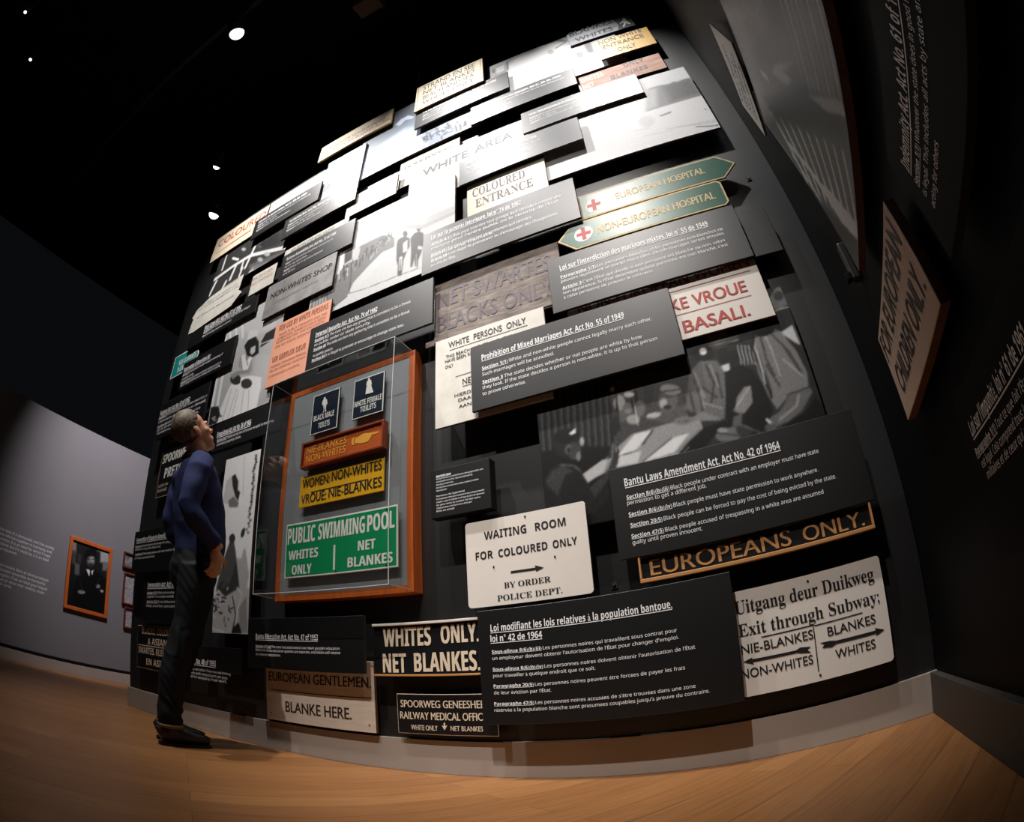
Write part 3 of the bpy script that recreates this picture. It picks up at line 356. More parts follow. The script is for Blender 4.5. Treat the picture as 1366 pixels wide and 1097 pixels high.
SH = json.loads(r'''{"wait":[["black_ink",[-0.8847,0.8284,-0.7837,0.8279,-0.7845,0.837,-0.7498,0.8229,-0.7814,0.8125,-0.783,0.8189,-0.8853,0.8194],"arrow"]],
"uit":[["black_ink",[-0.0061,0.438,0.1796,0.438,0.1796,0.442,-0.0061,0.442],"rule_line"],["black_ink",[0.1796,0.4345,0.3558,0.4345,0.3558,0.4385,0.1796,0.4385],"rule_line"],["black_ink",[0.1741,0.4352,0.1741,0.2773,0.1781,0.2773,0.1781,0.4352],"rule_line"],["black_ink",[-0.0774,0.3674,-0.044,0.377,-0.0468,0.371,0.1067,0.3684,0.1217,0.3747,0.1594,0.3688,0.1453,0.3613,0.1569,0.3486,0.1247,0.3543,0.1099,0.3589,-0.0447,0.3606,-0.0413,0.3522],"arrow"],["black_ink",[0.4268,0.3572,0.3916,0.3727,0.3937,0.3634,0.248,0.367,0.2285,0.372,0.1908,0.3729,0.2075,0.3643,0.1973,0.3538,0.2323,0.3492,0.2488,0.3559,0.3944,0.3522,0.3934,0.3448],"arrow"]],
"spoor":[["cream_ink",[-1.2412,0.233,-1.2342,0.2332,-1.2351,0.2187,-1.2244,0.223,-1.2389,0.2008,-1.2507,0.2223,-1.2421,0.2185],"arrow"]],
"gents":[["brown_ink",[-2.2923,0.3269,-1.6067,0.3269,-1.6067,0.3309,-2.2923,0.3309],"rule_line"]],
"white_per":[["black_ink",[-1.1335,1.8991,-0.7295,1.8991,-0.7295,1.9021,-1.1335,1.9021],"rule_line"],["black_ink",[-1.1018,1.7444,-0.8164,1.7444,-0.8164,1.7474,-1.1018,1.7474],"rule_line"],["black_ink",[-1.0662,1.6827,-0.8416,1.6827,-0.8416,1.6857,-1.0662,1.6857],"rule_line"]],
"non_eur_w":[["red_ink",[-0.3587,1.8446,0.2835,1.8446,0.2835,1.8476,-0.3587,1.8476],"rule_line"],["red_ink",[-0.2599,1.7238,0.2487,1.7238,0.2487,1.7268,-0.2599,1.7268],"rule_line"]],
"hosp_a":[["paper_ink",[-0.2719,2.5259,-0.2759,2.5129,-0.2828,2.501,-0.292,2.4911,-0.3031,2.4836,-0.3153,2.4793,-0.3277,2.4782,-0.3396,2.4804,-0.3502,2.4861,-0.3586,2.4945,-0.3644,2.5053,-0.3672,2.5178,-0.3668,2.5309,-0.3631,2.544,-0.3562,2.5562,-0.347,2.5663,-0.3357,2.574,-0.3232,2.5785,-0.3105,2.5796,-0.2984,2.5772,-0.2878,2.5714,-0.2793,2.5626,-0.2737,2.5516,-0.2712,2.539],"emblem_disc"],["red_ink",[-0.353,2.5414,-0.2818,2.5376,-0.2857,2.5154,-0.3566,2.5191],"cross_bar"],["red_ink",[-0.3282,2.5714,-0.3079,2.5702,-0.3104,2.4861,-0.3303,2.4871],"cross_bar"]],
"hosp_b":[["paper_ink",[-0.3496,2.3284,-0.3533,2.3161,-0.3599,2.3047,-0.3689,2.2952,-0.38,2.288,-0.3921,2.2838,-0.4045,2.2828,-0.4164,2.285,-0.4272,2.2903,-0.436,2.2984,-0.4421,2.3086,-0.4452,2.3205,-0.445,2.3331,-0.4416,2.3456,-0.4351,2.3572,-0.426,2.367,-0.4148,2.3743,-0.4023,2.3786,-0.3896,2.3797,-0.3775,2.3774,-0.3666,2.3718,-0.3579,2.3634,-0.352,2.353,-0.3492,2.341],"emblem_disc"],["red_ink",[-0.4314,2.3431,-0.3599,2.3397,-0.3633,2.3184,-0.4345,2.3218],"cross_bar"],["red_ink",[-0.4072,2.3718,-0.3868,2.3708,-0.3874,2.2904,-0.4073,2.2912],"cross_bar"]],
"lankes":[["black_ink",[-0.1777,4.4064,0.2121,4.4064,0.2121,4.4104,-0.1777,4.4104],"rule_line"],["slate_ink",[0.2009,4.5391,0.3338,4.5407,0.3391,4.3231,0.2048,4.3345,0.2245,4.43],"arrow_field"],["paper_ink",[0.2979,4.5059,0.2948,4.448,0.3132,4.3786,0.3028,4.365,0.2843,4.4047,0.2536,4.3494,0.2461,4.3623,0.2724,4.4287,0.239,4.4222,0.2403,4.4432,0.2708,4.4671,0.2741,4.5117],"arrow"]],
"coloured":[["red_ink",[-3.69,3.9152,-3.192,3.9152,-3.192,3.9212,-3.69,3.9212],"rule_line"],["red_ink",[-3.4841,3.9292,-2.9904,3.9292,-2.9904,3.9332,-3.4841,3.9332],"rule_line"]],
"blacks_col":[["cream_ink",[-3.8287,0.4879,-3.2071,0.4879,-3.2071,0.4939,-3.8287,0.4939],"rule_line"]],
"c_yellow":[["black_ink",[-1.9643,1.3401,-1.5857,1.3401,-1.5857,1.3451,-1.9643,1.3451],"rule_line"]],
"c_green":[["paper_ink",[-1.7877,1.0492,-1.7877,0.9268,-1.7757,0.9268,-1.7757,1.0492],"rule_line"]],
"c_black":[["paper_ink",[-1.9205,1.8761,-1.9142,1.8741,-1.9112,1.8671,-1.9126,1.862,-1.902,1.858,-1.8949,1.8339,-1.8994,1.8205,-1.9047,1.8308,-1.8993,1.7868,-1.8949,1.7833,-1.907,1.7837,-1.9131,1.8176,-1.9152,1.8177,-1.9151,1.7839,-1.9253,1.7843,-1.9179,1.7908,-1.9251,1.8317,-1.9283,1.825,-1.9362,1.839,-1.9327,1.8594,-1.9249,1.8625,-1.9277,1.8678,-1.9265,1.8747],"pictogram"]],
"c_white":[["paper_ink",[-1.6124,1.8975,-1.6068,1.8956,-1.6045,1.8888,-1.6059,1.8839,-1.5967,1.8802,-1.5914,1.8571,-1.5957,1.8442,-1.6,1.8542,-1.5969,1.812,-1.5931,1.8087,-1.6037,1.809,-1.608,1.8415,-1.6098,1.8415,-1.6108,1.8093,-1.6198,1.8096,-1.6131,1.8158,-1.618,1.8549,-1.621,1.8485,-1.6275,1.8618,-1.6237,1.8814,-1.6167,1.8844,-1.619,1.8895,-1.6177,1.8961],"pictogram"],["paper_ink",[-1.6247,1.8498,-1.5943,1.8484,-1.5769,1.8037,-1.6285,1.8065],"skirt"]]}''')
PH = json.loads(r'''{"ph_bantu":[[2,40,60],[0,52,0.0038,[-0.76,1.499,-0.671,1.645,-0.358,1.615,-0.411,1.238,-0.729,1.293]],[1,22,0.0047,[-0.722,1.702,-0.736,1.247]],[1,88,0.0027,[-0.705,1.696,-0.717,1.266]],[1,22,0.0047,[-0.692,1.692,-0.708,1.24]],[1,88,0.0026,[-0.675,1.687,-0.69,1.26]],[1,22,0.0046,[-0.662,1.683,-0.681,1.234]],[1,88,0.0026,[-0.645,1.678,-0.663,1.253]],[1,22,0.0046,[-0.633,1.674,-0.654,1.228]],[1,88,0.0026,[-0.616,1.668,-0.635,1.247]],[1,22,0.0045,[-0.604,1.665,-0.627,1.222]],[1,88,0.0026,[-0.587,1.659,-0.609,1.24]],[1,22,0.0045,[-0.575,1.656,-0.6,1.215]],[1,88,0.0026,[-0.558,1.65,-0.582,1.234]],[1,22,0.0045,[-0.547,1.647,-0.574,1.209]],[1,88,0.0025,[-0.53,1.642,-0.556,1.228]],[1,22,0.0044,[-0.518,1.638,-0.547,1.203]],[1,88,0.0025,[-0.502,1.633,-0.529,1.222]],[1,22,0.0044,[-0.49,1.629,-0.521,1.197]],[1,88,0.0025,[-0.474,1.624,-0.504,1.215]],[1,22,0.0044,[-0.462,1.621,-0.496,1.191]],[1,88,0.0025,[-0.446,1.616,-0.478,1.209]],[1,22,0.0043,[-0.435,1.612,-0.47,1.185]],[1,88,0.0025,[-0.419,1.607,-0.452,1.203]],[1,22,0.0043,[-0.407,1.604,-0.444,1.179]],[1,88,0.0025,[-0.391,1.599,-0.427,1.197]],[1,22,0.0043,[-0.38,1.595,-0.419,1.173]],[1,88,0.0024,[-0.364,1.59,-0.401,1.191]],[0,14,0.0095,[-0.735,1.294,-0.568,1.277,-0.416,1.239,-0.46,0.913,-0.758,0.968]],[0,70,0.0072,[-0.421,1.517,-0.384,1.525,-0.073,1.527,-0.121,1.254,-0.416,1.239]],[0,170,0.0046,[-0.36,1.412,-0.365,1.398,-0.373,1.388,-0.384,1.384,-0.394,1.387,-0.403,1.396,-0.408,1.41,-0.408,1.426,-0.403,1.44,-0.394,1.451,-0.384,1.455,-0.373,1.452,-0.364,1.442,-0.36,1.428]],[0,120,0.0045,[-0.335,1.382,-0.339,1.371,-0.346,1.364,-0.354,1.361,-0.363,1.364,-0.37,1.371,-0.374,1.381,-0.374,1.392,-0.371,1.403,-0.364,1.41,-0.355,1.413,-0.346,1.41,-0.339,1.403,-0.336,1.393]],[0,90,0.0045,[-0.361,1.353,-0.365,1.344,-0.373,1.338,-0.383,1.336,-0.394,1.339,-0.403,1.345,-0.408,1.355,-0.409,1.366,-0.405,1.375,-0.397,1.381,-0.387,1.383,-0.376,1.38,-0.367,1.373,-0.362,1.363]],[0,30,0.0046,[-0.309,1.41,-0.314,1.391,-0.32,1.376,-0.327,1.368,-0.332,1.37,-0.336,1.38,-0.337,1.397,-0.335,1.418,-0.33,1.438,-0.324,1.453,-0.317,1.46,-0.312,1.459,-0.308,1.448,-0.307,1.431]],[0,105,0.0045,[-0.285,1.368,-0.29,1.354,-0.298,1.343,-0.307,1.339,-0.317,1.342,-0.324,1.351,-0.328,1.364,-0.328,1.38,-0.323,1.394,-0.315,1.404,-0.306,1.408,-0.296,1.406,-0.289,1.397,-0.285,1.383]],[0,150,0.0045,[-0.314,1.328,-0.318,1.32,-0.327,1.315,-0.338,1.314,-0.35,1.317,-0.36,1.324,-0.366,1.333,-0.367,1.343,-0.363,1.351,-0.355,1.356,-0.343,1.357,-0.332,1.354,-0.322,1.347,-0.315,1.338]],[0,35,0.0045,[-0.403,1.329,-0.407,1.309,-0.412,1.295,-0.418,1.287,-0.423,1.288,-0.426,1.298,-0.426,1.314,-0.425,1.334,-0.421,1.354,-0.415,1.369,-0.41,1.377,-0.405,1.375,-0.402,1.365,-0.401,1.349]],[0,24,0.0048,[-0.405,1.512,-0.408,1.5,-0.414,1.491,-0.421,1.487,-0.428,1.489,-0.434,1.497,-0.437,1.508,-0.436,1.521,-0.433,1.534,-0.427,1.543,-0.42,1.547,-0.413,1.544,-0.407,1.537,-0.405,1.525]],[0,60,0.0046,[-0.245,1.429,-0.252,1.399,-0.261,1.377,-0.271,1.366,-0.278,1.368,-0.283,1.383,-0.283,1.408,-0.28,1.439,-0.272,1.469,-0.263,1.492,-0.254,1.504,-0.246,1.501,-0.241,1.485,-0.241,1.46]],[0,235,0.0047,[-0.392,1.483,-0.394,1.479,-0.397,1.476,-0.401,1.475,-0.406,1.476,-0.41,1.479,-0.412,1.484,-0.412,1.489,-0.41,1.493,-0.407,1.496,-0.403,1.497,-0.398,1.496,-0.394,1.493,-0.392,1.488]],[0,200,0.0046,[-0.318,1.437,-0.321,1.433,-0.328,1.431,-0.337,1.431,-0.347,1.433,-0.355,1.438,-0.36,1.444,-0.362,1.45,-0.359,1.454,-0.352,1.457,-0.343,1.456,-0.333,1.454,-0.325,1.449,-0.319,1.443]],[1,190,0.0018,[-0.323,1.476,-0.326,1.308]],[1,30,0.0036,[-0.387,1.545,-0.401,1.305]],[0,74,0.0035,[-0.17,1.505,-0.174,1.494,-0.186,1.484,-0.204,1.477,-0.226,1.475,-0.246,1.478,-0.26,1.485,-0.266,1.495,-0.263,1.506,-0.251,1.516,-0.232,1.523,-0.21,1.525,-0.19,1.522,-0.176,1.515]],[0,52,0.0035,[-0.157,1.524,-0.159,1.516,-0.167,1.509,-0.179,1.503,-0.193,1.5,-0.207,1.501,-0.217,1.505,-0.222,1.512,-0.22,1.52,-0.212,1.527,-0.2,1.533,-0.185,1.536,-0.172,1.535,-0.162,1.531]],[0,150,0.0033,[-0.569,1.124,-0.464,1.211,-0.356,1.276,-0.191,1.284,-0.086,1.267,-0.084,1.221,-0.195,1.145,-0.439,1.157,-0.558,1.127]],[0,222,0.0033,[-0.427,1.202,-0.345,1.273,-0.274,1.272,-0.35,1.209]],[0,228,0.0032,[-0.337,1.155,-0.307,1.173,-0.202,1.221,-0.137,1.224,-0.207,1.165]],[0,205,0.0033,[-0.438,1.16,-0.416,1.2,-0.329,1.201,-0.352,1.156]],[1,30,0.0027,[-0.32,1.226,-0.274,1.272]],[1,60,0.0021,[-0.331,1.157,-0.207,1.222]],[1,40,0.0016,[-0.427,1.199,-0.35,1.206]],[0,18,0.0021,[-0.212,1.138,-0.144,1.192,-0.077,1.231,0.005,1.237,0.031,1.213,-0.048,1.19,-0.112,1.14,-0.197,1.131]],[1,120,0.0026,[-0.191,1.166,-0.094,1.229]],[1,200,0.0016,[-0.172,1.156,-0.148,1.171]],[0,88,0.0033,[-0.293,1.323,-0.257,1.342,-0.18,1.339,-0.113,1.344,-0.122,1.277,-0.212,1.284]],[0,96,0.0033,[-0.157,1.36,-0.168,1.341,-0.184,1.329,-0.202,1.327,-0.218,1.334,-0.229,1.35,-0.233,1.372,-0.228,1.395,-0.217,1.415,-0.2,1.427,-0.182,1.43,-0.166,1.422,-0.155,1.405,-0.152,1.383]],[0,165,0.0034,[-0.198,1.367,-0.201,1.358,-0.207,1.351,-0.213,1.349,-0.22,1.35,-0.225,1.356,-0.228,1.365,-0.227,1.375,-0.224,1.385,-0.218,1.392,-0.211,1.394,-0.205,1.393,-0.2,1.387,-0.197,1.377]],[0,150,0.0034,[-0.133,1.4,-0.14,1.392,-0.154,1.39,-0.172,1.393,-0.19,1.401,-0.204,1.412,-0.213,1.425,-0.214,1.436,-0.207,1.444,-0.193,1.447,-0.175,1.443,-0.157,1.435,-0.142,1.424,-0.134,1.411]],[1,50,0.0023,[-0.212,1.419,-0.133,1.409]],[0,40,0.0033,[-0.185,1.345,-0.188,1.342,-0.192,1.34,-0.198,1.339,-0.205,1.341,-0.211,1.345,-0.214,1.349,-0.215,1.353,-0.213,1.357,-0.208,1.359,-0.202,1.359,-0.195,1.357,-0.19,1.354,-0.186,1.349]],[0,180,0.0033,[-0.229,1.329,-0.232,1.324,-0.24,1.321,-0.252,1.319,-0.265,1.32,-0.277,1.324,-0.286,1.328,-0.289,1.333,-0.285,1.338,-0.277,1.342,-0.265,1.343,-0.252,1.342,-0.24,1.338,-0.231,1.334]],[1,40,0.0028,[-0.129,1.372,-0.124,1.289]],[0,108,0.0033,[-0.133,1.326,-0.086,1.469,-0.032,1.509,0.032,1.49,0.049,1.429,0.031,1.327,0.004,1.243,-0.074,1.27]],[1,58,0.0034,[-0.078,1.454,-0.067,1.354,-0.071,1.286]],[1,58,0.0035,[-0.015,1.485,-0.002,1.396,-0.03,1.321]],[1,58,0.0034,[-0.057,1.399,-0.005,1.337]],[1,58,0.0034,[-0.104,1.389,-0.099,1.282]],[1,58,0.0034,[0.019,1.438,0.016,1.331]],[1,168,0.0023,[-0.065,1.462,-0.051,1.35]],[1,168,0.0023,[0.001,1.48,0.011,1.38]],[1,168,0.0022,[-0.061,1.329,0.006,1.288]],[1,168,0.0022,[-0.061,1.306,-0.062,1.377]],[0,30,0.0035,[0.128,1.487,0.118,1.467,0.102,1.453,0.083,1.449,0.064,1.454,0.05,1.469,0.042,1.489,0.043,1.512,0.053,1.532,0.069,1.546,0.089,1.55,0.108,1.545,0.123,1.53,0.13,1.509]],[0,92,0.0036,[0.149,1.565,0.142,1.555,0.123,1.546,0.095,1.54,0.064,1.539,0.037,1.541,0.017,1.548,0.01,1.557,0.016,1.567,0.035,1.576,0.063,1.582,0.094,1.584,0.122,1.581,0.142,1.574]],[0,110,0.0036,[0.107,1.597,0.102,1.583,0.088,1.572,0.069,1.565,0.048,1.565,0.03,1.572,0.017,1.583,0.012,1.597,0.017,1.612,0.031,1.623,0.05,1.63,0.071,1.63,0.09,1.623,0.103,1.611]],[0,45,0.0035,[0.145,1.53,0.141,1.521,0.132,1.514,0.118,1.511,0.103,1.511,0.09,1.514,0.081,1.521,0.078,1.53,0.081,1.538,0.091,1.545,0.104,1.549,0.119,1.549,0.133,1.545,0.142,1.538]],[0,215,0.0034,[0.042,1.462,0.077,1.464,0.073,1.428,0.047,1.436]],[0,18,0.0035,[0.029,1.522,0.021,1.509,0.006,1.501,-0.012,1.5,-0.031,1.506,-0.047,1.517,-0.056,1.532,-0.057,1.548,-0.049,1.562,-0.034,1.57,-0.016,1.571,0.004,1.565,0.019,1.553,0.028,1.538]],[0,240,0.0035,[0.003,1.54,0.0,1.533,-0.005,1.529,-0.012,1.527,-0.019,1.529,-0.024,1.535,-0.027,1.542,-0.027,1.549,-0.023,1.556,-0.018,1.561,-0.011,1.562,-0.004,1.56,0.001,1.555,0.004,1.548]],[1,180,0.0018,[0.038,1.558,0.141,1.553]],[0,120,0.0032,[-0.11,1.275,-0.115,1.267,-0.126,1.263,-0.141,1.261,-0.158,1.263,-0.172,1.268,-0.183,1.275,-0.186,1.284,-0.182,1.291,-0.171,1.296,-0.155,1.298,-0.139,1.296,-0.124,1.29,-0.114,1.283]],[1,60,0.0011,[-0.17,1.28,-0.128,1.274]],[0,130,0.0033,[-0.126,1.28,-0.069,1.297,-0.022,1.261,-0.005,1.24,-0.087,1.26]],[0,22,0.0034,[0.051,1.429,0.112,1.448,0.159,1.41,0.182,1.332,0.194,1.236,0.147,1.16,0.052,1.163,0.011,1.241]],[0,132,0.0033,[0.069,1.316,0.109,1.352,0.136,1.347,0.125,1.278,0.082,1.244,0.048,1.259]],[0,96,0.0032,[0.039,1.245,0.078,1.251,0.061,1.199,0.024,1.204]],[1,190,0.0022,[0.044,1.266,0.13,1.346]],[0,112,0.0032,[0.061,1.174,0.055,1.163,0.039,1.155,0.018,1.152,-0.006,1.155,-0.027,1.162,-0.041,1.174,-0.045,1.186,-0.039,1.198,-0.024,1.206,-0.002,1.209,0.022,1.206,0.043,1.198,0.057,1.187]],[1,40,0.0021,[-0.036,1.198,0.052,1.163]],[0,150,0.0032,[0.006,1.197,0.003,1.193,-0.003,1.191,-0.011,1.191,-0.02,1.194,-0.028,1.198,-0.033,1.203,-0.034,1.208,-0.031,1.212,-0.024,1.214,-0.016,1.214,-0.007,1.212,0.001,1.208,0.006,1.202]],[0,60,0.0032,[0.097,1.173,0.092,1.165,0.082,1.16,0.069,1.159,0.055,1.163,0.044,1.17,0.038,1.179,0.037,1.189,0.042,1.197,0.052,1.203,0.065,1.203,0.078,1.2,0.09,1.192,0.096,1.183]],[1,150,0.0016,[0.062,1.205,0.125,1.155]],[1,205,0.0023,[0.129,1.531,0.123,1.445]],[1,205,0.0023,[0.143,1.527,0.136,1.441]],[1,205,0.0023,[0.157,1.522,0.15,1.437]],[1,205,0.0023,[0.171,1.518,0.164,1.433]],[1,205,0.0023,[0.185,1.514,0.177,1.429]],[1,205,0.0023,[0.198,1.51,0.191,1.425]],[0,55,0.0036,[0.134,1.568,0.212,1.557,0.209,1.507,0.159,1.535]],[0,46,0.0036,[0.308,1.562,0.392,1.577,0.398,1.366,0.402,1.146,0.321,1.157,0.354,1.284,0.355,1.415]],[0,196,0.0036,[0.312,1.535,0.373,1.556,0.376,1.459,0.358,1.476]],[0,110,0.0037,[0.283,1.67,0.364,1.745,0.419,1.742,0.409,1.66,0.346,1.638]],[0,60,0.0038,[0.382,1.696,0.376,1.687,0.368,1.681,0.358,1.679,0.349,1.681,0.343,1.688,0.34,1.698,0.341,1.708,0.347,1.718,0.355,1.724,0.365,1.726,0.374,1.723,0.38,1.717,0.383,1.707]],[1,200,0.0024,[0.247,1.633,0.402,1.641]],[0,122,0.0035,[0.183,1.496,0.223,1.554,0.266,1.578,0.315,1.546,0.352,1.44,0.366,1.339,0.354,1.284,0.272,1.274,0.208,1.226,0.188,1.295,0.176,1.393]],[1,72,0.0041,[0.23,1.539,0.224,1.44,0.236,1.364]],[1,72,0.0041,[0.277,1.538,0.32,1.45,0.344,1.345]],[1,72,0.004,[0.217,1.417,0.244,1.314]],[1,72,0.004,[0.199,1.472,0.207,1.301]],[1,72,0.0041,[0.306,1.479,0.337,1.359]],[1,172,0.003,[0.248,1.56,0.256,1.468,0.257,1.358]],[1,172,0.0029,[0.197,1.485,0.197,1.387]],[1,172,0.0029,[0.288,1.422,0.341,1.334]],[1,28,0.0042,[0.211,1.571,0.184,1.502,0.201,1.28]],[1,195,0.0018,[0.215,1.557,0.193,1.499,0.195,1.34]],[0,104,0.0033,[0.272,1.274,0.354,1.284,0.363,1.258,0.299,1.196,0.236,1.169,0.175,1.163,0.166,1.199,0.217,1.218]],[1,150,0.0044,[0.307,1.262,0.285,1.222,0.209,1.187]],[1,48,0.0022,[0.26,1.273,0.356,1.281]],[1,240,0.0043,[0.16,1.2,0.182,1.161]],[0,90,0.0032,[0.187,1.16,0.183,1.153,0.176,1.149,0.166,1.148,0.156,1.151,0.148,1.157,0.143,1.164,0.143,1.172,0.147,1.178,0.155,1.182,0.164,1.183,0.174,1.181,0.182,1.175,0.187,1.168]],[0,20,0.0053,[0.218,1.162,0.308,1.188,0.367,1.234,0.402,1.146,0.385,1.128,0.195,1.136]],[0,28,0.0036,[0.296,1.561,0.289,1.55,0.275,1.542,0.257,1.538,0.237,1.54,0.219,1.547,0.208,1.558,0.205,1.57,0.211,1.582,0.225,1.59,0.244,1.593,0.264,1.591,0.282,1.584,0.293,1.574]],[0,30,0.0034,[-0.739,1.081,-0.726,1.175,-0.695,1.22,-0.653,1.231,-0.609,1.221,-0.573,1.186,-0.547,1.124,-0.536,1.078,-0.478,1.109,-0.474,1.053,-0.534,1.001,-0.741,1.031]],[0,62,0.0092,[-0.723,1.163,-0.696,1.203,-0.643,1.22,-0.602,1.181,-0.636,1.178,-0.678,1.097]],[0,38,0.0034,[-0.569,1.279,-0.581,1.257,-0.601,1.244,-0.625,1.242,-0.648,1.252,-0.666,1.272,-0.675,1.298,-0.673,1.325,-0.661,1.347,-0.64,1.361,-0.616,1.363,-0.592,1.352,-0.575,1.332,-0.566,1.306]],[0,66,0.0034,[-0.563,1.258,-0.568,1.243,-0.578,1.231,-0.59,1.227,-0.603,1.23,-0.614,1.24,-0.62,1.255,-0.621,1.273,-0.616,1.289,-0.607,1.3,-0.594,1.305,-0.581,1.302,-0.571,1.291,-0.564,1.276]],[0,20,0.0035,[-0.567,1.335,-0.571,1.322,-0.584,1.312,-0.604,1.307,-0.628,1.307,-0.649,1.314,-0.665,1.325,-0.671,1.339,-0.668,1.352,-0.654,1.363,-0.633,1.368,-0.61,1.367,-0.588,1.36,-0.573,1.349]],[0,225,0.0035,[-0.606,1.344,-0.576,1.36,-0.575,1.338,-0.596,1.334]],[0,165,0.0034,[-0.546,1.295,-0.548,1.287,-0.552,1.282,-0.556,1.279,-0.561,1.28,-0.564,1.285,-0.566,1.292,-0.566,1.3,-0.564,1.308,-0.561,1.314,-0.556,1.316,-0.552,1.315,-0.548,1.31,-0.546,1.303]],[0,120,0.0034,[-0.566,1.236,-0.568,1.228,-0.572,1.221,-0.577,1.218,-0.582,1.22,-0.586,1.225,-0.588,1.232,-0.588,1.241,-0.586,1.25,-0.582,1.256,-0.577,1.259,-0.572,1.258,-0.568,1.253,-0.566,1.245]],[0,96,0.0034,[-0.606,1.274,-0.611,1.267,-0.616,1.262,-0.622,1.26,-0.627,1.263,-0.629,1.269,-0.63,1.277,-0.628,1.285,-0.623,1.293,-0.618,1.298,-0.612,1.299,-0.607,1.297,-0.605,1.291,-0.604,1.283]],[0,26,0.0034,[-0.608,1.273,-0.61,1.269,-0.611,1.265,-0.614,1.264,-0.616,1.265,-0.618,1.267,-0.62,1.271,-0.62,1.276,-0.619,1.28,-0.617,1.283,-0.614,1.285,-0.612,1.284,-0.61,1.282,-0.609,1.278]],[1,120,0.0023,[-0.654,1.222,-0.599,1.204,-0.574,1.175]],[0,58,0.0033,[-0.549,1.103,-0.484,1.143,-0.446,1.201,-0.466,1.201,-0.437,1.267,-0.42,1.273,-0.42,1.24,-0.413,1.222,-0.426,1.174,-0.452,1.136,-0.532,1.061]],[1,130,0.0028,[-0.434,1.255,-0.446,1.201,-0.472,1.152]],[1,160,0.0017,[-0.422,1.264,-0.426,1.219]],[0,178,0.0033,[-0.57,1.163,-0.482,1.204,-0.466,1.195,-0.483,1.154,-0.552,1.123]],[3,7,220,1]],
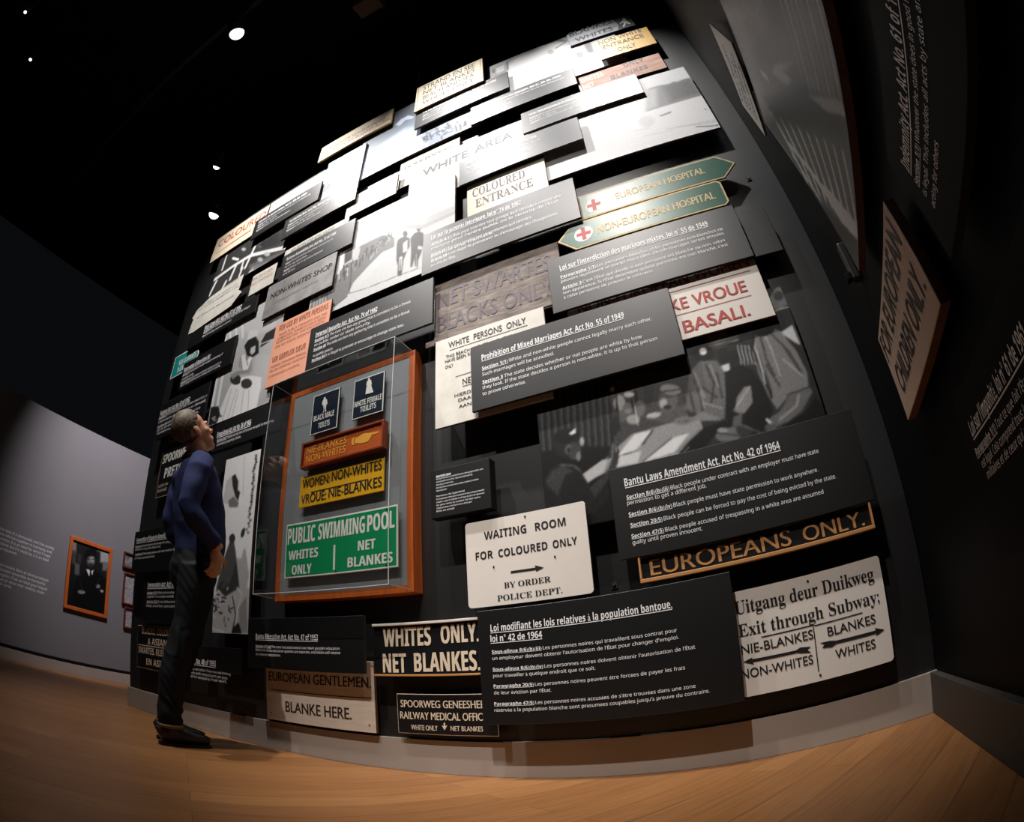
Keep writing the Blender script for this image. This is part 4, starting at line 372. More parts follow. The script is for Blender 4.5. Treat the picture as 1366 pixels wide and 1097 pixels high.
"ph_queue":[[2,228,205],[0,205,0.0067,[-2.197,2.58,-1.973,2.506,-1.788,2.584,-1.617,2.722,-1.5,2.765,-1.323,2.686,-1.315,2.496,-1.632,2.462,-1.99,2.471]],[0,120,0.008,[-2.188,2.598,-2.179,2.678,-2.003,2.762,-1.926,2.853,-1.828,2.96,-1.642,2.966,-1.541,2.892,-1.534,2.805,-1.626,2.806,-1.723,2.74,-1.83,2.657,-1.871,2.557,-1.959,2.521]],[1,80,0.0025,[-1.592,2.862,-1.591,2.886]],[0,45,0.0025,[-1.586,2.891,-1.586,2.888,-1.587,2.886,-1.588,2.885,-1.59,2.886,-1.592,2.889,-1.594,2.892,-1.595,2.896,-1.594,2.899,-1.593,2.901,-1.592,2.901,-1.59,2.9,-1.588,2.898,-1.587,2.894]],[1,150,0.0033,[-1.929,2.761,-1.937,2.841]],[0,45,0.0027,[-1.932,2.845,-1.932,2.842,-1.933,2.84,-1.935,2.84,-1.937,2.841,-1.939,2.843,-1.941,2.847,-1.942,2.85,-1.942,2.853,-1.941,2.855,-1.939,2.856,-1.937,2.855,-1.935,2.852,-1.933,2.849]],[1,40,0.0032,[-1.826,2.785,-1.829,2.837]],[0,45,0.0026,[-1.824,2.842,-1.824,2.839,-1.825,2.837,-1.826,2.836,-1.829,2.837,-1.831,2.84,-1.832,2.843,-1.833,2.846,-1.833,2.85,-1.832,2.852,-1.831,2.852,-1.828,2.851,-1.826,2.849,-1.825,2.845]],[1,200,0.0025,[-1.574,2.921,-1.574,2.964]],[0,45,0.0026,[-1.569,2.969,-1.569,2.966,-1.57,2.964,-1.571,2.963,-1.573,2.965,-1.575,2.967,-1.577,2.97,-1.578,2.974,-1.577,2.977,-1.577,2.979,-1.575,2.98,-1.573,2.979,-1.571,2.976,-1.57,2.973]],[1,60,0.004,[-2.052,2.713,-2.064,2.809]],[0,45,0.0028,[-2.059,2.814,-2.059,2.811,-2.06,2.809,-2.062,2.808,-2.064,2.809,-2.067,2.812,-2.069,2.815,-2.07,2.819,-2.07,2.822,-2.069,2.824,-2.067,2.824,-2.065,2.823,-2.062,2.821,-2.06,2.817]],[1,150,0.004,[-2.082,2.712,-2.091,2.788]],[0,45,0.0028,[-2.086,2.792,-2.086,2.789,-2.086,2.787,-2.088,2.787,-2.091,2.788,-2.093,2.791,-2.095,2.794,-2.096,2.798,-2.096,2.801,-2.095,2.803,-2.093,2.803,-2.091,2.802,-2.089,2.799,-2.087,2.796]],[1,150,0.0025,[-1.588,2.916,-1.588,2.951]],[0,45,0.0026,[-1.583,2.956,-1.583,2.953,-1.584,2.951,-1.585,2.95,-1.587,2.951,-1.589,2.954,-1.591,2.957,-1.592,2.961,-1.592,2.964,-1.591,2.966,-1.589,2.967,-1.587,2.966,-1.585,2.963,-1.584,2.96]],[1,150,0.0025,[-1.597,2.887,-1.597,2.933]],[0,45,0.0026,[-1.593,2.938,-1.593,2.935,-1.594,2.933,-1.595,2.932,-1.597,2.933,-1.599,2.936,-1.601,2.939,-1.601,2.943,-1.601,2.946,-1.6,2.948,-1.599,2.948,-1.597,2.947,-1.595,2.945,-1.593,2.941]],[1,200,0.0033,[-1.86,2.794,-1.862,2.841]],[0,45,0.0026,[-1.857,2.846,-1.857,2.842,-1.858,2.84,-1.86,2.84,-1.862,2.841,-1.864,2.844,-1.866,2.847,-1.867,2.85,-1.867,2.854,-1.866,2.856,-1.864,2.856,-1.862,2.855,-1.86,2.853,-1.858,2.849]],[1,200,0.0025,[-1.69,2.813,-1.69,2.852]],[0,45,0.0025,[-1.685,2.857,-1.685,2.854,-1.686,2.852,-1.688,2.851,-1.69,2.852,-1.692,2.855,-1.694,2.858,-1.694,2.861,-1.694,2.864,-1.693,2.866,-1.692,2.867,-1.69,2.866,-1.688,2.864,-1.686,2.86]],[1,40,0.004,[-2.052,2.683,-2.063,2.776]],[0,45,0.0027,[-2.058,2.781,-2.058,2.777,-2.059,2.776,-2.061,2.775,-2.063,2.776,-2.065,2.779,-2.067,2.782,-2.068,2.786,-2.069,2.789,-2.068,2.791,-2.066,2.791,-2.063,2.79,-2.061,2.787,-2.059,2.784]],[1,80,0.0025,[-1.709,2.814,-1.71,2.86]],[0,45,0.0026,[-1.705,2.865,-1.705,2.862,-1.706,2.86,-1.708,2.859,-1.71,2.86,-1.712,2.863,-1.714,2.866,-1.714,2.87,-1.714,2.873,-1.713,2.875,-1.712,2.875,-1.71,2.874,-1.708,2.872,-1.706,2.868]],[1,40,0.0025,[-1.663,2.843,-1.663,2.88]],[0,45,0.0026,[-1.658,2.884,-1.659,2.881,-1.66,2.879,-1.661,2.879,-1.663,2.88,-1.665,2.882,-1.667,2.886,-1.667,2.889,-1.667,2.892,-1.666,2.894,-1.665,2.895,-1.663,2.894,-1.661,2.891,-1.659,2.888]],[1,230,0.0032,[-1.892,2.739,-1.899,2.816]],[0,45,0.0026,[-1.894,2.821,-1.894,2.818,-1.895,2.816,-1.896,2.815,-1.899,2.816,-1.901,2.819,-1.903,2.822,-1.904,2.826,-1.904,2.829,-1.903,2.831,-1.901,2.831,-1.899,2.83,-1.897,2.828,-1.895,2.824]],[1,60,0.0032,[-1.912,2.726,-1.914,2.771]],[0,45,0.0026,[-1.909,2.776,-1.909,2.773,-1.91,2.771,-1.912,2.77,-1.914,2.771,-1.916,2.774,-1.918,2.777,-1.919,2.78,-1.919,2.783,-1.918,2.785,-1.916,2.786,-1.914,2.785,-1.912,2.782,-1.91,2.779]],[1,80,0.0026,[-1.636,2.905,-1.635,2.933]],[0,45,0.0026,[-1.63,2.937,-1.63,2.934,-1.631,2.932,-1.633,2.932,-1.635,2.933,-1.637,2.935,-1.638,2.939,-1.639,2.942,-1.639,2.945,-1.638,2.947,-1.636,2.948,-1.634,2.947,-1.633,2.944,-1.631,2.941]],[1,40,0.0025,[-1.681,2.822,-1.681,2.864]],[0,45,0.0025,[-1.676,2.869,-1.677,2.866,-1.677,2.864,-1.679,2.863,-1.681,2.864,-1.683,2.867,-1.685,2.87,-1.685,2.874,-1.685,2.877,-1.684,2.879,-1.683,2.879,-1.681,2.878,-1.679,2.876,-1.677,2.872]],[1,40,0.0025,[-1.732,2.81,-1.732,2.843]],[0,45,0.0026,[-1.727,2.847,-1.727,2.844,-1.728,2.842,-1.73,2.842,-1.732,2.843,-1.734,2.845,-1.736,2.849,-1.737,2.852,-1.736,2.855,-1.736,2.857,-1.734,2.858,-1.732,2.857,-1.73,2.854,-1.728,2.851]],[1,150,0.0032,[-1.769,2.832,-1.771,2.876]],[0,45,0.0026,[-1.766,2.881,-1.766,2.878,-1.767,2.876,-1.768,2.875,-1.77,2.876,-1.772,2.879,-1.774,2.882,-1.775,2.886,-1.775,2.889,-1.774,2.891,-1.772,2.891,-1.77,2.89,-1.768,2.888,-1.767,2.884]],[1,150,0.0032,[-1.814,2.813,-1.816,2.857]],[0,45,0.0026,[-1.811,2.862,-1.811,2.858,-1.812,2.856,-1.814,2.856,-1.816,2.857,-1.818,2.86,-1.82,2.863,-1.821,2.866,-1.821,2.87,-1.82,2.872,-1.818,2.872,-1.816,2.871,-1.814,2.869,-1.812,2.865]],[1,200,0.004,[-2.119,2.684,-2.124,2.741]],[0,45,0.0027,[-2.119,2.746,-2.119,2.743,-2.12,2.741,-2.122,2.74,-2.124,2.741,-2.127,2.744,-2.129,2.747,-2.13,2.751,-2.13,2.754,-2.129,2.756,-2.127,2.756,-2.125,2.755,-2.122,2.753,-2.12,2.749]],[1,200,0.0032,[-1.861,2.781,-1.868,2.857]],[0,45,0.0027,[-1.863,2.862,-1.863,2.859,-1.864,2.857,-1.865,2.856,-1.867,2.857,-1.87,2.86,-1.871,2.863,-1.872,2.867,-1.872,2.87,-1.871,2.872,-1.87,2.872,-1.867,2.871,-1.865,2.869,-1.864,2.865]],[1,60,0.0032,[-1.796,2.77,-1.799,2.83]],[0,45,0.0026,[-1.795,2.834,-1.795,2.831,-1.796,2.829,-1.797,2.829,-1.799,2.83,-1.801,2.832,-1.803,2.836,-1.804,2.839,-1.804,2.842,-1.803,2.844,-1.801,2.845,-1.799,2.844,-1.797,2.841,-1.795,2.838]],[1,60,0.0025,[-1.702,2.84,-1.704,2.892]],[0,45,0.0026,[-1.699,2.897,-1.699,2.894,-1.7,2.892,-1.702,2.892,-1.704,2.893,-1.706,2.895,-1.708,2.898,-1.709,2.902,-1.709,2.905,-1.708,2.907,-1.706,2.908,-1.704,2.907,-1.702,2.904,-1.7,2.901]],[1,150,0.0039,[-2.041,2.671,-2.048,2.738]],[0,45,0.0027,[-2.043,2.743,-2.043,2.74,-2.044,2.738,-2.046,2.737,-2.048,2.738,-2.05,2.741,-2.052,2.744,-2.053,2.747,-2.053,2.75,-2.053,2.752,-2.051,2.753,-2.048,2.752,-2.046,2.749,-2.044,2.746]],[1,230,0.0025,[-1.671,2.868,-1.67,2.895]],[0,45,0.0026,[-1.665,2.9,-1.665,2.897,-1.666,2.895,-1.668,2.894,-1.67,2.895,-1.671,2.898,-1.673,2.901,-1.674,2.905,-1.674,2.908,-1.673,2.91,-1.671,2.91,-1.669,2.909,-1.667,2.907,-1.666,2.903]],[1,80,0.0039,[-1.982,2.726,-1.988,2.787]],[0,45,0.0027,[-1.983,2.791,-1.983,2.788,-1.984,2.786,-1.985,2.786,-1.988,2.787,-1.99,2.789,-1.992,2.793,-1.993,2.796,-1.993,2.799,-1.992,2.801,-1.99,2.802,-1.988,2.801,-1.986,2.798,-1.984,2.795]],[1,150,0.0025,[-1.65,2.88,-1.651,2.923]],[0,45,0.0026,[-1.646,2.928,-1.646,2.924,-1.647,2.922,-1.649,2.922,-1.651,2.923,-1.653,2.925,-1.654,2.929,-1.655,2.932,-1.655,2.936,-1.654,2.938,-1.652,2.938,-1.65,2.937,-1.648,2.935,-1.647,2.931]],[1,150,0.0032,[-1.833,2.754,-1.834,2.795]],[0,45,0.0026,[-1.83,2.799,-1.83,2.796,-1.831,2.794,-1.832,2.794,-1.834,2.795,-1.836,2.797,-1.838,2.8,-1.839,2.804,-1.839,2.807,-1.838,2.809,-1.836,2.809,-1.834,2.808,-1.832,2.806,-1.831,2.803]],[1,230,0.0025,[-1.579,2.883,-1.578,2.92]],[0,45,0.0025,[-1.573,2.925,-1.573,2.922,-1.574,2.92,-1.576,2.919,-1.578,2.92,-1.58,2.923,-1.581,2.926,-1.582,2.93,-1.582,2.933,-1.581,2.935,-1.579,2.936,-1.577,2.934,-1.575,2.932,-1.574,2.929]],[1,200,0.0025,[-1.69,2.815,-1.689,2.846]],[0,45,0.0025,[-1.685,2.85,-1.685,2.847,-1.686,2.845,-1.687,2.845,-1.689,2.846,-1.691,2.848,-1.693,2.852,-1.694,2.855,-1.694,2.858,-1.693,2.86,-1.691,2.861,-1.689,2.86,-1.687,2.857,-1.685,2.854]],[1,230,0.0041,[-2.021,2.782,-2.029,2.856]],[0,45,0.0028,[-2.024,2.86,-2.024,2.857,-2.025,2.855,-2.027,2.855,-2.029,2.856,-2.031,2.858,-2.033,2.862,-2.035,2.865,-2.035,2.869,-2.034,2.871,-2.032,2.871,-2.029,2.87,-2.027,2.867,-2.025,2.864]],[1,200,0.0025,[-1.659,2.863,-1.66,2.914]],[0,45,0.0026,[-1.655,2.919,-1.656,2.916,-1.656,2.914,-1.658,2.913,-1.66,2.914,-1.662,2.917,-1.664,2.92,-1.664,2.924,-1.664,2.927,-1.663,2.929,-1.662,2.929,-1.66,2.928,-1.658,2.926,-1.656,2.922]],[1,80,0.0025,[-1.706,2.844,-1.708,2.897]],[0,45,0.0026,[-1.703,2.902,-1.703,2.899,-1.704,2.897,-1.705,2.896,-1.707,2.897,-1.71,2.9,-1.711,2.903,-1.712,2.907,-1.712,2.91,-1.711,2.912,-1.709,2.913,-1.707,2.911,-1.705,2.909,-1.704,2.906]],[1,40,0.0033,[-1.926,2.751,-1.934,2.833]],[0,45,0.0027,[-1.929,2.837,-1.929,2.834,-1.93,2.832,-1.931,2.832,-1.934,2.833,-1.936,2.835,-1.938,2.839,-1.939,2.842,-1.939,2.845,-1.938,2.847,-1.936,2.848,-1.934,2.847,-1.932,2.844,-1.93,2.841]],[1,200,0.0039,[-1.957,2.736,-1.964,2.807]],[0,45,0.0027,[-1.959,2.812,-1.959,2.809,-1.96,2.807,-1.962,2.806,-1.964,2.807,-1.966,2.81,-1.968,2.813,-1.969,2.817,-1.969,2.82,-1.968,2.822,-1.966,2.822,-1.964,2.821,-1.962,2.819,-1.96,2.815]],[1,150,0.0025,[-1.627,2.876,-1.627,2.911]],[0,45,0.0026,[-1.622,2.915,-1.622,2.912,-1.623,2.91,-1.625,2.91,-1.626,2.911,-1.628,2.913,-1.63,2.917,-1.631,2.92,-1.631,2.923,-1.63,2.925,-1.628,2.926,-1.626,2.925,-1.624,2.922,-1.623,2.919]],[1,60,0.0032,[-1.863,2.756,-1.868,2.825]],[0,45,0.0026,[-1.863,2.83,-1.863,2.827,-1.864,2.825,-1.866,2.824,-1.868,2.825,-1.87,2.828,-1.872,2.831,-1.873,2.835,-1.873,2.838,-1.872,2.84,-1.87,2.84,-1.868,2.839,-1.866,2.837,-1.864,2.833]],[1,200,0.0025,[-1.578,2.876,-1.577,2.912]],[0,45,0.0025,[-1.572,2.917,-1.572,2.914,-1.573,2.912,-1.575,2.911,-1.577,2.912,-1.579,2.915,-1.58,2.918,-1.581,2.922,-1.581,2.925,-1.58,2.927,-1.578,2.927,-1.576,2.926,-1.574,2.924,-1.573,2.921]],[1,40,0.0026,[-1.749,2.831,-1.752,2.894]],[0,45,0.0026,[-1.747,2.899,-1.748,2.896,-1.748,2.894,-1.75,2.893,-1.752,2.894,-1.754,2.897,-1.756,2.9,-1.757,2.904,-1.757,2.907,-1.756,2.909,-1.754,2.909,-1.752,2.908,-1.75,2.906,-1.748,2.902]],[1,80,0.0041,[-2.154,2.68,-2.168,2.781]],[0,45,0.0028,[-2.163,2.785,-2.163,2.782,-2.164,2.78,-2.166,2.78,-2.168,2.781,-2.171,2.783,-2.173,2.787,-2.174,2.791,-2.174,2.794,-2.173,2.796,-2.171,2.796,-2.169,2.795,-2.166,2.792,-2.164,2.789]],[1,60,0.0032,[-1.911,2.714,-1.918,2.786]],[0,45,0.0026,[-1.913,2.79,-1.913,2.787,-1.913,2.785,-1.915,2.785,-1.917,2.786,-1.92,2.788,-1.921,2.792,-1.922,2.795,-1.922,2.798,-1.921,2.8,-1.92,2.801,-1.917,2.8,-1.915,2.797,-1.914,2.794]],[1,200,0.0025,[-1.703,2.8,-1.703,2.837]],[0,45,0.0025,[-1.699,2.842,-1.699,2.839,-1.7,2.837,-1.701,2.836,-1.703,2.837,-1.705,2.84,-1.707,2.843,-1.708,2.846,-1.708,2.849,-1.707,2.851,-1.705,2.852,-1.703,2.851,-1.701,2.848,-1.699,2.845]],[1,230,0.004,[-2.077,2.687,-2.086,2.764]],[0,45,0.0027,[-2.081,2.768,-2.081,2.765,-2.082,2.763,-2.083,2.763,-2.086,2.764,-2.088,2.767,-2.09,2.77,-2.091,2.773,-2.091,2.776,-2.09,2.778,-2.088,2.779,-2.086,2.778,-2.084,2.775,-2.082,2.772]],[1,60,0.0026,[-1.755,2.844,-1.758,2.905]],[0,45,0.0026,[-1.753,2.909,-1.753,2.906,-1.754,2.904,-1.756,2.904,-1.758,2.905,-1.76,2.907,-1.762,2.911,-1.762,2.914,-1.762,2.917,-1.761,2.919,-1.76,2.92,-1.758,2.919,-1.756,2.916,-1.754,2.913]],[1,60,0.0025,[-1.615,2.891,-1.615,2.934]],[0,45,0.0026,[-1.61,2.939,-1.61,2.935,-1.611,2.933,-1.613,2.933,-1.615,2.934,-1.617,2.936,-1.618,2.94,-1.619,2.943,-1.619,2.947,-1.618,2.949,-1.616,2.949,-1.614,2.948,-1.612,2.946,-1.611,2.942]],[1,40,0.0025,[-1.715,2.839,-1.718,2.897]],[0,45,0.0026,[-1.713,2.901,-1.713,2.898,-1.714,2.896,-1.716,2.896,-1.718,2.897,-1.72,2.899,-1.721,2.903,-1.722,2.906,-1.722,2.909,-1.721,2.911,-1.719,2.912,-1.717,2.911,-1.715,2.908,-1.714,2.905]],[1,60,0.0025,[-1.665,2.864,-1.664,2.895]],[0,45,0.0026,[-1.659,2.899,-1.66,2.896,-1.661,2.894,-1.662,2.894,-1.664,2.895,-1.666,2.897,-1.668,2.901,-1.669,2.904,-1.668,2.907,-1.667,2.909,-1.666,2.91,-1.664,2.909,-1.662,2.906,-1.66,2.903]],[1,200,0.0025,[-1.67,2.82,-1.671,2.87]],[0,45,0.0025,[-1.666,2.875,-1.667,2.872,-1.667,2.87,-1.669,2.869,-1.671,2.87,-1.673,2.873,-1.675,2.876,-1.675,2.88,-1.675,2.883,-1.674,2.885,-1.673,2.885,-1.671,2.884,-1.669,2.882,-1.667,2.878]],[1,80,0.0025,[-1.627,2.863,-1.627,2.908]],[0,45,0.0026,[-1.622,2.913,-1.622,2.91,-1.623,2.907,-1.625,2.907,-1.627,2.908,-1.629,2.91,-1.63,2.914,-1.631,2.917,-1.631,2.921,-1.63,2.923,-1.628,2.923,-1.627,2.922,-1.625,2.92,-1.623,2.916]],[1,40,0.0025,[-1.566,2.901,-1.565,2.935]],[0,45,0.0025,[-1.56,2.939,-1.561,2.936,-1.561,2.934,-1.563,2.934,-1.565,2.935,-1.567,2.937,-1.568,2.941,-1.569,2.944,-1.569,2.947,-1.568,2.949,-1.566,2.95,-1.565,2.949,-1.563,2.946,-1.561,2.943]],[1,230,0.0025,[-1.604,2.871,-1.603,2.901]],[0,45,0.0025,[-1.598,2.906,-1.598,2.902,-1.599,2.9,-1.601,2.9,-1.603,2.901,-1.605,2.903,-1.606,2.907,-1.607,2.91,-1.607,2.913,-1.606,2.915,-1.604,2.916,-1.602,2.915,-1.6,2.912,-1.599,2.909]],[1,60,0.0032,[-1.778,2.808,-1.78,2.853]],[0,45,0.0026,[-1.775,2.857,-1.775,2.854,-1.776,2.852,-1.777,2.852,-1.779,2.853,-1.782,2.855,-1.783,2.859,-1.784,2.862,-1.784,2.865,-1.783,2.867,-1.781,2.868,-1.779,2.867,-1.777,2.864,-1.776,2.861]],[1,230,0.004,[-2.008,2.721,-2.011,2.769]],[0,45,0.0027,[-2.006,2.773,-2.006,2.77,-2.007,2.768,-2.009,2.768,-2.011,2.769,-2.013,2.771,-2.015,2.774,-2.016,2.778,-2.016,2.781,-2.015,2.783,-2.014,2.783,-2.011,2.782,-2.009,2.78,-2.007,2.777]],[1,150,0.004,[-2.061,2.701,-2.067,2.762]],[0,45,0.0027,[-2.062,2.767,-2.062,2.764,-2.063,2.762,-2.064,2.761,-2.067,2.762,-2.069,2.765,-2.071,2.768,-2.072,2.772,-2.072,2.775,-2.071,2.777,-2.069,2.777,-2.067,2.776,-2.065,2.774,-2.063,2.77]],[1,230,0.0033,[-1.903,2.76,-1.907,2.82]],[0,45,0.0027,[-1.902,2.824,-1.902,2.821,-1.903,2.819,-1.905,2.819,-1.907,2.82,-1.909,2.822,-1.911,2.826,-1.912,2.829,-1.912,2.832,-1.911,2.834,-1.91,2.835,-1.907,2.834,-1.905,2.831,-1.903,2.828]],[1,80,0.0025,[-1.618,2.851,-1.618,2.887]],[0,45,0.0025,[-1.613,2.891,-1.613,2.888,-1.614,2.886,-1.616,2.886,-1.618,2.887,-1.62,2.889,-1.621,2.893,-1.622,2.896,-1.622,2.899,-1.621,2.901,-1.619,2.902,-1.617,2.901,-1.615,2.898,-1.614,2.895]],[1,200,0.0025,[-1.712,2.786,-1.712,2.822]],[0,45,0.0025,[-1.708,2.827,-1.708,2.824,-1.709,2.822,-1.71,2.821,-1.712,2.822,-1.714,2.825,-1.716,2.828,-1.717,2.832,-1.717,2.835,-1.716,2.837,-1.714,2.837,-1.712,2.836,-1.71,2.834,-1.708,2.83]],[1,60,0.0033,[-1.951,2.724,-1.96,2.809]],[0,45,0.0027,[-1.955,2.813,-1.955,2.81,-1.956,2.808,-1.957,2.808,-1.96,2.809,-1.962,2.811,-1.964,2.815,-1.965,2.818,-1.965,2.821,-1.964,2.823,-1.962,2.824,-1.96,2.823,-1.958,2.82,-1.956,2.817]],[1,80,0.0032,[-1.898,2.736,-1.905,2.814]],[0,45,0.0027,[-1.9,2.818,-1.9,2.815,-1.901,2.813,-1.903,2.813,-1.905,2.814,-1.907,2.816,-1.909,2.819,-1.91,2.823,-1.91,2.826,-1.909,2.828,-1.907,2.829,-1.905,2.828,-1.903,2.825,-1.901,2.822]],[1,60,0.0025,[-1.588,2.898,-1.588,2.934]],[0,45,0.0026,[-1.583,2.939,-1.583,2.936,-1.584,2.934,-1.585,2.933,-1.587,2.935,-1.589,2.937,-1.591,2.94,-1.592,2.944,-1.592,2.947,-1.591,2.949,-1.589,2.95,-1.587,2.949,-1.585,2.946,-1.584,2.943]],[1,230,0.0039,[-1.96,2.75,-1.967,2.821]],[0,45,0.0027,[-1.962,2.826,-1.962,2.823,-1.963,2.821,-1.965,2.82,-1.967,2.821,-1.969,2.824,-1.971,2.827,-1.972,2.831,-1.972,2.834,-1.971,2.836,-1.969,2.836,-1.967,2.835,-1.965,2.833,-1.963,2.829]],[1,150,0.0025,[-1.652,2.845,-1.651,2.872]],[0,45,0.0025,[-1.646,2.877,-1.646,2.874,-1.647,2.872,-1.649,2.871,-1.651,2.872,-1.653,2.875,-1.654,2.878,-1.655,2.881,-1.655,2.885,-1.654,2.887,-1.652,2.887,-1.65,2.886,-1.648,2.884,-1.647,2.88]],[1,60,0.004,[-2.042,2.721,-2.052,2.806]],[0,45,0.0027,[-2.047,2.81,-2.047,2.807,-2.048,2.805,-2.049,2.805,-2.052,2.806,-2.054,2.808,-2.056,2.812,-2.057,2.815,-2.057,2.819,-2.056,2.821,-2.054,2.821,-2.052,2.82,-2.05,2.817,-2.048,2.814]],[1,40,0.0025,[-1.605,2.879,-1.604,2.917]],[0,45,0.0026,[-1.599,2.921,-1.6,2.918,-1.6,2.916,-1.602,2.916,-1.604,2.917,-1.606,2.919,-1.607,2.923,-1.608,2.926,-1.608,2.929,-1.607,2.931,-1.606,2.932,-1.604,2.931,-1.602,2.928,-1.6,2.925]],[1,200,0.0025,[-1.586,2.876,-1.586,2.921]],[0,45,0.0025,[-1.582,2.926,-1.582,2.923,-1.583,2.921,-1.584,2.92,-1.586,2.921,-1.588,2.924,-1.59,2.927,-1.59,2.931,-1.59,2.934,-1.589,2.936,-1.588,2.937,-1.586,2.936,-1.584,2.933,-1.582,2.93]],[1,200,0.0039,[-2.001,2.663,-2.011,2.75]],[0,45,0.0027,[-2.006,2.755,-2.006,2.752,-2.007,2.75,-2.009,2.749,-2.011,2.75,-2.013,2.753,-2.015,2.756,-2.016,2.759,-2.016,2.762,-2.015,2.764,-2.014,2.765,-2.011,2.764,-2.009,2.761,-2.007,2.758]],[1,150,0.004,[-2.033,2.71,-2.04,2.779]],[0,45,0.0027,[-2.035,2.783,-2.034,2.78,-2.035,2.778,-2.037,2.778,-2.04,2.779,-2.042,2.781,-2.044,2.785,-2.045,2.788,-2.045,2.791,-2.044,2.793,-2.042,2.794,-2.04,2.793,-2.038,2.79,-2.036,2.787]],[1,230,0.004,[-2.112,2.652,-2.121,2.726]],[0,45,0.0027,[-2.115,2.731,-2.115,2.728,-2.116,2.726,-2.118,2.725,-2.121,2.726,-2.123,2.729,-2.125,2.732,-2.126,2.736,-2.126,2.739,-2.125,2.741,-2.123,2.741,-2.121,2.74,-2.119,2.737,-2.117,2.734]],[1,200,0.0025,[-1.602,2.873,-1.601,2.9]],[0,45,0.0025,[-1.596,2.905,-1.596,2.902,-1.597,2.9,-1.599,2.899,-1.601,2.9,-1.602,2.903,-1.604,2.906,-1.605,2.91,-1.605,2.913,-1.604,2.915,-1.602,2.915,-1.6,2.914,-1.598,2.912,-1.597,2.908]],[0,195,0.0043,[-2.019,2.934,-1.956,2.972,-1.834,2.989,-1.812,2.927,-1.818,2.846,-1.926,2.853]],[0,58,0.0042,[-1.945,2.975,-1.882,2.979,-1.874,2.875,-1.933,2.863]],[0,235,0.0043,[-1.989,2.959,-1.957,2.964,-1.943,2.874,-1.98,2.869]],[1,235,0.0071,[-1.981,2.979,-1.96,2.823]],[1,120,0.0023,[-1.899,3.208,-1.787,2.988]],[1,45,0.0018,[-1.852,2.58,-1.723,2.559,-1.503,2.55,-1.335,2.54]],[1,60,0.0024,[-1.852,2.58,-1.866,2.87]],[1,80,0.0018,[-1.967,2.535,-1.861,2.563]],[0,66,0.0036,[-1.519,2.821,-1.512,2.853,-1.486,2.86,-1.457,2.855,-1.425,2.819,-1.421,2.747,-1.442,2.707,-1.458,2.654,-1.46,2.58,-1.466,2.539,-1.492,2.551,-1.494,2.628,-1.509,2.68]],[0,58,0.0036,[-1.443,2.869,-1.444,2.858,-1.449,2.851,-1.455,2.849,-1.463,2.854,-1.471,2.863,-1.476,2.875,-1.479,2.888,-1.478,2.899,-1.474,2.906,-1.467,2.907,-1.459,2.903,-1.452,2.894,-1.446,2.882]],[0,240,0.0036,[-1.471,2.802,-1.44,2.815,-1.436,2.721,-1.465,2.719]],[0,225,0.0034,[-1.49,2.698,-1.467,2.692,-1.465,2.583,-1.485,2.586]],[1,50,0.0028,[-1.479,2.676,-1.473,2.554]],[0,58,0.0035,[-1.419,2.815,-1.393,2.846,-1.359,2.845,-1.329,2.814,-1.317,2.728,-1.335,2.659,-1.354,2.604,-1.355,2.551,-1.373,2.57,-1.381,2.638,-1.393,2.569,-1.405,2.58,-1.406,2.695]],[0,55,0.0035,[-1.347,2.865,-1.348,2.854,-1.353,2.847,-1.359,2.845,-1.367,2.849,-1.374,2.858,-1.379,2.87,-1.381,2.883,-1.38,2.894,-1.376,2.901,-1.37,2.903,-1.362,2.898,-1.355,2.889,-1.35,2.877]],[0,205,0.0034,[-1.36,2.727,-1.328,2.7,-1.332,2.677,-1.363,2.699]],[1,220,0.0022,[-1.368,2.659,-1.365,2.567]],[0,160,0.0105,[-2.157,2.563,-2.162,2.653,-2.067,2.655,-2.015,2.588,-2.103,2.529]],[1,60,0.0026,[-2.14,2.599,-2.143,2.713]],[1,60,0.0026,[-2.114,2.601,-2.119,2.713]],[1,60,0.0026,[-2.088,2.603,-2.095,2.713]],[1,60,0.0026,[-2.063,2.605,-2.071,2.714]],[1,60,0.0026,[-2.038,2.607,-2.048,2.714]],[0,176,0.0178,[-1.458,3.006,-1.304,2.92,-1.116,2.925,-1.116,2.864,-1.33,2.849,-1.537,2.962]],[0,196,0.0127,[-1.497,2.977,-1.238,2.944,-1.116,2.938,-1.116,2.888,-1.332,2.886]],[0,214,0.0215,[-1.884,3.267,-1.653,3.065,-1.494,2.938,-1.831,3.062]],[3,8,260,2]],
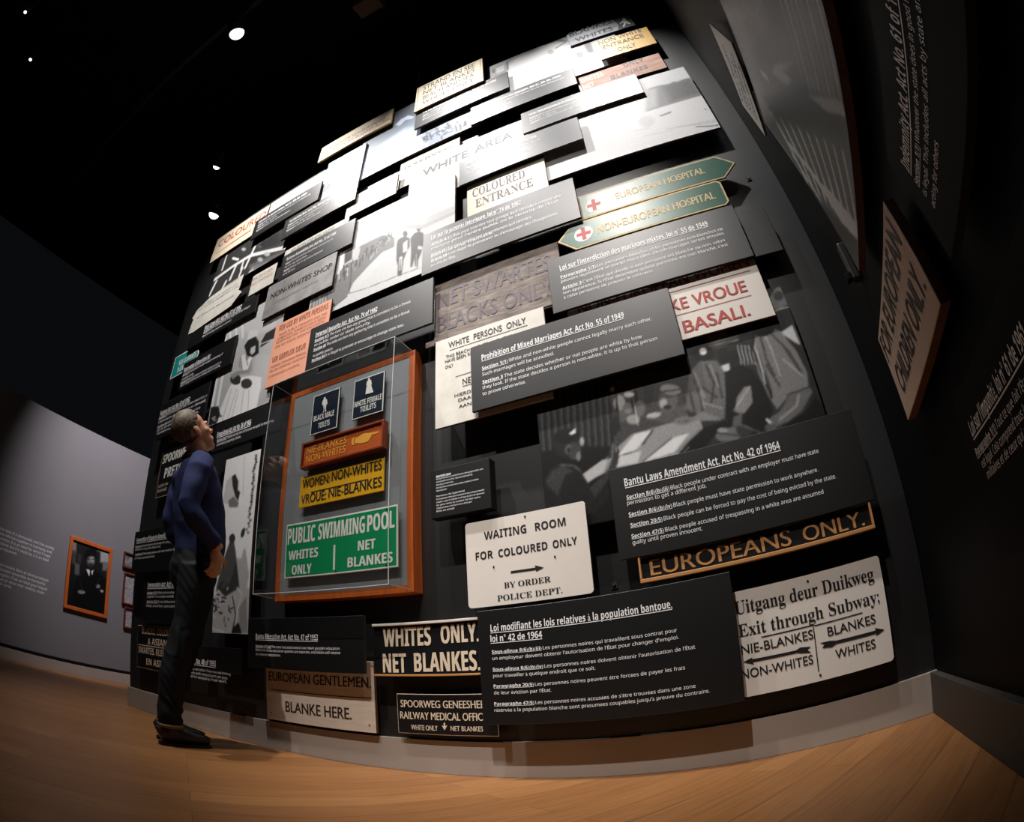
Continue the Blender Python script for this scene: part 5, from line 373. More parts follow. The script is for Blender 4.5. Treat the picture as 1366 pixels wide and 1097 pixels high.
"ph_sky":[[4,92,106,128],[2,95,215],[0,112,0.0577,[-2.081,4.529,-1.845,4.531,-1.492,4.522,-1.478,4.329,-1.762,4.31,-1.992,4.287]],[0,205,0.0084,[-1.696,4.308,-1.642,4.359,-1.571,4.364,-1.507,4.289,-1.524,4.272,-1.591,4.306,-1.639,4.261]],[1,175,0.0058,[-1.948,4.463,-1.807,4.454,-1.71,4.438]],[1,70,0.0046,[-1.709,4.55,-1.571,4.522]],[1,150,0.0045,[-1.889,4.446,-1.833,4.443]],[0,238,0.1121,[-1.946,3.823,-1.838,4.07,-1.59,4.15,-1.459,4.066,-1.438,3.772,-1.693,3.714,-1.931,3.728]],[0,176,0.0283,[-1.437,3.942,-1.027,3.977,-0.936,3.727,-1.397,3.754]],[1,110,0.0039,[-1.175,3.852,-1.196,3.884,-1.205,3.872]],[1,225,0.004,[-1.102,3.889,-1.117,3.882,-1.092,3.876]],[1,110,0.004,[-1.242,3.86,-1.276,3.901,-1.306,3.966]],[1,110,0.0041,[-1.33,3.863,-1.361,3.876,-1.325,3.867]],[1,225,0.004,[-1.235,3.88,-1.234,3.935,-1.252,3.937]],[1,110,0.0039,[-1.149,3.824,-1.168,3.839,-1.123,3.83]],[1,70,0.004,[-1.309,3.85,-1.339,3.87,-1.269,3.888]],[1,110,0.004,[-1.206,3.856,-1.219,3.796,-1.184,3.893]],[1,70,0.004,[-1.263,3.835,-1.247,3.825,-1.24,3.756]],[1,70,0.004,[-1.182,3.855,-1.193,3.858,-1.22,3.909]],[1,90,0.004,[-1.257,3.822,-1.29,3.875,-1.24,3.897]],[1,225,0.004,[-1.161,3.868,-1.132,3.821,-1.172,3.893]],[1,225,0.004,[-1.353,3.793,-1.36,3.786,-1.358,3.805]],[1,225,0.004,[-1.196,3.862,-1.205,3.828,-1.176,3.848]],[1,90,0.004,[-1.234,3.872,-1.234,3.851,-1.275,3.887]],[1,90,0.0042,[-1.37,3.933,-1.379,3.973,-1.359,3.826]],[1,90,0.0041,[-1.282,3.881,-1.27,3.878,-1.287,3.854]],[1,110,0.0041,[-1.356,3.893,-1.358,3.893,-1.39,3.908]],[1,225,0.0039,[-1.251,3.82,-1.25,3.839,-1.258,3.914]],[1,70,0.004,[-1.325,3.839,-1.376,3.848,-1.379,3.847]],[1,70,0.0039,[-1.194,3.831,-1.229,3.814,-1.15,3.801]],[1,90,0.004,[-1.214,3.867,-1.236,3.844,-1.231,3.882]],[1,70,0.004,[-1.256,3.882,-1.226,3.865,-1.226,3.859]],[1,70,0.004,[-1.108,3.882,-1.121,3.891,-1.119,3.904]],[1,90,0.0041,[-1.336,3.885,-1.355,3.937,-1.322,3.813]],[1,70,0.004,[-1.187,3.871,-1.203,3.947,-1.164,3.855]],[1,110,0.004,[-1.172,3.893,-1.185,3.908,-1.208,3.977]],[1,70,0.0041,[-1.37,3.872,-1.363,3.867,-1.386,3.906]],[1,90,0.0041,[-1.395,3.862,-1.392,3.819,-1.372,3.829]],[1,70,0.0042,[-1.401,3.905,-1.375,3.852,-1.404,3.884]],[1,110,0.0039,[-1.059,3.841,-1.069,3.795,-1.096,3.831]],[1,225,0.004,[-1.395,3.816,-1.346,3.73,-1.438,3.922]],[1,90,0.0041,[-1.292,3.896,-1.274,3.941,-1.36,3.936]],[1,110,0.0041,[-1.363,3.862,-1.364,3.892,-1.414,3.907]],[0,50,0.0038,[-1.042,3.82,-1.043,3.804,-1.047,3.794,-1.051,3.79,-1.057,3.794,-1.062,3.805,-1.065,3.821,-1.066,3.838,-1.065,3.854,-1.062,3.865,-1.057,3.869,-1.051,3.865,-1.046,3.854,-1.043,3.838]],[1,70,0.0052,[-1.098,3.862,-1.088,3.767]],[1,70,0.0052,[-1.133,3.859,-1.121,3.777]]],
"ph_top":[[2,150,235],[0,240,0.0809,[-0.519,4.613,-0.331,4.61,-0.144,4.339,-0.129,3.989,-0.412,3.943,-0.865,4.267]],[1,120,0.0137,[-0.361,4.553,-0.259,4.545,-0.2,4.48]],[1,110,0.0074,[-0.287,4.42,-0.208,4.46]],[0,190,0.0055,[-0.314,4.365,-0.319,4.349,-0.327,4.34,-0.337,4.339,-0.347,4.348,-0.354,4.363,-0.359,4.383,-0.359,4.403,-0.354,4.42,-0.346,4.429,-0.336,4.43,-0.326,4.421,-0.318,4.405,-0.314,4.385]],[0,120,0.0182,[-0.08,4.391,-0.028,4.375,-0.032,4.124,-0.078,4.16]],[0,150,0.0276,[-0.172,4.234,-0.102,4.203,-0.111,4.09,-0.167,4.133]],[1,210,0.0066,[-0.05,4.138,0.13,4.099]],[1,90,0.0062,[0.086,3.99,0.16,3.96]],[0,215,0.0124,[0.103,3.977,0.182,3.968,0.162,3.881,0.047,3.905]],[1,130,0.0046,[0.132,3.969,0.164,3.89]],[0,165,0.0113,[-0.886,4.532,-0.703,4.536,-0.692,4.317,-0.884,4.317]],[0,110,0.0041,[-0.834,4.449,-0.837,4.435,-0.843,4.428,-0.852,4.428,-0.861,4.436,-0.869,4.451,-0.874,4.469,-0.876,4.487,-0.873,4.501,-0.867,4.509,-0.858,4.509,-0.849,4.5,-0.841,4.485,-0.836,4.467]],[0,120,0.0042,[-0.821,4.482,-0.796,4.485,-0.796,4.407,-0.82,4.411]],[0,205,0.0041,[-0.785,4.475,-0.714,4.483,-0.721,4.375,-0.785,4.38]],[1,120,0.004,[-0.887,4.369,-0.713,4.368]],[1,225,0.0028,[-0.836,4.53,-0.704,4.518]],[1,110,0.0055,[-0.689,4.504,-0.689,4.365]]],
"ph_beach":[[2,205,235],[0,214,0.0079,[0.168,3.547,0.452,3.532,0.473,3.382,0.201,3.408]],[0,132,0.0124,[0.196,3.403,0.263,3.403,0.321,3.384,0.357,3.4,0.374,3.382,0.432,3.395,0.465,3.386,0.474,3.17,0.164,3.165,0.121,3.165]],[0,105,0.0491,[0.283,3.379,0.455,3.382,0.468,3.205,0.281,3.189]],[0,176,0.037,[0.18,3.395,0.238,3.378,0.195,3.187,0.113,3.17]],[0,228,0.0112,[0.051,3.158,0.164,3.165,0.474,3.17,0.482,2.819,-0.134,2.841,-0.307,3.055]],[0,120,0.0044,[0.177,3.09,0.256,3.101,0.247,3.084,0.186,3.078]],[1,60,0.0021,[0.437,3.035,0.446,3.023]],[0,205,0.0214,[0.141,3.05,0.131,3.03,0.115,3.019,0.095,3.018,0.075,3.028,0.06,3.047,0.052,3.072,0.053,3.097,0.063,3.117,0.08,3.129,0.1,3.129,0.12,3.119,0.135,3.099,0.143,3.074]],[1,190,0.0036,[0.179,2.946,0.303,2.926,0.477,2.909]],[1,185,0.0036,[0.243,2.942,0.378,2.905,0.487,2.891]],[1,70,0.0035,[0.342,2.895,0.421,2.865,0.49,2.855]],[1,205,0.0036,[0.049,2.943,0.204,2.919]],[1,196,0.0037,[0.01,3.019,0.096,3.002]],[3,7,240,5]],
"ph_poles":[[2,58,62],[0,38,0.0204,[-3.63,3.562,-3.348,3.606,-3.303,3.535,-3.56,3.542]],[0,100,0.0217,[-3.078,3.462,-2.664,3.385,-2.61,3.356,-3.042,3.354]],[1,215,0.0202,[-3.59,3.565,-3.341,3.586,-3.101,3.582,-2.641,3.414]],[1,215,0.012,[-3.511,3.852,-3.513,3.637]],[1,215,0.0165,[-3.285,3.588,-3.321,3.429]],[1,215,0.0134,[-3.174,3.482,-3.189,3.369]],[1,215,0.016,[-3.075,3.662,-3.13,3.459]],[1,215,0.0115,[-3.187,3.598,-3.19,3.475]],[1,215,0.0174,[-3.552,3.523,-3.602,3.393]],[1,215,0.0084,[-3.048,3.371,-2.809,3.348]],[1,215,0.0125,[-3.386,3.707,-3.283,3.634]],[1,215,0.0152,[-2.896,3.639,-2.818,3.625]],[1,215,0.0163,[-3.38,3.436,-3.419,3.335]],[0,170,0.0131,[-2.928,3.61,-2.927,3.595,-2.938,3.59,-2.957,3.595,-2.981,3.608,-3.005,3.628,-3.025,3.651,-3.036,3.672,-3.037,3.687,-3.026,3.692,-3.006,3.687,-2.982,3.673,-2.958,3.653,-2.938,3.63]],[0,170,0.0121,[-2.817,3.44,-2.817,3.429,-2.826,3.425,-2.841,3.428,-2.86,3.438,-2.879,3.454,-2.895,3.472,-2.903,3.488,-2.903,3.499,-2.894,3.504,-2.879,3.5,-2.859,3.49,-2.84,3.474,-2.825,3.456]],[0,170,0.0121,[-2.93,3.339,-2.93,3.327,-2.94,3.322,-2.957,3.326,-2.978,3.337,-3.0,3.354,-3.017,3.372,-3.027,3.39,-3.027,3.402,-3.017,3.407,-2.999,3.403,-2.978,3.391,-2.956,3.375,-2.939,3.356]],[0,170,0.0123,[-2.897,3.424,-2.897,3.414,-2.905,3.41,-2.919,3.413,-2.937,3.423,-2.955,3.437,-2.969,3.453,-2.977,3.468,-2.977,3.478,-2.969,3.482,-2.955,3.479,-2.937,3.469,-2.919,3.455,-2.905,3.439]],[0,170,0.0126,[-2.791,3.594,-2.791,3.585,-2.797,3.582,-2.809,3.584,-2.822,3.592,-2.836,3.604,-2.848,3.618,-2.854,3.63,-2.854,3.639,-2.848,3.643,-2.837,3.64,-2.822,3.632,-2.808,3.62,-2.797,3.606]],[0,170,0.0143,[-3.207,3.713,-3.207,3.704,-3.214,3.701,-3.227,3.704,-3.244,3.713,-3.26,3.727,-3.274,3.742,-3.282,3.755,-3.282,3.765,-3.275,3.768,-3.262,3.765,-3.245,3.755,-3.229,3.741,-3.215,3.727]],[0,44,0.0228,[-3.045,3.677,-2.792,3.673,-2.711,3.501,-2.942,3.571]],[0,120,0.0127,[-3.03,3.421,-2.744,3.342,-2.762,3.294,-2.967,3.329]],[3,14,200,6]],
"ph_wed":[[2,196,165],[0,205,0.0412,[-3.074,2.812,-2.922,2.805,-2.784,2.894,-2.608,2.908,-2.497,2.594,-2.703,2.608]],[1,235,0.0107,[-3.098,2.692,-3.159,2.847]],[1,235,0.0105,[-3.03,2.68,-3.09,2.838]],[1,235,0.0102,[-2.952,2.665,-3.011,2.827]],[1,235,0.0099,[-2.875,2.651,-2.933,2.817]],[0,186,0.0153,[-2.651,2.414,-2.585,2.406,-2.502,2.36,-2.483,2.194,-2.532,2.098,-2.666,2.308]],[0,54,0.0045,[-2.636,2.523,-2.602,2.577,-2.5,2.587,-2.502,2.496,-2.634,2.473]],[1,210,0.0045,[-2.642,2.505,-2.503,2.493]],[0,40,0.007,[-2.796,2.5,-2.832,2.564,-2.792,2.605,-2.725,2.609,-2.666,2.535,-2.64,2.434,-2.696,2.422,-2.773,2.458]],[0,192,0.0046,[-2.746,2.515,-2.694,2.516,-2.684,2.459,-2.713,2.445,-2.745,2.473]],[0,222,0.0123,[-2.813,2.679,-2.716,2.657,-2.694,2.596,-2.813,2.6]],[0,150,0.0071,[-2.856,2.488,-2.785,2.462,-2.706,2.417,-2.676,2.303,-2.785,2.34,-2.855,2.404]],[0,228,0.0047,[-2.843,2.483,-2.81,2.488,-2.76,2.412,-2.735,2.444,-2.706,2.417,-2.736,2.323,-2.788,2.349]],[1,90,0.0029,[-2.783,2.453,-2.738,2.372]],[0,232,0.0044,[-3.002,2.009,-2.993,2.072,-2.936,2.212,-2.896,2.279,-2.821,2.303,-2.667,2.269,-2.56,2.219,-2.547,2.139,-2.558,1.998,-2.758,1.979]],[1,170,0.0039,[-2.883,2.236,-2.927,2.008]],[1,170,0.0038,[-2.793,2.2,-2.818,1.995]],[1,170,0.0037,[-2.732,2.181,-2.719,1.998]],[1,170,0.0036,[-2.673,2.163,-2.644,2.0]],[1,170,0.0038,[-2.82,2.216,-2.865,2.0]],[0,58,0.0044,[-2.786,2.262,-2.797,2.25,-2.819,2.248,-2.849,2.255,-2.88,2.272,-2.906,2.293,-2.922,2.316,-2.925,2.336,-2.913,2.348,-2.89,2.35,-2.859,2.342,-2.828,2.325,-2.803,2.303,-2.788,2.28]],[0,64,0.0042,[-2.657,2.219,-2.65,2.2,-2.656,2.186,-2.674,2.179,-2.699,2.18,-2.729,2.19,-2.755,2.206,-2.774,2.226,-2.782,2.245,-2.776,2.26,-2.757,2.267,-2.731,2.265,-2.701,2.255,-2.675,2.238]],[1,236,0.0033,[-2.791,2.278,-2.775,2.225]],[0,140,0.007,[-2.93,2.355,-2.862,2.365,-2.716,2.332,-2.695,2.294,-2.828,2.33,-2.893,2.311]],[1,232,0.0163,[-3.104,2.396,-3.092,2.162]],[1,232,0.0158,[-3.033,2.373,-3.023,2.142]],[0,46,0.0092,[-3.095,2.013,-3.106,2.158,-3.012,2.139,-2.966,2.065,-2.998,2.004]],[0,40,0.0034,[-3.037,2.035,-3.037,2.032,-3.041,2.031,-3.047,2.031,-3.055,2.033,-3.061,2.036,-3.067,2.04,-3.069,2.044,-3.069,2.047,-3.065,2.048,-3.059,2.048,-3.052,2.046,-3.045,2.043,-3.039,2.039]],[0,120,0.0033,[-2.991,2.025,-2.991,2.022,-2.995,2.021,-3.001,2.021,-3.008,2.023,-3.015,2.026,-3.02,2.03,-3.023,2.033,-3.022,2.036,-3.018,2.038,-3.012,2.038,-3.005,2.036,-2.998,2.033,-2.993,2.029]],[0,180,0.0034,[-3.016,2.058,-3.017,2.055,-3.021,2.054,-3.027,2.054,-3.034,2.056,-3.041,2.059,-3.046,2.063,-3.049,2.066,-3.048,2.069,-3.044,2.071,-3.038,2.07,-3.031,2.068,-3.024,2.065,-3.019,2.061]],[0,180,0.0034,[-3.016,2.036,-3.017,2.033,-3.021,2.031,-3.027,2.032,-3.034,2.033,-3.041,2.037,-3.046,2.04,-3.049,2.044,-3.048,2.047,-3.044,2.048,-3.038,2.048,-3.031,2.046,-3.024,2.043,-3.019,2.039]],[0,40,0.0033,[-2.979,2.023,-2.98,2.021,-2.983,2.019,-2.989,2.019,-2.996,2.021,-3.003,2.024,-3.008,2.028,-3.011,2.032,-3.01,2.034,-3.007,2.036,-3.001,2.036,-2.993,2.034,-2.987,2.031,-2.982,2.027]],[0,40,0.0033,[-2.941,2.045,-2.941,2.042,-2.945,2.041,-2.951,2.041,-2.958,2.043,-2.964,2.046,-2.97,2.05,-2.972,2.053,-2.971,2.056,-2.968,2.058,-2.962,2.057,-2.955,2.055,-2.948,2.052,-2.943,2.049]],[0,120,0.0033,[-2.994,2.034,-2.995,2.031,-2.998,2.029,-3.004,2.03,-3.011,2.032,-3.018,2.035,-3.023,2.038,-3.026,2.042,-3.025,2.045,-3.022,2.046,-3.016,2.046,-3.008,2.044,-3.002,2.041,-2.996,2.037]],[0,180,0.0034,[-3.037,2.053,-3.037,2.05,-3.041,2.049,-3.047,2.049,-3.054,2.051,-3.061,2.054,-3.067,2.058,-3.069,2.062,-3.069,2.065,-3.065,2.066,-3.059,2.066,-3.051,2.064,-3.044,2.061,-3.039,2.057]],[3,6,240,8]],
"ph_woman":[[2,222,190],[1,150,0.0019,[-2.58,1.682,-2.547,1.414]],[0,178,0.0079,[-2.738,1.542,-2.669,1.572,-2.603,1.519,-2.579,1.352,-2.752,1.404]],[0,52,0.0049,[-2.684,1.561,-2.652,1.573,-2.614,1.521,-2.61,1.465,-2.579,1.446,-2.592,1.394,-2.625,1.426,-2.667,1.502]],[0,110,0.0076,[-2.695,1.409,-2.642,1.429,-2.584,1.38,-2.596,1.355,-2.676,1.365]],[0,90,0.0027,[-2.45,1.648,-2.451,1.644,-2.453,1.641,-2.458,1.64,-2.464,1.641,-2.469,1.644,-2.474,1.649,-2.476,1.653,-2.475,1.657,-2.472,1.66,-2.468,1.661,-2.462,1.66,-2.456,1.657,-2.452,1.652]],[0,60,0.0027,[-2.449,1.628,-2.449,1.624,-2.452,1.621,-2.457,1.621,-2.462,1.622,-2.468,1.625,-2.472,1.629,-2.474,1.634,-2.474,1.638,-2.471,1.64,-2.466,1.641,-2.46,1.64,-2.455,1.637,-2.451,1.633]],[0,60,0.0027,[-2.441,1.608,-2.442,1.604,-2.445,1.601,-2.45,1.6,-2.455,1.601,-2.461,1.604,-2.465,1.608,-2.467,1.613,-2.466,1.617,-2.463,1.62,-2.459,1.62,-2.453,1.619,-2.448,1.616,-2.443,1.612]],[0,90,0.0027,[-2.449,1.59,-2.449,1.586,-2.452,1.583,-2.457,1.582,-2.462,1.583,-2.468,1.586,-2.472,1.59,-2.474,1.595,-2.474,1.599,-2.471,1.602,-2.466,1.603,-2.46,1.602,-2.455,1.599,-2.451,1.595]],[0,60,0.0027,[-2.453,1.572,-2.453,1.568,-2.456,1.565,-2.461,1.564,-2.466,1.565,-2.472,1.568,-2.476,1.572,-2.478,1.577,-2.478,1.581,-2.475,1.583,-2.47,1.584,-2.464,1.583,-2.459,1.58,-2.455,1.576]],[0,90,0.0027,[-2.46,1.554,-2.461,1.55,-2.464,1.548,-2.469,1.547,-2.474,1.548,-2.48,1.551,-2.484,1.555,-2.486,1.559,-2.486,1.563,-2.483,1.566,-2.478,1.567,-2.472,1.566,-2.467,1.563,-2.462,1.559]],[0,120,0.0027,[-2.452,1.534,-2.453,1.53,-2.456,1.527,-2.46,1.526,-2.466,1.527,-2.471,1.53,-2.476,1.534,-2.478,1.539,-2.477,1.543,-2.474,1.545,-2.469,1.546,-2.464,1.545,-2.458,1.542,-2.454,1.538]],[0,60,0.0027,[-2.451,1.515,-2.452,1.511,-2.454,1.508,-2.459,1.507,-2.465,1.508,-2.47,1.511,-2.474,1.515,-2.476,1.519,-2.476,1.523,-2.473,1.526,-2.468,1.527,-2.462,1.526,-2.457,1.523,-2.453,1.519]],[0,90,0.0026,[-2.447,1.495,-2.448,1.492,-2.451,1.489,-2.456,1.488,-2.461,1.489,-2.467,1.492,-2.471,1.496,-2.473,1.5,-2.472,1.504,-2.469,1.507,-2.464,1.508,-2.459,1.507,-2.453,1.504,-2.449,1.5]],[0,60,0.0026,[-2.455,1.478,-2.456,1.474,-2.458,1.471,-2.463,1.47,-2.469,1.471,-2.474,1.474,-2.478,1.478,-2.48,1.483,-2.48,1.486,-2.477,1.489,-2.472,1.49,-2.466,1.489,-2.461,1.486,-2.457,1.483]],[0,120,0.0026,[-2.441,1.457,-2.441,1.453,-2.444,1.45,-2.449,1.449,-2.454,1.45,-2.46,1.453,-2.464,1.457,-2.466,1.461,-2.465,1.465,-2.462,1.468,-2.457,1.469,-2.452,1.468,-2.446,1.465,-2.442,1.461]],[0,60,0.0026,[-2.447,1.44,-2.447,1.436,-2.45,1.433,-2.455,1.432,-2.461,1.433,-2.466,1.436,-2.47,1.439,-2.472,1.444,-2.471,1.448,-2.468,1.45,-2.464,1.451,-2.458,1.451,-2.453,1.448,-2.449,1.444]],[0,120,0.0026,[-2.448,1.421,-2.449,1.418,-2.452,1.415,-2.457,1.414,-2.462,1.415,-2.467,1.417,-2.472,1.421,-2.473,1.425,-2.473,1.429,-2.47,1.432,-2.465,1.433,-2.459,1.432,-2.454,1.43,-2.45,1.426]],[0,60,0.0026,[-2.448,1.403,-2.448,1.399,-2.451,1.396,-2.456,1.395,-2.462,1.396,-2.467,1.399,-2.471,1.403,-2.473,1.407,-2.472,1.411,-2.469,1.414,-2.465,1.415,-2.459,1.414,-2.454,1.411,-2.45,1.407]],[0,90,0.0026,[-2.445,1.384,-2.446,1.38,-2.448,1.378,-2.453,1.377,-2.459,1.377,-2.464,1.38,-2.468,1.384,-2.47,1.388,-2.469,1.392,-2.466,1.395,-2.462,1.396,-2.456,1.395,-2.451,1.392,-2.447,1.388]],[0,60,0.0026,[-2.447,1.366,-2.448,1.362,-2.451,1.36,-2.456,1.359,-2.461,1.359,-2.467,1.362,-2.471,1.366,-2.472,1.37,-2.472,1.374,-2.469,1.377,-2.464,1.378,-2.458,1.377,-2.453,1.374,-2.449,1.371]],[0,120,0.0026,[-2.446,1.348,-2.446,1.344,-2.449,1.341,-2.454,1.34,-2.46,1.341,-2.465,1.344,-2.469,1.347,-2.471,1.352,-2.47,1.355,-2.467,1.358,-2.462,1.359,-2.457,1.358,-2.452,1.356,-2.448,1.352]],[0,60,0.0026,[-2.454,1.331,-2.454,1.327,-2.457,1.324,-2.462,1.323,-2.468,1.324,-2.473,1.326,-2.477,1.33,-2.479,1.334,-2.478,1.338,-2.475,1.341,-2.47,1.342,-2.465,1.341,-2.459,1.339,-2.456,1.335]],[0,120,0.0026,[-2.458,1.313,-2.458,1.309,-2.461,1.307,-2.466,1.306,-2.472,1.306,-2.477,1.309,-2.481,1.313,-2.483,1.317,-2.482,1.321,-2.479,1.323,-2.474,1.324,-2.469,1.324,-2.464,1.321,-2.46,1.317]],[0,60,0.0026,[-2.451,1.294,-2.452,1.291,-2.455,1.288,-2.46,1.287,-2.465,1.287,-2.47,1.29,-2.474,1.293,-2.476,1.298,-2.476,1.301,-2.473,1.304,-2.468,1.305,-2.462,1.305,-2.457,1.302,-2.453,1.299]],[0,120,0.0026,[-2.459,1.277,-2.46,1.274,-2.463,1.271,-2.468,1.27,-2.473,1.27,-2.478,1.273,-2.482,1.276,-2.484,1.281,-2.483,1.284,-2.48,1.287,-2.476,1.288,-2.47,1.288,-2.465,1.285,-2.461,1.282]],[0,90,0.0025,[-2.441,1.257,-2.442,1.253,-2.445,1.251,-2.449,1.249,-2.455,1.25,-2.46,1.252,-2.464,1.256,-2.466,1.26,-2.465,1.264,-2.462,1.267,-2.457,1.268,-2.452,1.267,-2.447,1.265,-2.443,1.261]],[0,90,0.0025,[-2.455,1.241,-2.456,1.237,-2.459,1.234,-2.464,1.233,-2.469,1.234,-2.474,1.236,-2.478,1.24,-2.48,1.244,-2.479,1.248,-2.476,1.251,-2.471,1.252,-2.466,1.251,-2.461,1.249,-2.457,1.245]],[0,120,0.0025,[-2.448,1.222,-2.449,1.219,-2.452,1.216,-2.457,1.215,-2.462,1.215,-2.467,1.218,-2.471,1.221,-2.473,1.225,-2.472,1.229,-2.469,1.232,-2.464,1.233,-2.459,1.232,-2.454,1.23,-2.45,1.226]],[0,120,0.0025,[-2.47,1.207,-2.471,1.203,-2.474,1.2,-2.478,1.199,-2.484,1.2,-2.489,1.202,-2.493,1.206,-2.495,1.21,-2.494,1.214,-2.491,1.216,-2.486,1.217,-2.481,1.217,-2.475,1.215,-2.472,1.211]],[0,120,0.0025,[-2.453,1.187,-2.454,1.184,-2.457,1.181,-2.461,1.18,-2.467,1.18,-2.472,1.182,-2.476,1.186,-2.478,1.19,-2.477,1.194,-2.474,1.197,-2.469,1.198,-2.464,1.197,-2.459,1.195,-2.455,1.191]],[0,60,0.0026,[-2.499,1.191,-2.502,1.179,-2.508,1.17,-2.515,1.166,-2.521,1.168,-2.527,1.174,-2.529,1.185,-2.529,1.197,-2.525,1.208,-2.52,1.217,-2.513,1.221,-2.506,1.22,-2.501,1.213,-2.499,1.203]],[0,46,0.0026,[-2.586,1.169,-2.587,1.158,-2.593,1.149,-2.603,1.145,-2.615,1.146,-2.626,1.152,-2.635,1.162,-2.639,1.174,-2.638,1.185,-2.632,1.194,-2.622,1.198,-2.61,1.197,-2.598,1.19,-2.59,1.18]],[0,75,0.0099,[-2.675,1.078,-2.615,1.199,-2.571,1.088,-2.514,0.877,-2.649,0.829,-2.747,0.885]],[0,60,0.0036,[-2.599,1.166,-2.6,1.155,-2.605,1.147,-2.614,1.143,-2.625,1.144,-2.635,1.15,-2.643,1.159,-2.647,1.17,-2.647,1.181,-2.641,1.19,-2.632,1.194,-2.621,1.192,-2.61,1.187,-2.603,1.177]],[0,55,0.0035,[-2.498,1.188,-2.503,1.177,-2.511,1.168,-2.52,1.165,-2.527,1.167,-2.533,1.174,-2.534,1.185,-2.532,1.197,-2.526,1.209,-2.519,1.218,-2.51,1.221,-2.502,1.219,-2.497,1.212,-2.496,1.201]],[1,235,0.0042,[-2.696,0.789,-2.703,0.793]],[1,40,0.0041,[-2.608,0.773,-2.607,0.747]],[1,40,0.0043,[-2.734,0.819,-2.693,0.802]],[1,215,0.0041,[-2.625,0.753,-2.623,0.749]],[1,215,0.0043,[-2.711,0.807,-2.673,0.797]],[1,235,0.0043,[-2.699,0.83,-2.713,0.802]],[1,235,0.0042,[-2.656,0.79,-2.683,0.791]],[1,215,0.0042,[-2.633,0.818,-2.639,0.822]],[1,40,0.0043,[-2.693,0.893,-2.713,0.878]],[1,40,0.0043,[-2.745,0.759,-2.707,0.765]],[1,235,0.0043,[-2.734,0.783,-2.759,0.775]],[1,235,0.004,[-2.555,0.808,-2.561,0.826]],[1,60,0.0042,[-2.676,0.871,-2.646,0.886]],[1,60,0.0041,[-2.611,0.701,-2.605,0.692]],[1,215,0.004,[-2.559,0.805,-2.591,0.805]],[1,40,0.0041,[-2.586,0.736,-2.609,0.75]],[1,235,0.0043,[-2.727,0.777,-2.721,0.771]],[1,60,0.0043,[-2.714,0.797,-2.709,0.799]],[1,60,0.0041,[-2.65,0.68,-2.65,0.709]],[1,40,0.0043,[-2.675,0.915,-2.709,0.901]],[1,60,0.0042,[-2.643,0.803,-2.653,0.815]],[1,60,0.0041,[-2.639,0.657,-2.635,0.67]],[1,40,0.0044,[-2.777,0.799,-2.807,0.797]],[1,235,0.0044,[-2.77,0.725,-2.742,0.706]],[1,40,0.0043,[-2.724,0.763,-2.734,0.769]],[1,235,0.0045,[-2.795,0.887,-2.775,0.89]],[1,40,0.0042,[-2.673,0.733,-2.692,0.73]],[1,235,0.0042,[-2.666,0.817,-2.641,0.813]],[1,40,0.0044,[-2.785,0.854,-2.777,0.888]],[1,60,0.0041,[-2.596,0.757,-2.566,0.764]],[1,215,0.0043,[-2.719,0.865,-2.721,0.837]],[1,215,0.0043,[-2.738,0.785,-2.781,0.792]],[1,235,0.0042,[-2.63,0.87,-2.623,0.888]],[1,215,0.0043,[-2.73,0.824,-2.733,0.833]],[1,60,0.0044,[-2.753,0.814,-2.787,0.815]],[1,40,0.0042,[-2.638,0.888,-2.639,0.899]],[1,40,0.0043,[-2.759,0.742,-2.722,0.756]],[1,60,0.0042,[-2.666,0.808,-2.684,0.798]],[1,235,0.0042,[-2.701,0.757,-2.728,0.759]],[1,60,0.0042,[-2.684,0.736,-2.707,0.736]],[1,235,0.0044,[-2.815,0.754,-2.863,0.755]],[1,60,0.0042,[-2.623,0.887,-2.65,0.901]],[1,60,0.0044,[-2.772,0.771,-2.79,0.761]],[1,60,0.0043,[-2.744,0.768,-2.771,0.79]],[1,235,0.0044,[-2.818,0.678,-2.812,0.678]],[1,235,0.0042,[-2.681,0.791,-2.636,0.809]],[1,40,0.0045,[-2.812,0.86,-2.791,0.845]],[1,40,0.0044,[-2.769,0.883,-2.776,0.858]],[1,60,0.0046,[-2.9,0.762,-2.874,0.782]],[1,40,0.0043,[-2.721,0.889,-2.743,0.864]],[1,40,0.0042,[-2.637,0.818,-2.683,0.826]],[1,215,0.0043,[-2.695,0.8,-2.699,0.82]],[1,40,0.0043,[-2.697,0.797,-2.652,0.799]],[1,40,0.0043,[-2.748,0.799,-2.764,0.813]],[1,235,0.0043,[-2.702,0.859,-2.704,0.855]],[1,40,0.0043,[-2.709,0.84,-2.733,0.845]],[1,60,0.0043,[-2.73,0.78,-2.765,0.779]],[1,235,0.0044,[-2.793,0.834,-2.805,0.872]],[1,235,0.0042,[-2.685,0.785,-2.696,0.792]],[1,40,0.0044,[-2.764,0.812,-2.778,0.811]],[1,225,0.0076,[-2.815,0.741,-2.828,0.687,-2.777,0.643,-2.652,0.624]],[1,60,0.0046,[-2.575,0.828,-2.54,0.725,-2.564,0.639]],[1,226,0.0057,[-2.536,0.878,-2.491,0.843,-2.52,0.759,-2.538,0.691]],[0,150,0.009,[-2.513,0.759,-2.448,0.825,-2.426,0.626,-2.493,0.624]],[0,50,0.0046,[-2.565,0.648,-2.509,0.683,-2.48,0.62,-2.578,0.618]],[3,8,240,9]],
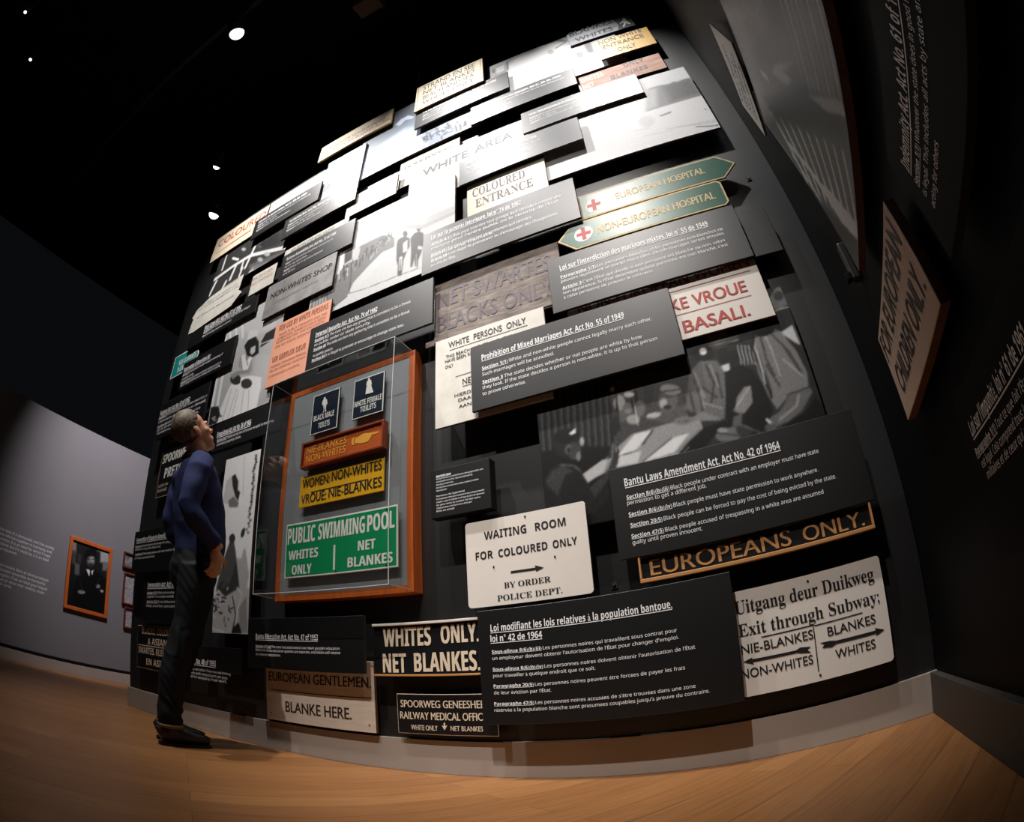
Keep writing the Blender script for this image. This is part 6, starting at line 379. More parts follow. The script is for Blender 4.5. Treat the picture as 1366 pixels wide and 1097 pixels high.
"ph_roof":[[2,80,95],[0,150,0.1051,[1.142,2.188,1.356,1.706,1.088,1.715,0.594,2.136]],[0,120,0.1085,[1.169,1.91,1.457,1.404,1.223,1.509,0.711,2.069]],[1,140,0.0054,[1.474,1.541,1.154,1.537]],[1,178,0.0051,[1.487,1.505,1.176,1.5]],[1,140,0.0049,[1.499,1.47,1.198,1.465]],[1,178,0.0046,[1.511,1.438,1.218,1.431]],[1,140,0.0044,[1.522,1.407,1.238,1.4]],[1,178,0.0042,[1.533,1.377,1.256,1.369]],[1,140,0.004,[1.543,1.349,1.274,1.341]],[1,178,0.0039,[1.553,1.322,1.291,1.313]],[1,140,0.0037,[1.562,1.296,1.308,1.287]],[1,178,0.0035,[1.572,1.271,1.323,1.262]],[1,185,0.0143,[0.759,1.969,0.664,1.715]],[1,185,0.0128,[0.819,1.862,0.693,1.653]],[1,185,0.0115,[0.873,1.765,0.721,1.593]],[1,185,0.0103,[0.922,1.678,0.748,1.537]],[1,185,0.0094,[0.967,1.599,0.774,1.483]],[1,185,0.0085,[1.008,1.527,0.799,1.432]],[1,185,0.0078,[1.046,1.461,0.824,1.383]],[1,185,0.0072,[1.081,1.401,0.847,1.337]],[1,185,0.0066,[1.114,1.345,0.871,1.293]],[0,34,0.0725,[0.784,2.003,1.177,1.528,1.252,1.315,1.196,1.329,1.0,1.597,0.748,1.952]],[0,165,0.0076,[1.155,1.529,1.296,1.31,1.26,1.295,1.188,1.41]],[0,175,0.0122,[1.109,1.758,1.244,1.564,1.13,1.693,1.132,1.633,1.081,1.684,1.046,1.812]],[1,190,0.0141,[0.963,1.942,0.972,1.895]],[0,185,0.011,[0.765,1.611,0.832,1.507,0.921,1.258,0.843,1.278,0.781,1.407]],[1,190,0.0132,[0.728,1.824,0.788,1.575]],[1,180,0.0101,[0.681,1.821,0.687,1.581]],[0,60,0.0205,[0.62,1.776,0.687,1.581,0.833,1.296,0.719,1.292,0.543,1.57]],[1,120,0.011,[0.594,2.136,0.639,1.769]],[0,130,0.0106,[1.082,2.167,1.073,2.179,1.064,2.192,1.057,2.204,1.054,2.211,1.056,2.214,1.061,2.21,1.069,2.201,1.079,2.189,1.087,2.176,1.094,2.164,1.096,2.157,1.095,2.155,1.09,2.159]],[0,130,0.0107,[1.049,2.155,1.04,2.167,1.031,2.18,1.024,2.191,1.021,2.199,1.022,2.202,1.028,2.198,1.036,2.189,1.046,2.177,1.054,2.164,1.061,2.153,1.064,2.145,1.062,2.143,1.057,2.147]],[0,130,0.0107,[1.017,2.142,1.007,2.153,0.998,2.166,0.991,2.178,0.988,2.186,0.989,2.188,0.995,2.185,1.003,2.176,1.013,2.164,1.022,2.151,1.029,2.14,1.032,2.132,1.031,2.13,1.025,2.133]],[0,130,0.0107,[0.986,2.127,0.976,2.138,0.967,2.151,0.959,2.163,0.956,2.171,0.957,2.173,0.963,2.17,0.971,2.161,0.981,2.149,0.991,2.137,0.998,2.125,1.001,2.118,1.0,2.116,0.994,2.119]],[0,130,0.0108,[0.956,2.111,0.946,2.122,0.936,2.135,0.928,2.146,0.925,2.154,0.926,2.157,0.931,2.153,0.94,2.145,0.95,2.133,0.96,2.121,0.967,2.11,0.97,2.102,0.969,2.1,0.964,2.103]],[0,130,0.0108,[0.926,2.093,0.916,2.104,0.906,2.117,0.898,2.128,0.894,2.136,0.895,2.139,0.901,2.136,0.91,2.128,0.92,2.116,0.93,2.104,0.937,2.093,0.941,2.085,0.94,2.083,0.935,2.085]],[0,130,0.0108,[0.898,2.074,0.887,2.085,0.877,2.098,0.869,2.109,0.865,2.117,0.866,2.119,0.871,2.117,0.881,2.109,0.891,2.097,0.901,2.085,0.909,2.074,0.912,2.067,0.912,2.064,0.906,2.067]],[0,130,0.0108,[0.87,2.054,0.859,2.065,0.849,2.077,0.841,2.088,0.837,2.096,0.838,2.099,0.843,2.096,0.852,2.088,0.863,2.077,0.873,2.065,0.881,2.054,0.885,2.047,0.884,2.044,0.879,2.047]],[0,130,0.0107,[0.843,2.033,0.833,2.043,0.822,2.055,0.814,2.066,0.809,2.074,0.81,2.077,0.816,2.074,0.825,2.067,0.836,2.056,0.846,2.044,0.854,2.033,0.858,2.026,0.858,2.023,0.852,2.026]],[0,130,0.0107,[0.818,2.01,0.807,2.021,0.796,2.032,0.788,2.043,0.783,2.051,0.784,2.054,0.789,2.051,0.799,2.044,0.81,2.033,0.82,2.022,0.829,2.011,0.833,2.004,0.832,2.001,0.827,2.003]],[0,130,0.0107,[0.793,1.987,0.783,1.997,0.772,2.008,0.763,2.019,0.758,2.026,0.759,2.03,0.764,2.027,0.774,2.02,0.785,2.01,0.796,1.998,0.804,1.988,0.808,1.981,0.808,1.978,0.802,1.98]],[0,130,0.0106,[0.77,1.962,0.759,1.972,0.748,1.983,0.739,1.993,0.735,2.001,0.735,2.004,0.74,2.002,0.75,1.995,0.761,1.985,0.772,1.974,0.78,1.963,0.785,1.956,0.784,1.953,0.779,1.955]],[3,10,120,11]],
"portrait":[[2,40,20],[0,120,0.0254,[2.347,1.576,2.417,1.585,2.434,1.449,2.365,1.441]],[0,70,0.0254,[2.37,1.477,2.425,1.482,2.444,1.323,2.389,1.319]],[0,90,0.0254,[2.428,1.336,2.498,1.344,2.511,1.207,2.442,1.2]],[0,60,0.0255,[2.454,1.457,2.51,1.461,2.52,1.358,2.464,1.355]],[0,130,0.0262,[2.728,1.636,2.827,1.653,2.834,1.582,2.734,1.566]],[0,150,0.0262,[2.776,1.581,2.904,1.604,2.919,1.462,2.791,1.44]],[0,110,0.0262,[2.825,1.456,2.925,1.47,2.934,1.363,2.835,1.35]],[0,70,0.0261,[2.699,1.661,2.756,1.666,2.759,1.618,2.702,1.614]],[0,80,0.0263,[2.891,1.389,2.949,1.391,2.959,1.273,2.901,1.271]],[0,15,0.0157,[2.424,0.84,2.451,1.063,2.501,1.178,2.602,1.271,2.75,1.31,2.85,1.276,2.93,1.206,2.977,1.087,2.943,0.849,2.428,0.798]],[0,18,0.0195,[2.727,1.519,2.722,1.484,2.702,1.451,2.669,1.428,2.631,1.417,2.595,1.422,2.567,1.441,2.554,1.471,2.558,1.506,2.578,1.538,2.611,1.562,2.649,1.573,2.686,1.568,2.713,1.549]],[0,112,0.026,[2.709,1.436,2.707,1.406,2.695,1.379,2.674,1.36,2.65,1.354,2.626,1.361,2.608,1.379,2.599,1.406,2.6,1.436,2.612,1.463,2.633,1.482,2.657,1.489,2.681,1.482,2.7,1.464]],[0,146,0.0325,[2.699,1.457,2.698,1.439,2.691,1.423,2.68,1.412,2.666,1.408,2.653,1.412,2.642,1.424,2.637,1.441,2.638,1.459,2.644,1.475,2.656,1.486,2.669,1.49,2.683,1.486,2.694,1.474]],[0,52,0.0259,[2.695,1.379,2.693,1.367,2.683,1.355,2.669,1.346,2.652,1.341,2.636,1.342,2.624,1.349,2.619,1.359,2.622,1.371,2.631,1.383,2.645,1.392,2.662,1.396,2.678,1.395,2.69,1.389]],[1,50,0.0048,[2.61,1.43,2.637,1.441]],[1,50,0.0049,[2.665,1.445,2.692,1.453]],[0,20,0.0196,[2.719,1.544,2.714,1.523,2.694,1.502,2.663,1.485,2.628,1.475,2.595,1.474,2.571,1.483,2.561,1.5,2.566,1.52,2.586,1.541,2.616,1.559,2.652,1.569,2.685,1.569,2.709,1.56]],[0,205,0.0064,[2.598,1.306,2.646,1.313,2.677,1.262,2.649,1.231]],[0,200,0.0065,[2.676,1.303,2.708,1.329,2.699,1.261,2.678,1.256]],[0,14,0.0032,[2.654,1.279,2.681,1.286,2.693,1.153,2.672,1.148]],[0,120,0.016,[2.615,1.024,2.609,1.012,2.594,1.0,2.572,0.991,2.548,0.987,2.526,0.989,2.511,0.995,2.506,1.006,2.511,1.018,2.526,1.03,2.548,1.038,2.572,1.042,2.594,1.041,2.609,1.035]],[0,165,0.0096,[2.612,1.02,2.609,1.014,2.603,1.009,2.593,1.005,2.582,1.004,2.573,1.004,2.566,1.007,2.564,1.012,2.566,1.017,2.573,1.022,2.582,1.026,2.593,1.028,2.603,1.027,2.609,1.025]],[0,120,0.0163,[2.825,1.135,2.816,1.124,2.802,1.117,2.787,1.115,2.773,1.118,2.763,1.126,2.759,1.137,2.762,1.15,2.771,1.16,2.784,1.168,2.799,1.17,2.813,1.167,2.823,1.159,2.827,1.147]],[0,150,0.0098,[2.88,1.092,2.874,1.085,2.863,1.08,2.852,1.079,2.84,1.082,2.832,1.088,2.828,1.095,2.829,1.104,2.836,1.111,2.846,1.115,2.858,1.116,2.869,1.114,2.877,1.108,2.881,1.1]],[1,46,0.0048,[2.521,1.154,2.588,1.01]],[1,40,0.0049,[2.81,1.257,2.754,1.109]],[3,6,120,12]]}''')
OUTL = json.loads(r'''{"hosp_a":[[-0.3965,2.6181],[0.3567,2.6181],[0.4417,2.5325],[0.3567,2.447],[-0.3965,2.447]],
"hosp_b":[[-0.5333,2.3316],[-0.4483,2.4185],[0.3008,2.4185],[0.3208,2.3985],[0.3208,2.2648],[0.3008,2.2448],[-0.4483,2.2448]]}''')
MOUNT = json.loads(r'''{"strand":[-1.168,4.592,0.035],
"t_strand":[-0.909,4.133,0.02],
"ph_top":[-0.349,4.216,0.05],
"lankes":[0.232,4.435,0.05],
"yellow_ent":[0.22,4.056,0.05],
"wood_only":[0.085,3.73,0.05],
"t_w":[-0.61,3.819,0.05],
"t_v":[-0.236,3.561,0.012],
"t_u":[-0.669,3.093,0.02],
"ph_beach":[-0.034,3.188,0.05],
"white_area":[-0.993,3.355,0.05],
"white_m":[-1.347,3.564,0.05],
"col_ent":[-0.776,2.881,0.05],
"t_x":[-0.841,2.58,0.05],
"ph_queue":[-1.655,2.866,0.05],
"t_y":[-1.654,2.232,0.05],
"pink":[-2.223,2.338,0.05],
"shop":[-2.327,2.846,0.05],
"t_j":[-2.266,3.126,0.05],
"white_k":[-2.281,3.289,0.035],
"t_e":[-2.409,3.586,0.05],
"poster_d":[-2.142,3.916,0.05],
"white_c":[-2.688,4.079,0.05],
"t_b":[-2.561,3.853,0.05],
"coloured":[-3.393,3.992,0.05],
"tan_p":[-2.087,4.428,0.05],
"ph_sky":[-1.471,4.141,0.05],
"white_l":[-1.791,3.443,0.05],
"ph_poles":[-3.119,3.619,0.05],
"torn_g":[-3.369,3.163,0.05],
"white_h":[-2.8,3.155,0.05],
"t_i":[-3.212,2.904,0.05],
"teal":[-3.677,2.736,0.05],
"brown_dark":[-3.357,2.746,0.05],
"t_nb":[-3.283,2.562,0.05],
"t_women":[-3.501,2.22,0.05],
"t_group":[-2.589,1.858,0.05],
"ph_wed":[-2.776,2.447,0.05],
"pretoria":[-3.467,1.838,0.05],
"t_small":[-3.17,1.531,0.05],
"t_res":[-3.468,1.178,0.05],
"t_imm":[-3.379,0.833,0.05],
"blacks_col":[-3.492,0.479,0.05],
"t_bot":[-2.886,0.463,0.05],
"ph_woman":[-2.595,1.152,0.05],
"t_ed":[-1.989,0.571,0.05],
"gents":[-1.956,0.333,0.05],
"whites":[-1.299,0.549,0.05],
"spoor":[-1.234,0.267,0.05],
"t_fr":[-0.554,0.459,0.05],
"uit":[0.181,0.428,0.05],
"eur":[0.03,0.748,0.035],
"t_bantu":[0.008,0.89,0.05],
"ph_bantu":[-0.174,1.355,0.05],
"wait":[-0.821,0.875,0.05],
"plaque":[-1.08,1.195,0.05],
"t_prohib":[-0.601,1.807,0.035],
"t_interd":[-0.137,2.055,0.05],
"white_per":[-0.929,1.742,0.05],
"net_swart":[-0.888,2.175,0.05],
"non_eur_w":[-0.111,1.821,0.05],
"hosp_a":[0.023,2.533,0.05],
"hosp_b":[-0.106,2.332,0.05],
"blank_r":[0.33,2.064,0.05]}''')

# ------------------------------------------------------------------ lettering
STY = {'b': ('B', 0.0), 'm': ('S', 0.0), 's': ('S', 0.0), 'g': ('', .0), 'gs': ('', .0), 'gc': ('B', 0.0), 'gC': ('B', .0), 'r': ('R', 0.0), 'rl': ('R', 0.0), 'mb': ('B', 0.0)}
BASE = {'B': (0x1D5D4, 0x1D5EE, 0x1D7EC), 'S': (0x1D5A0, 0x1D5BA, 0x1D7E2), 'R': (0x1D400, 0x1D41A, 0x1D7CE)}
def conv(s, st):
    if not st: return s
    u, l, d = BASE[st]; o = ''
    for c in s:
        if 'A' <= c <= 'Z': o += chr(u+ord(c)-65)
        elif 'a' <= c <= 'z': o += chr(l+ord(c)-97)
        elif '0' <= c <= '9': o += chr(d+ord(c)-48)
        else: o += c
    return o
_cache = {}; _jobs = []
def want(text, sty):
    if (text, sty) in _cache: return
    _cache[(text, sty)] = None
    base, off = STY[sty]
    cu = bpy.data.curves.new('t', 'FONT'); cu.body = conv(text, base); cu.size = 1; cu.resolution_u = 2 if len(text) > 24 else 4
    cu.offset = off
    o = bpy.data.objects.new('t', cu); COL.objects.link(o); _jobs.append(((text, sty), o))
HEAVY = {'g': .02, 'gs': .045, 'gC': .05}   # extra stem weight, in em: the letters are struck twice, a hair apart
def segs(it):
    st, text = it[0], it[1]
    if st == 'm':
        if '|' in text:
            a, b = text.split('|'); return [(a, 'mb'), (b, 'm')]
        return [(text, 'm')]
    return [(text, st)]
for L in TX.values():
    for it in L:
        for s in segs(it): want(*s)
for s in ('b', 'm', 's', 'g', 'gs', 'gc', 'gC', 'r', 'rl', 'mb'): want('H', s)
bpy.context.view_layer.update()
dg = bpy.context.evaluated_depsgraph_get()
for key, o in _jobs:
    me = bpy.data.meshes.new_from_object(o.evaluated_get(dg))
    n = len(me.vertices); co = np.empty(n*3, np.float32); me.vertices.foreach_get('co', co)
    fs = [tuple(p.vertices) for p in me.polygons]
    _cache[key] = (co.reshape(-1, 3)[:, :2].copy(), fs); bpy.data.meshes.remove(me)
for key, o in _jobs:
    c = o.data; bpy.data.objects.remove(o); bpy.data.curves.remove(c)
CAP = {s: float(_cache[('H', s)][0][:, 1].max()-_cache[('H', s)][0][:, 1].min()) for s in STY}
def lettering(pid, parent, ox, oz, y=-.0012):
    """each line of writing is a part of its own"""
    for k, it in enumerate(TX.get(pid, [])):
        st, text, x0, x1, z, h, col, ul = it
        V, F = [], []; cur = 0.0; parts = []
        for t, s in segs(it):
            co, fs = _cache[(t, s)]
            if not len(co): continue
            mn = co[:, 0].min(); wd = co[:, 0].max()-mn
            parts.append((co, fs, mn, cur, wd, s)); cur += wd+.27
        tot = cur-.27; sx = (x1-x0)/tot
        for co, fs, mn, off, wd, s in parts:
            sz = h/CAP[s]; b = len(V)
            if text == '☛': mnz = co[:, 1].min(); V += [((c[0]-mn+off)*sx+x0-ox, y, (c[1]-mnz)*sz*.8+z-oz) for c in co]
            elif s in HEAVY:
                for k_, dx in enumerate((0.0, HEAVY[s])):
                    b = len(V); V += [((c[0]-mn+off+dx)*sx+x0-ox, y-.0005*k_, c[1]*sz+z-oz) for c in co]; F += [tuple(b+i for i in f) for f in fs]
            else: V += [((c[0]-mn+off)*sx+x0-ox, y, c[1]*sz+z-oz) for c in co]
            if s not in HEAVY or text == '☛': F += [tuple(b+i for i in f) for f in fs]
            if ul or s == 'mb':
                ua, ub = x0-ox+off*sx, x0-ox+(off+wd)*sx; zt = z-oz-h*.16; b = len(V)
                V += [(ua, y, zt-h*.07), (ub, y, zt-h*.07), (ub, y, zt+h*.03), (ua, y, zt+h*.03)]; F.append((b, b+1, b+2, b+3))
        me = bpy.data.meshes.new('lettering'); me.from_pydata(V, [], F); me.update()
        bm = bmesh.new(); bm.from_mesh(me)   # face the reader (-y)
        bmesh.ops.reverse_faces(bm, faces=[f for f in bm.faces if f.normal.y > 0]); bm.to_mesh(me); bm.free()
        link('pointing_hand' if text == '☛' else 'heading' if ul else 'lettering', me, col, parent)
    for n_, (col, pts, nm) in enumerate(SH.get(pid, [])):
        flat(nm, [[(pts[i]-ox, pts[i+1]-oz) for i in range(0, len(pts), 2)]], col, parent, y=y+.0001-.0001*n_)

# ------------------------------------------------------------------ photographic prints: tones painted on a fine grid
def tone(g):
    u = np.clip(g/255.0, 0, 1); u = u*(1-.35)+.35*(u*u*(3-2*u)); return u**2.1*.86
def inpoly(X, Y, P):
    c = np.zeros(X.shape, bool); n = len(P); d2 = np.full(X.shape, 1e9)
    for i in range(n):
        x0, y0 = P[i]; x1, y1 = P[(i+1) % n]
        if y0 != y1:
            m = ((y0 > Y) != (y1 > Y)) & (X < (x1-x0)*(Y-y0)/(y1-y0)+x0); c ^= m
        d2 = np.minimum(d2, segd(X, Y, x0, y0, x1, y1))
    return c, np.sqrt(d2)
def segd(X, Y, x0, y0, x1, y1):
    dx, dy = x1-x0, y1-y0; q = dx*dx+dy*dy+1e-12
    t = np.clip(((X-x0)*dx+(Y-y0)*dy)/q, 0, 1); return (X-x0-t*dx)**2+(Y-y0-t*dy)**2
def paint(pid, X, Z, z0, z1):
    grain = None; A = np.full(X.shape, 120.0); tint = np.array([1., 1., 1.])
    for op in PH[pid]:
        if op[0] == 2: t = (z1-Z)/(z1-z0); A = op[1]+(op[2]-op[1])*t
        elif op[0] == 3:
            grain = (op[1]*.6, op[3])
        elif op[0] == 4: tint = np.array(op[1:4], float)/106.0
        else:
            P = [(op[3][i], op[3][i+1]) for i in range(0, len(op[3]), 2)]
            xs = [p[0] for p in P]; zs = [p[1] for p in P]; mg = max(op[2]*2, .01)
            ix = np.where((X[0] >= min(xs)-mg) & (X[0] <= max(xs)+mg))[0]
            iz = np.where((Z[:, 0] >= min(zs)-mg) & (Z[:, 0] <= max(zs)+mg))[0]
            if len(ix) == 0 or len(iz) == 0: continue
            sl = (slice(iz[0], iz[-1]+1), slice(ix[0], ix[-1]+1)); xx, zz = X[sl], Z[sl]
            if op[0] == 0:
                c, d = inpoly(xx, zz, P); sd = np.where(c, d, -d); al = np.clip(.5+sd/max(op[2], 1e-4), 0, 1)
            else:
                d = np.full(xx.shape, 1e9)
                for i in range(len(P)-1): d = np.minimum(d, segd(xx, zz, *P[i], *P[i+1]))
                al = np.clip((op[2]-np.sqrt(d))/(.4*op[2]+.0008)+.5, 0, 1)
            A[sl] = A[sl]*(1-al)+op[1]*al
    for _ in range(2):
        Q = np.pad(A, 1, mode='edge'); A = (Q[:-2, 1:-1]+Q[2:, 1:-1]+Q[1:-1, :-2]+Q[1:-1, 2:]+4*Q[1:-1, 1:-1])/8
    if grain: A = A+np.random.default_rng(grain[1]).normal(0, grain[0], A.shape)
    g = tone(np.clip(A, 4, 250)); return np.stack([g*tint[0], g*tint[1], g*tint[2], np.ones_like(g)], -1)
def print_grid(pid, parent, quad, ox, oz, step=.0045, y=-.0012):
    """quad: bl, br, tr, tl corners (x,z)"""
    bl, br, tr, tl = [np.array(q, float) for q in quad]
    nx = max(20, int(np.linalg.norm(br-bl)/step)); nz = max(20, int(np.linalg.norm(tl-bl)/step))
    u = np.linspace(0, 1, nx); v = np.linspace(0, 1, nz); Uu, Vv = np.meshgrid(u, v)
    Q = (bl[None, None]*((1-Uu)*(1-Vv))[..., None]+br*(Uu*(1-Vv))[..., None]+tr*(Uu*Vv)[..., None]+tl*((1-Uu)*Vv)[..., None])
    x0, x1 = min(bl[0], tl[0]), max(br[0], tr[0]); z0, z1 = min(bl[1], br[1]), max(tl[1], tr[1])
    gx = np.linspace(x0, x1, nx); gz = np.linspace(z0, z1, nz); GX, GZ = np.meshgrid(gx, gz)
    T = paint(pid, GX, GZ, z0, z1)
    ii = np.clip(np.rint((Q[..., 1]-z0)/(z1-z0)*(nz-1)).astype(int), 0, nz-1); jj = np.clip(np.rint((Q[..., 0]-x0)/(x1-x0)*(nx-1)).astype(int), 0, nx-1)
    C = T[ii, jj]
    V = np.stack([Q[..., 0]-ox, np.full(Q.shape[:2], y), Q[..., 1]-oz], -1).reshape(-1, 3)
    F = [(r*nx+c, r*nx+c+1, (r+1)*nx+c+1, (r+1)*nx+c) for r in range(nz-1) for c in range(nx-1)]
    me = bpy.data.meshes.new('print'); me.from_pydata(V.tolist(), [], F); me.update()
    at = me.color_attributes.new('tone', 'FLOAT_COLOR', 'POINT'); at.data.foreach_set('color', C.astype(np.float32).ravel())
    return link('print', me, 'photo_print', parent)

# ------------------------------------------------------------------ room shell
def structure(o): o['kind'] = 'structure'; return o
structure(box('floor', -9, 2.2, -4.5, 8, -.1, 0, 'oak_boards'))
structure(box('ceiling', -9, 2.2, -4.5, 8, 6.5, 6.6, 'ceiling_black'))
WX0, WX1, WY = -4.06, .62, 2.02
structure(box('wall_back', WX0, WX1, WY, WY+.3, 0, 4.30, 'wall_grey'))
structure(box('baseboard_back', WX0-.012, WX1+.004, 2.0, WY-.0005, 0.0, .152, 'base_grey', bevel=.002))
ANG = math.radians(-95.5)
RO = (WX1, 2.0, 0)
rw = structure(box('wall_right', -.35, 6.3, 0, .2, 0, 6.5, 'wall_black', loc=RO, rz=ANG))
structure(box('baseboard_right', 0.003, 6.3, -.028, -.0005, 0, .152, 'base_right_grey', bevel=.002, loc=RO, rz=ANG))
LXW = -6.7
LO = (LXW, 0, 0); LR = math.radians(90)
structure(box('wall_left', -4.4, 7.9, 0, .2, 0, 3.0, 'wall_left_grey', loc=LO, rz=LR))
structure(box('baseboard_left', -4.4, 7.9, -.03, -.0005, 0, .125, 'base_grey', bevel=.002, loc=LO, rz=LR))
# shadow gap strip between left wall and its base
structure(box('trim_1', -4.4, 7.9, -.006, -.0005, .1255, .165, 'ceiling_black', loc=LO, rz=LR))

# ------------------------------------------------------------------ wall panels and signs
def wall_thing(pid, name, label, cat, front, edge='edge_dark', th=.014, r=0.0, outline=None, insets=(), group=None, mount=True, bevel=.0015, rect=None, yf=None, origin=None, rz=0.0, quad=None):
    """one board on a wall: front face towards the reader; insets = [(distance, material)] painted fields; lettering and mount blocks as parts"""
    x0, x1, z0, z1, y = PAN[pid] if rect is None else (*rect, yf)
    cx, cz = (x0+x1)/2, (z0+z1)/2
    if quad: pts = [(a-cx, b-cz) for a, b in quad]
    elif outline: pts = [(a-cx, b-cz) for a, b in outline]
    else: pts = rrect(x0-cx, x1-cx, z0-cz, z1-cz, r)
    me = mesh(name, prism_bm(pts, th, bevel))
    o = link(name, me, [front, edge]); M = Matrix.Translation(origin or (0, 0, 0)) @ Matrix.Rotation(rz, 4, 'Z') @ Matrix.Translation((cx, y, cz))
    o.matrix_world = M
    tag(o, label, cat, group)
    for k, (d, m) in enumerate(insets): flat('field', [inset(pts, d)], m, o, y=-.0005-.0002*k)
    if pid in PH:
        q = quad or [(x0, z0), (x1, z0), (x1, z1), (x0, z1)]
        print_grid(pid, o, q, cx, cz)
    lettering(pid, o, cx, cz)
    mp = MOUNT.get(pid)
    back = (WY if origin is None else 0.0)
    if mount and mp and back-(y+th) > .004:
        mx, mz, s = mp; bm = bmesh.new(); add_box(bm, mx-cx-s, mx-cx+s, th+.0005, back-y-.0005, mz-cz-s, mz-cz+s)
        bmesh.ops.recalc_face_normals(bm, faces=bm.faces); link('mount', mesh('mount', bm), 'mount_black', o)
    return o
def screws(o, spots, m='dark_metal', r=.004, cxz=None):
    for x, z in spots:
        bm = bmesh.new(); bmesh.ops.create_cone(bm, cap_ends=True, segments=10, radius1=r, radius2=r*.7, depth=.003)
        bmesh.ops.rotate(bm, verts=bm.verts, cent=(0, 0, 0), matrix=Matrix.Rotation(math.radians(90), 3, 'X'))
        link('screw', mesh('screw', bm), m, o, loc=(x, -.0018, z))
TP = dict(name='law_placard', cat='information panel', front='panel_black', edge='edge_dark', group='black law panels on the sign wall')
def tp(pid, label): d = dict(TP); return wall_thing(pid, d['name'], label, d['cat'], d['front'], d['edge'], group=d['group'])
tp('t_bantu', 'black panel headed Bantu Laws Amendment Act above the EUROPEANS ONLY sign')
tp('t_fr', 'large low black panel in French headed Loi modifiant les lois relatives à la population bantoue')
tp('t_prohib', 'black panel headed Prohibition of Mixed Marriages Act overlapping the WHITE PERSONS ONLY sign')
tp('t_interd', "black panel headed Loi sur l'interdiction des mariages mixtes beneath the hospital arrow signs")
tp('t_y', 'grey lit panel headed Internal Security Act just above the wooden display case')
tp('t_x', 'grey French panel below the COLOURED ENTRANCE sign and right of the queue photograph')
tp('t_u', 'pale lit panel covering the lower part of the WHITE AREA sign')
tp('t_v', 'pale lit panel overlapping the top edge of the white beach photograph')
tp('t_w', 'pale lit panel below the overexposed topmost photograph')
tp('t_strand', 'narrow panel tucked directly under the STRAND EN SEE sign')
tp('t_e', 'grey panel covering the lower edge of the large lettered SOUTH AFRICA poster')
tp('t_b', 'grey panel overlapping the right side of the red COLOURED sign')
tp('t_j', 'grey panel overlapping the NO ENTRY strip and left of the queue photograph')
tp('t_i', 'dark panel hanging directly below the ragged white beach notice')
tp('t_nb', 'black panel overlapping the corner of the small teal sign')
tp('t_women', "black panel at the left edge of the wall, just above the visitor's head")
tp('t_group', "black panel headed Group Areas Act in front of the visitor's raised face")
tp('t_small', "small black panel mostly hidden behind the visitor's back and shoulder")
tp('t_res', "black panel at the wall's left edge beside the visitor's waist")
tp('t_imm', "black panel beside the visitor's thighs, above the BLACKS, COLOUREDS sign")
tp('t_bot', "low black panel behind the visitor's shins, under the bare hillside photograph")
tp('t_ed', 'black panel headed Bantu Education Act over the top of the EUROPEAN GENTLEMEN sign')
# photographs
PP = dict(cat='photograph', front='edge_dark', edge='edge_brown', group='large photographs on the sign wall')
def photo(pid, label, th=.014): return wall_thing(pid, 'mounted_photograph', label, PP['cat'], PP['front'], PP['edge'], th=th, group=PP['group'])
photo('ph_bantu', 'black and white photograph of men in hats around a desk with papers')
photo('ph_queue', 'black and white photograph of a long queue with two men standing at the right')
photo('ph_sky', 'bluish photograph of a bright shore with scrawled writing at its lower right')
photo('ph_top', 'overexposed white photograph at the top of the wall, below the BLANKES arrow sign')
photo('ph_beach', 'very bright photograph of a sandy beach with a dark headland')
photo('ph_poles', 'dark photograph of white wooden poles beneath the red COLOURED sign')
photo('ph_wed', 'black and white photograph of a dark-haired woman in a wide white skirt')
photo('ph_woman', "tall narrow black and white photograph in front of the visitor's chest")
# metal and enamel signs
o = wall_thing('wait', 'enamel_sign', 'cream rounded sign reading WAITING ROOM FOR COLOURED ONLY with an arrow', 'sign', 'white_enamel', 'white_enamel', th=.008, r=.012)
screws(o, [(-.135, -.02), (.118, -.017), (.01, .16)])
o = wall_thing('eur', 'framed_sign', 'black sign reading EUROPEANS ONLY in gold letters with gold moulding', 'sign', 'sign_black', 'sign_black', th=.02)
x0, x1, z0, z1, y = PAN['eur']; cx, cz = (x0+x1)/2, (z0+z1)/2
for a in ((x0-cx, x1-cx, -.014, .004, z0-cz, z0-cz+.014), (x0-cx, x0-cx+.008, -.014, .004, z0-cz+.0145, z1-cz), (x1-cx-.008, x1-cx, -.014, .004, z0-cz+.0145, z1-cz)): box('moulding', *a, 'gold_ink', o, bevel=.002)
o = wall_thing('uit', 'enamel_sign', 'white rounded sign reading Uitgang deur Duikweg, Exit through Subway, with two arrows', 'sign', 'white_enamel', 'cream_enamel', th=.008, r=.012)
screws(o, [(.0, .165), (.0, -.165)])
o = wall_thing('whites', 'painted_sign', 'black sign reading WHITES ONLY. NET BLANKES. with pale top and tan bottom edging', 'sign', 'sign_black', 'cream_enamel', th=.018)
x0, x1, z0, z1, y = PAN['whites']; cx, cz = (x0+x1)/2, (z0+z1)/2
box('top_edging', x0-cx, x1-cx, -.012, .0, z1-cz-.011, z1-cz, 'white_enamel', o, bevel=.002)
box('bottom_edging', x0-cx, x1-cx, -.008, .0, z0-cz, z0-cz+.009, 'gold_ink', o, bevel=.002)
wall_thing('spoor', 'metal_sign', 'black sign reading SPOORWEG GENEESHEER RAILWAY MEDICAL OFFICER with thin pale border', 'sign', 'cream_ink', 'sign_black', th=.01, insets=[(.003, 'sign_black')])
o = wall_thing('gents', 'wooden_sign', 'white wooden sign reading EUROPEAN GENTLEMEN. BLANKE HERE.', 'sign', 'white_wood', 'edge_tan', th=.018)
screws(o, [(-.33, -.13), (.33, -.13)])
wall_thing('white_per', 'enamel_sign', 'white sign headed WHITE PERSONS ONLY, mostly hidden by the marriage act panel', 'sign', 'worn_white', 'edge_tan', th=.012)
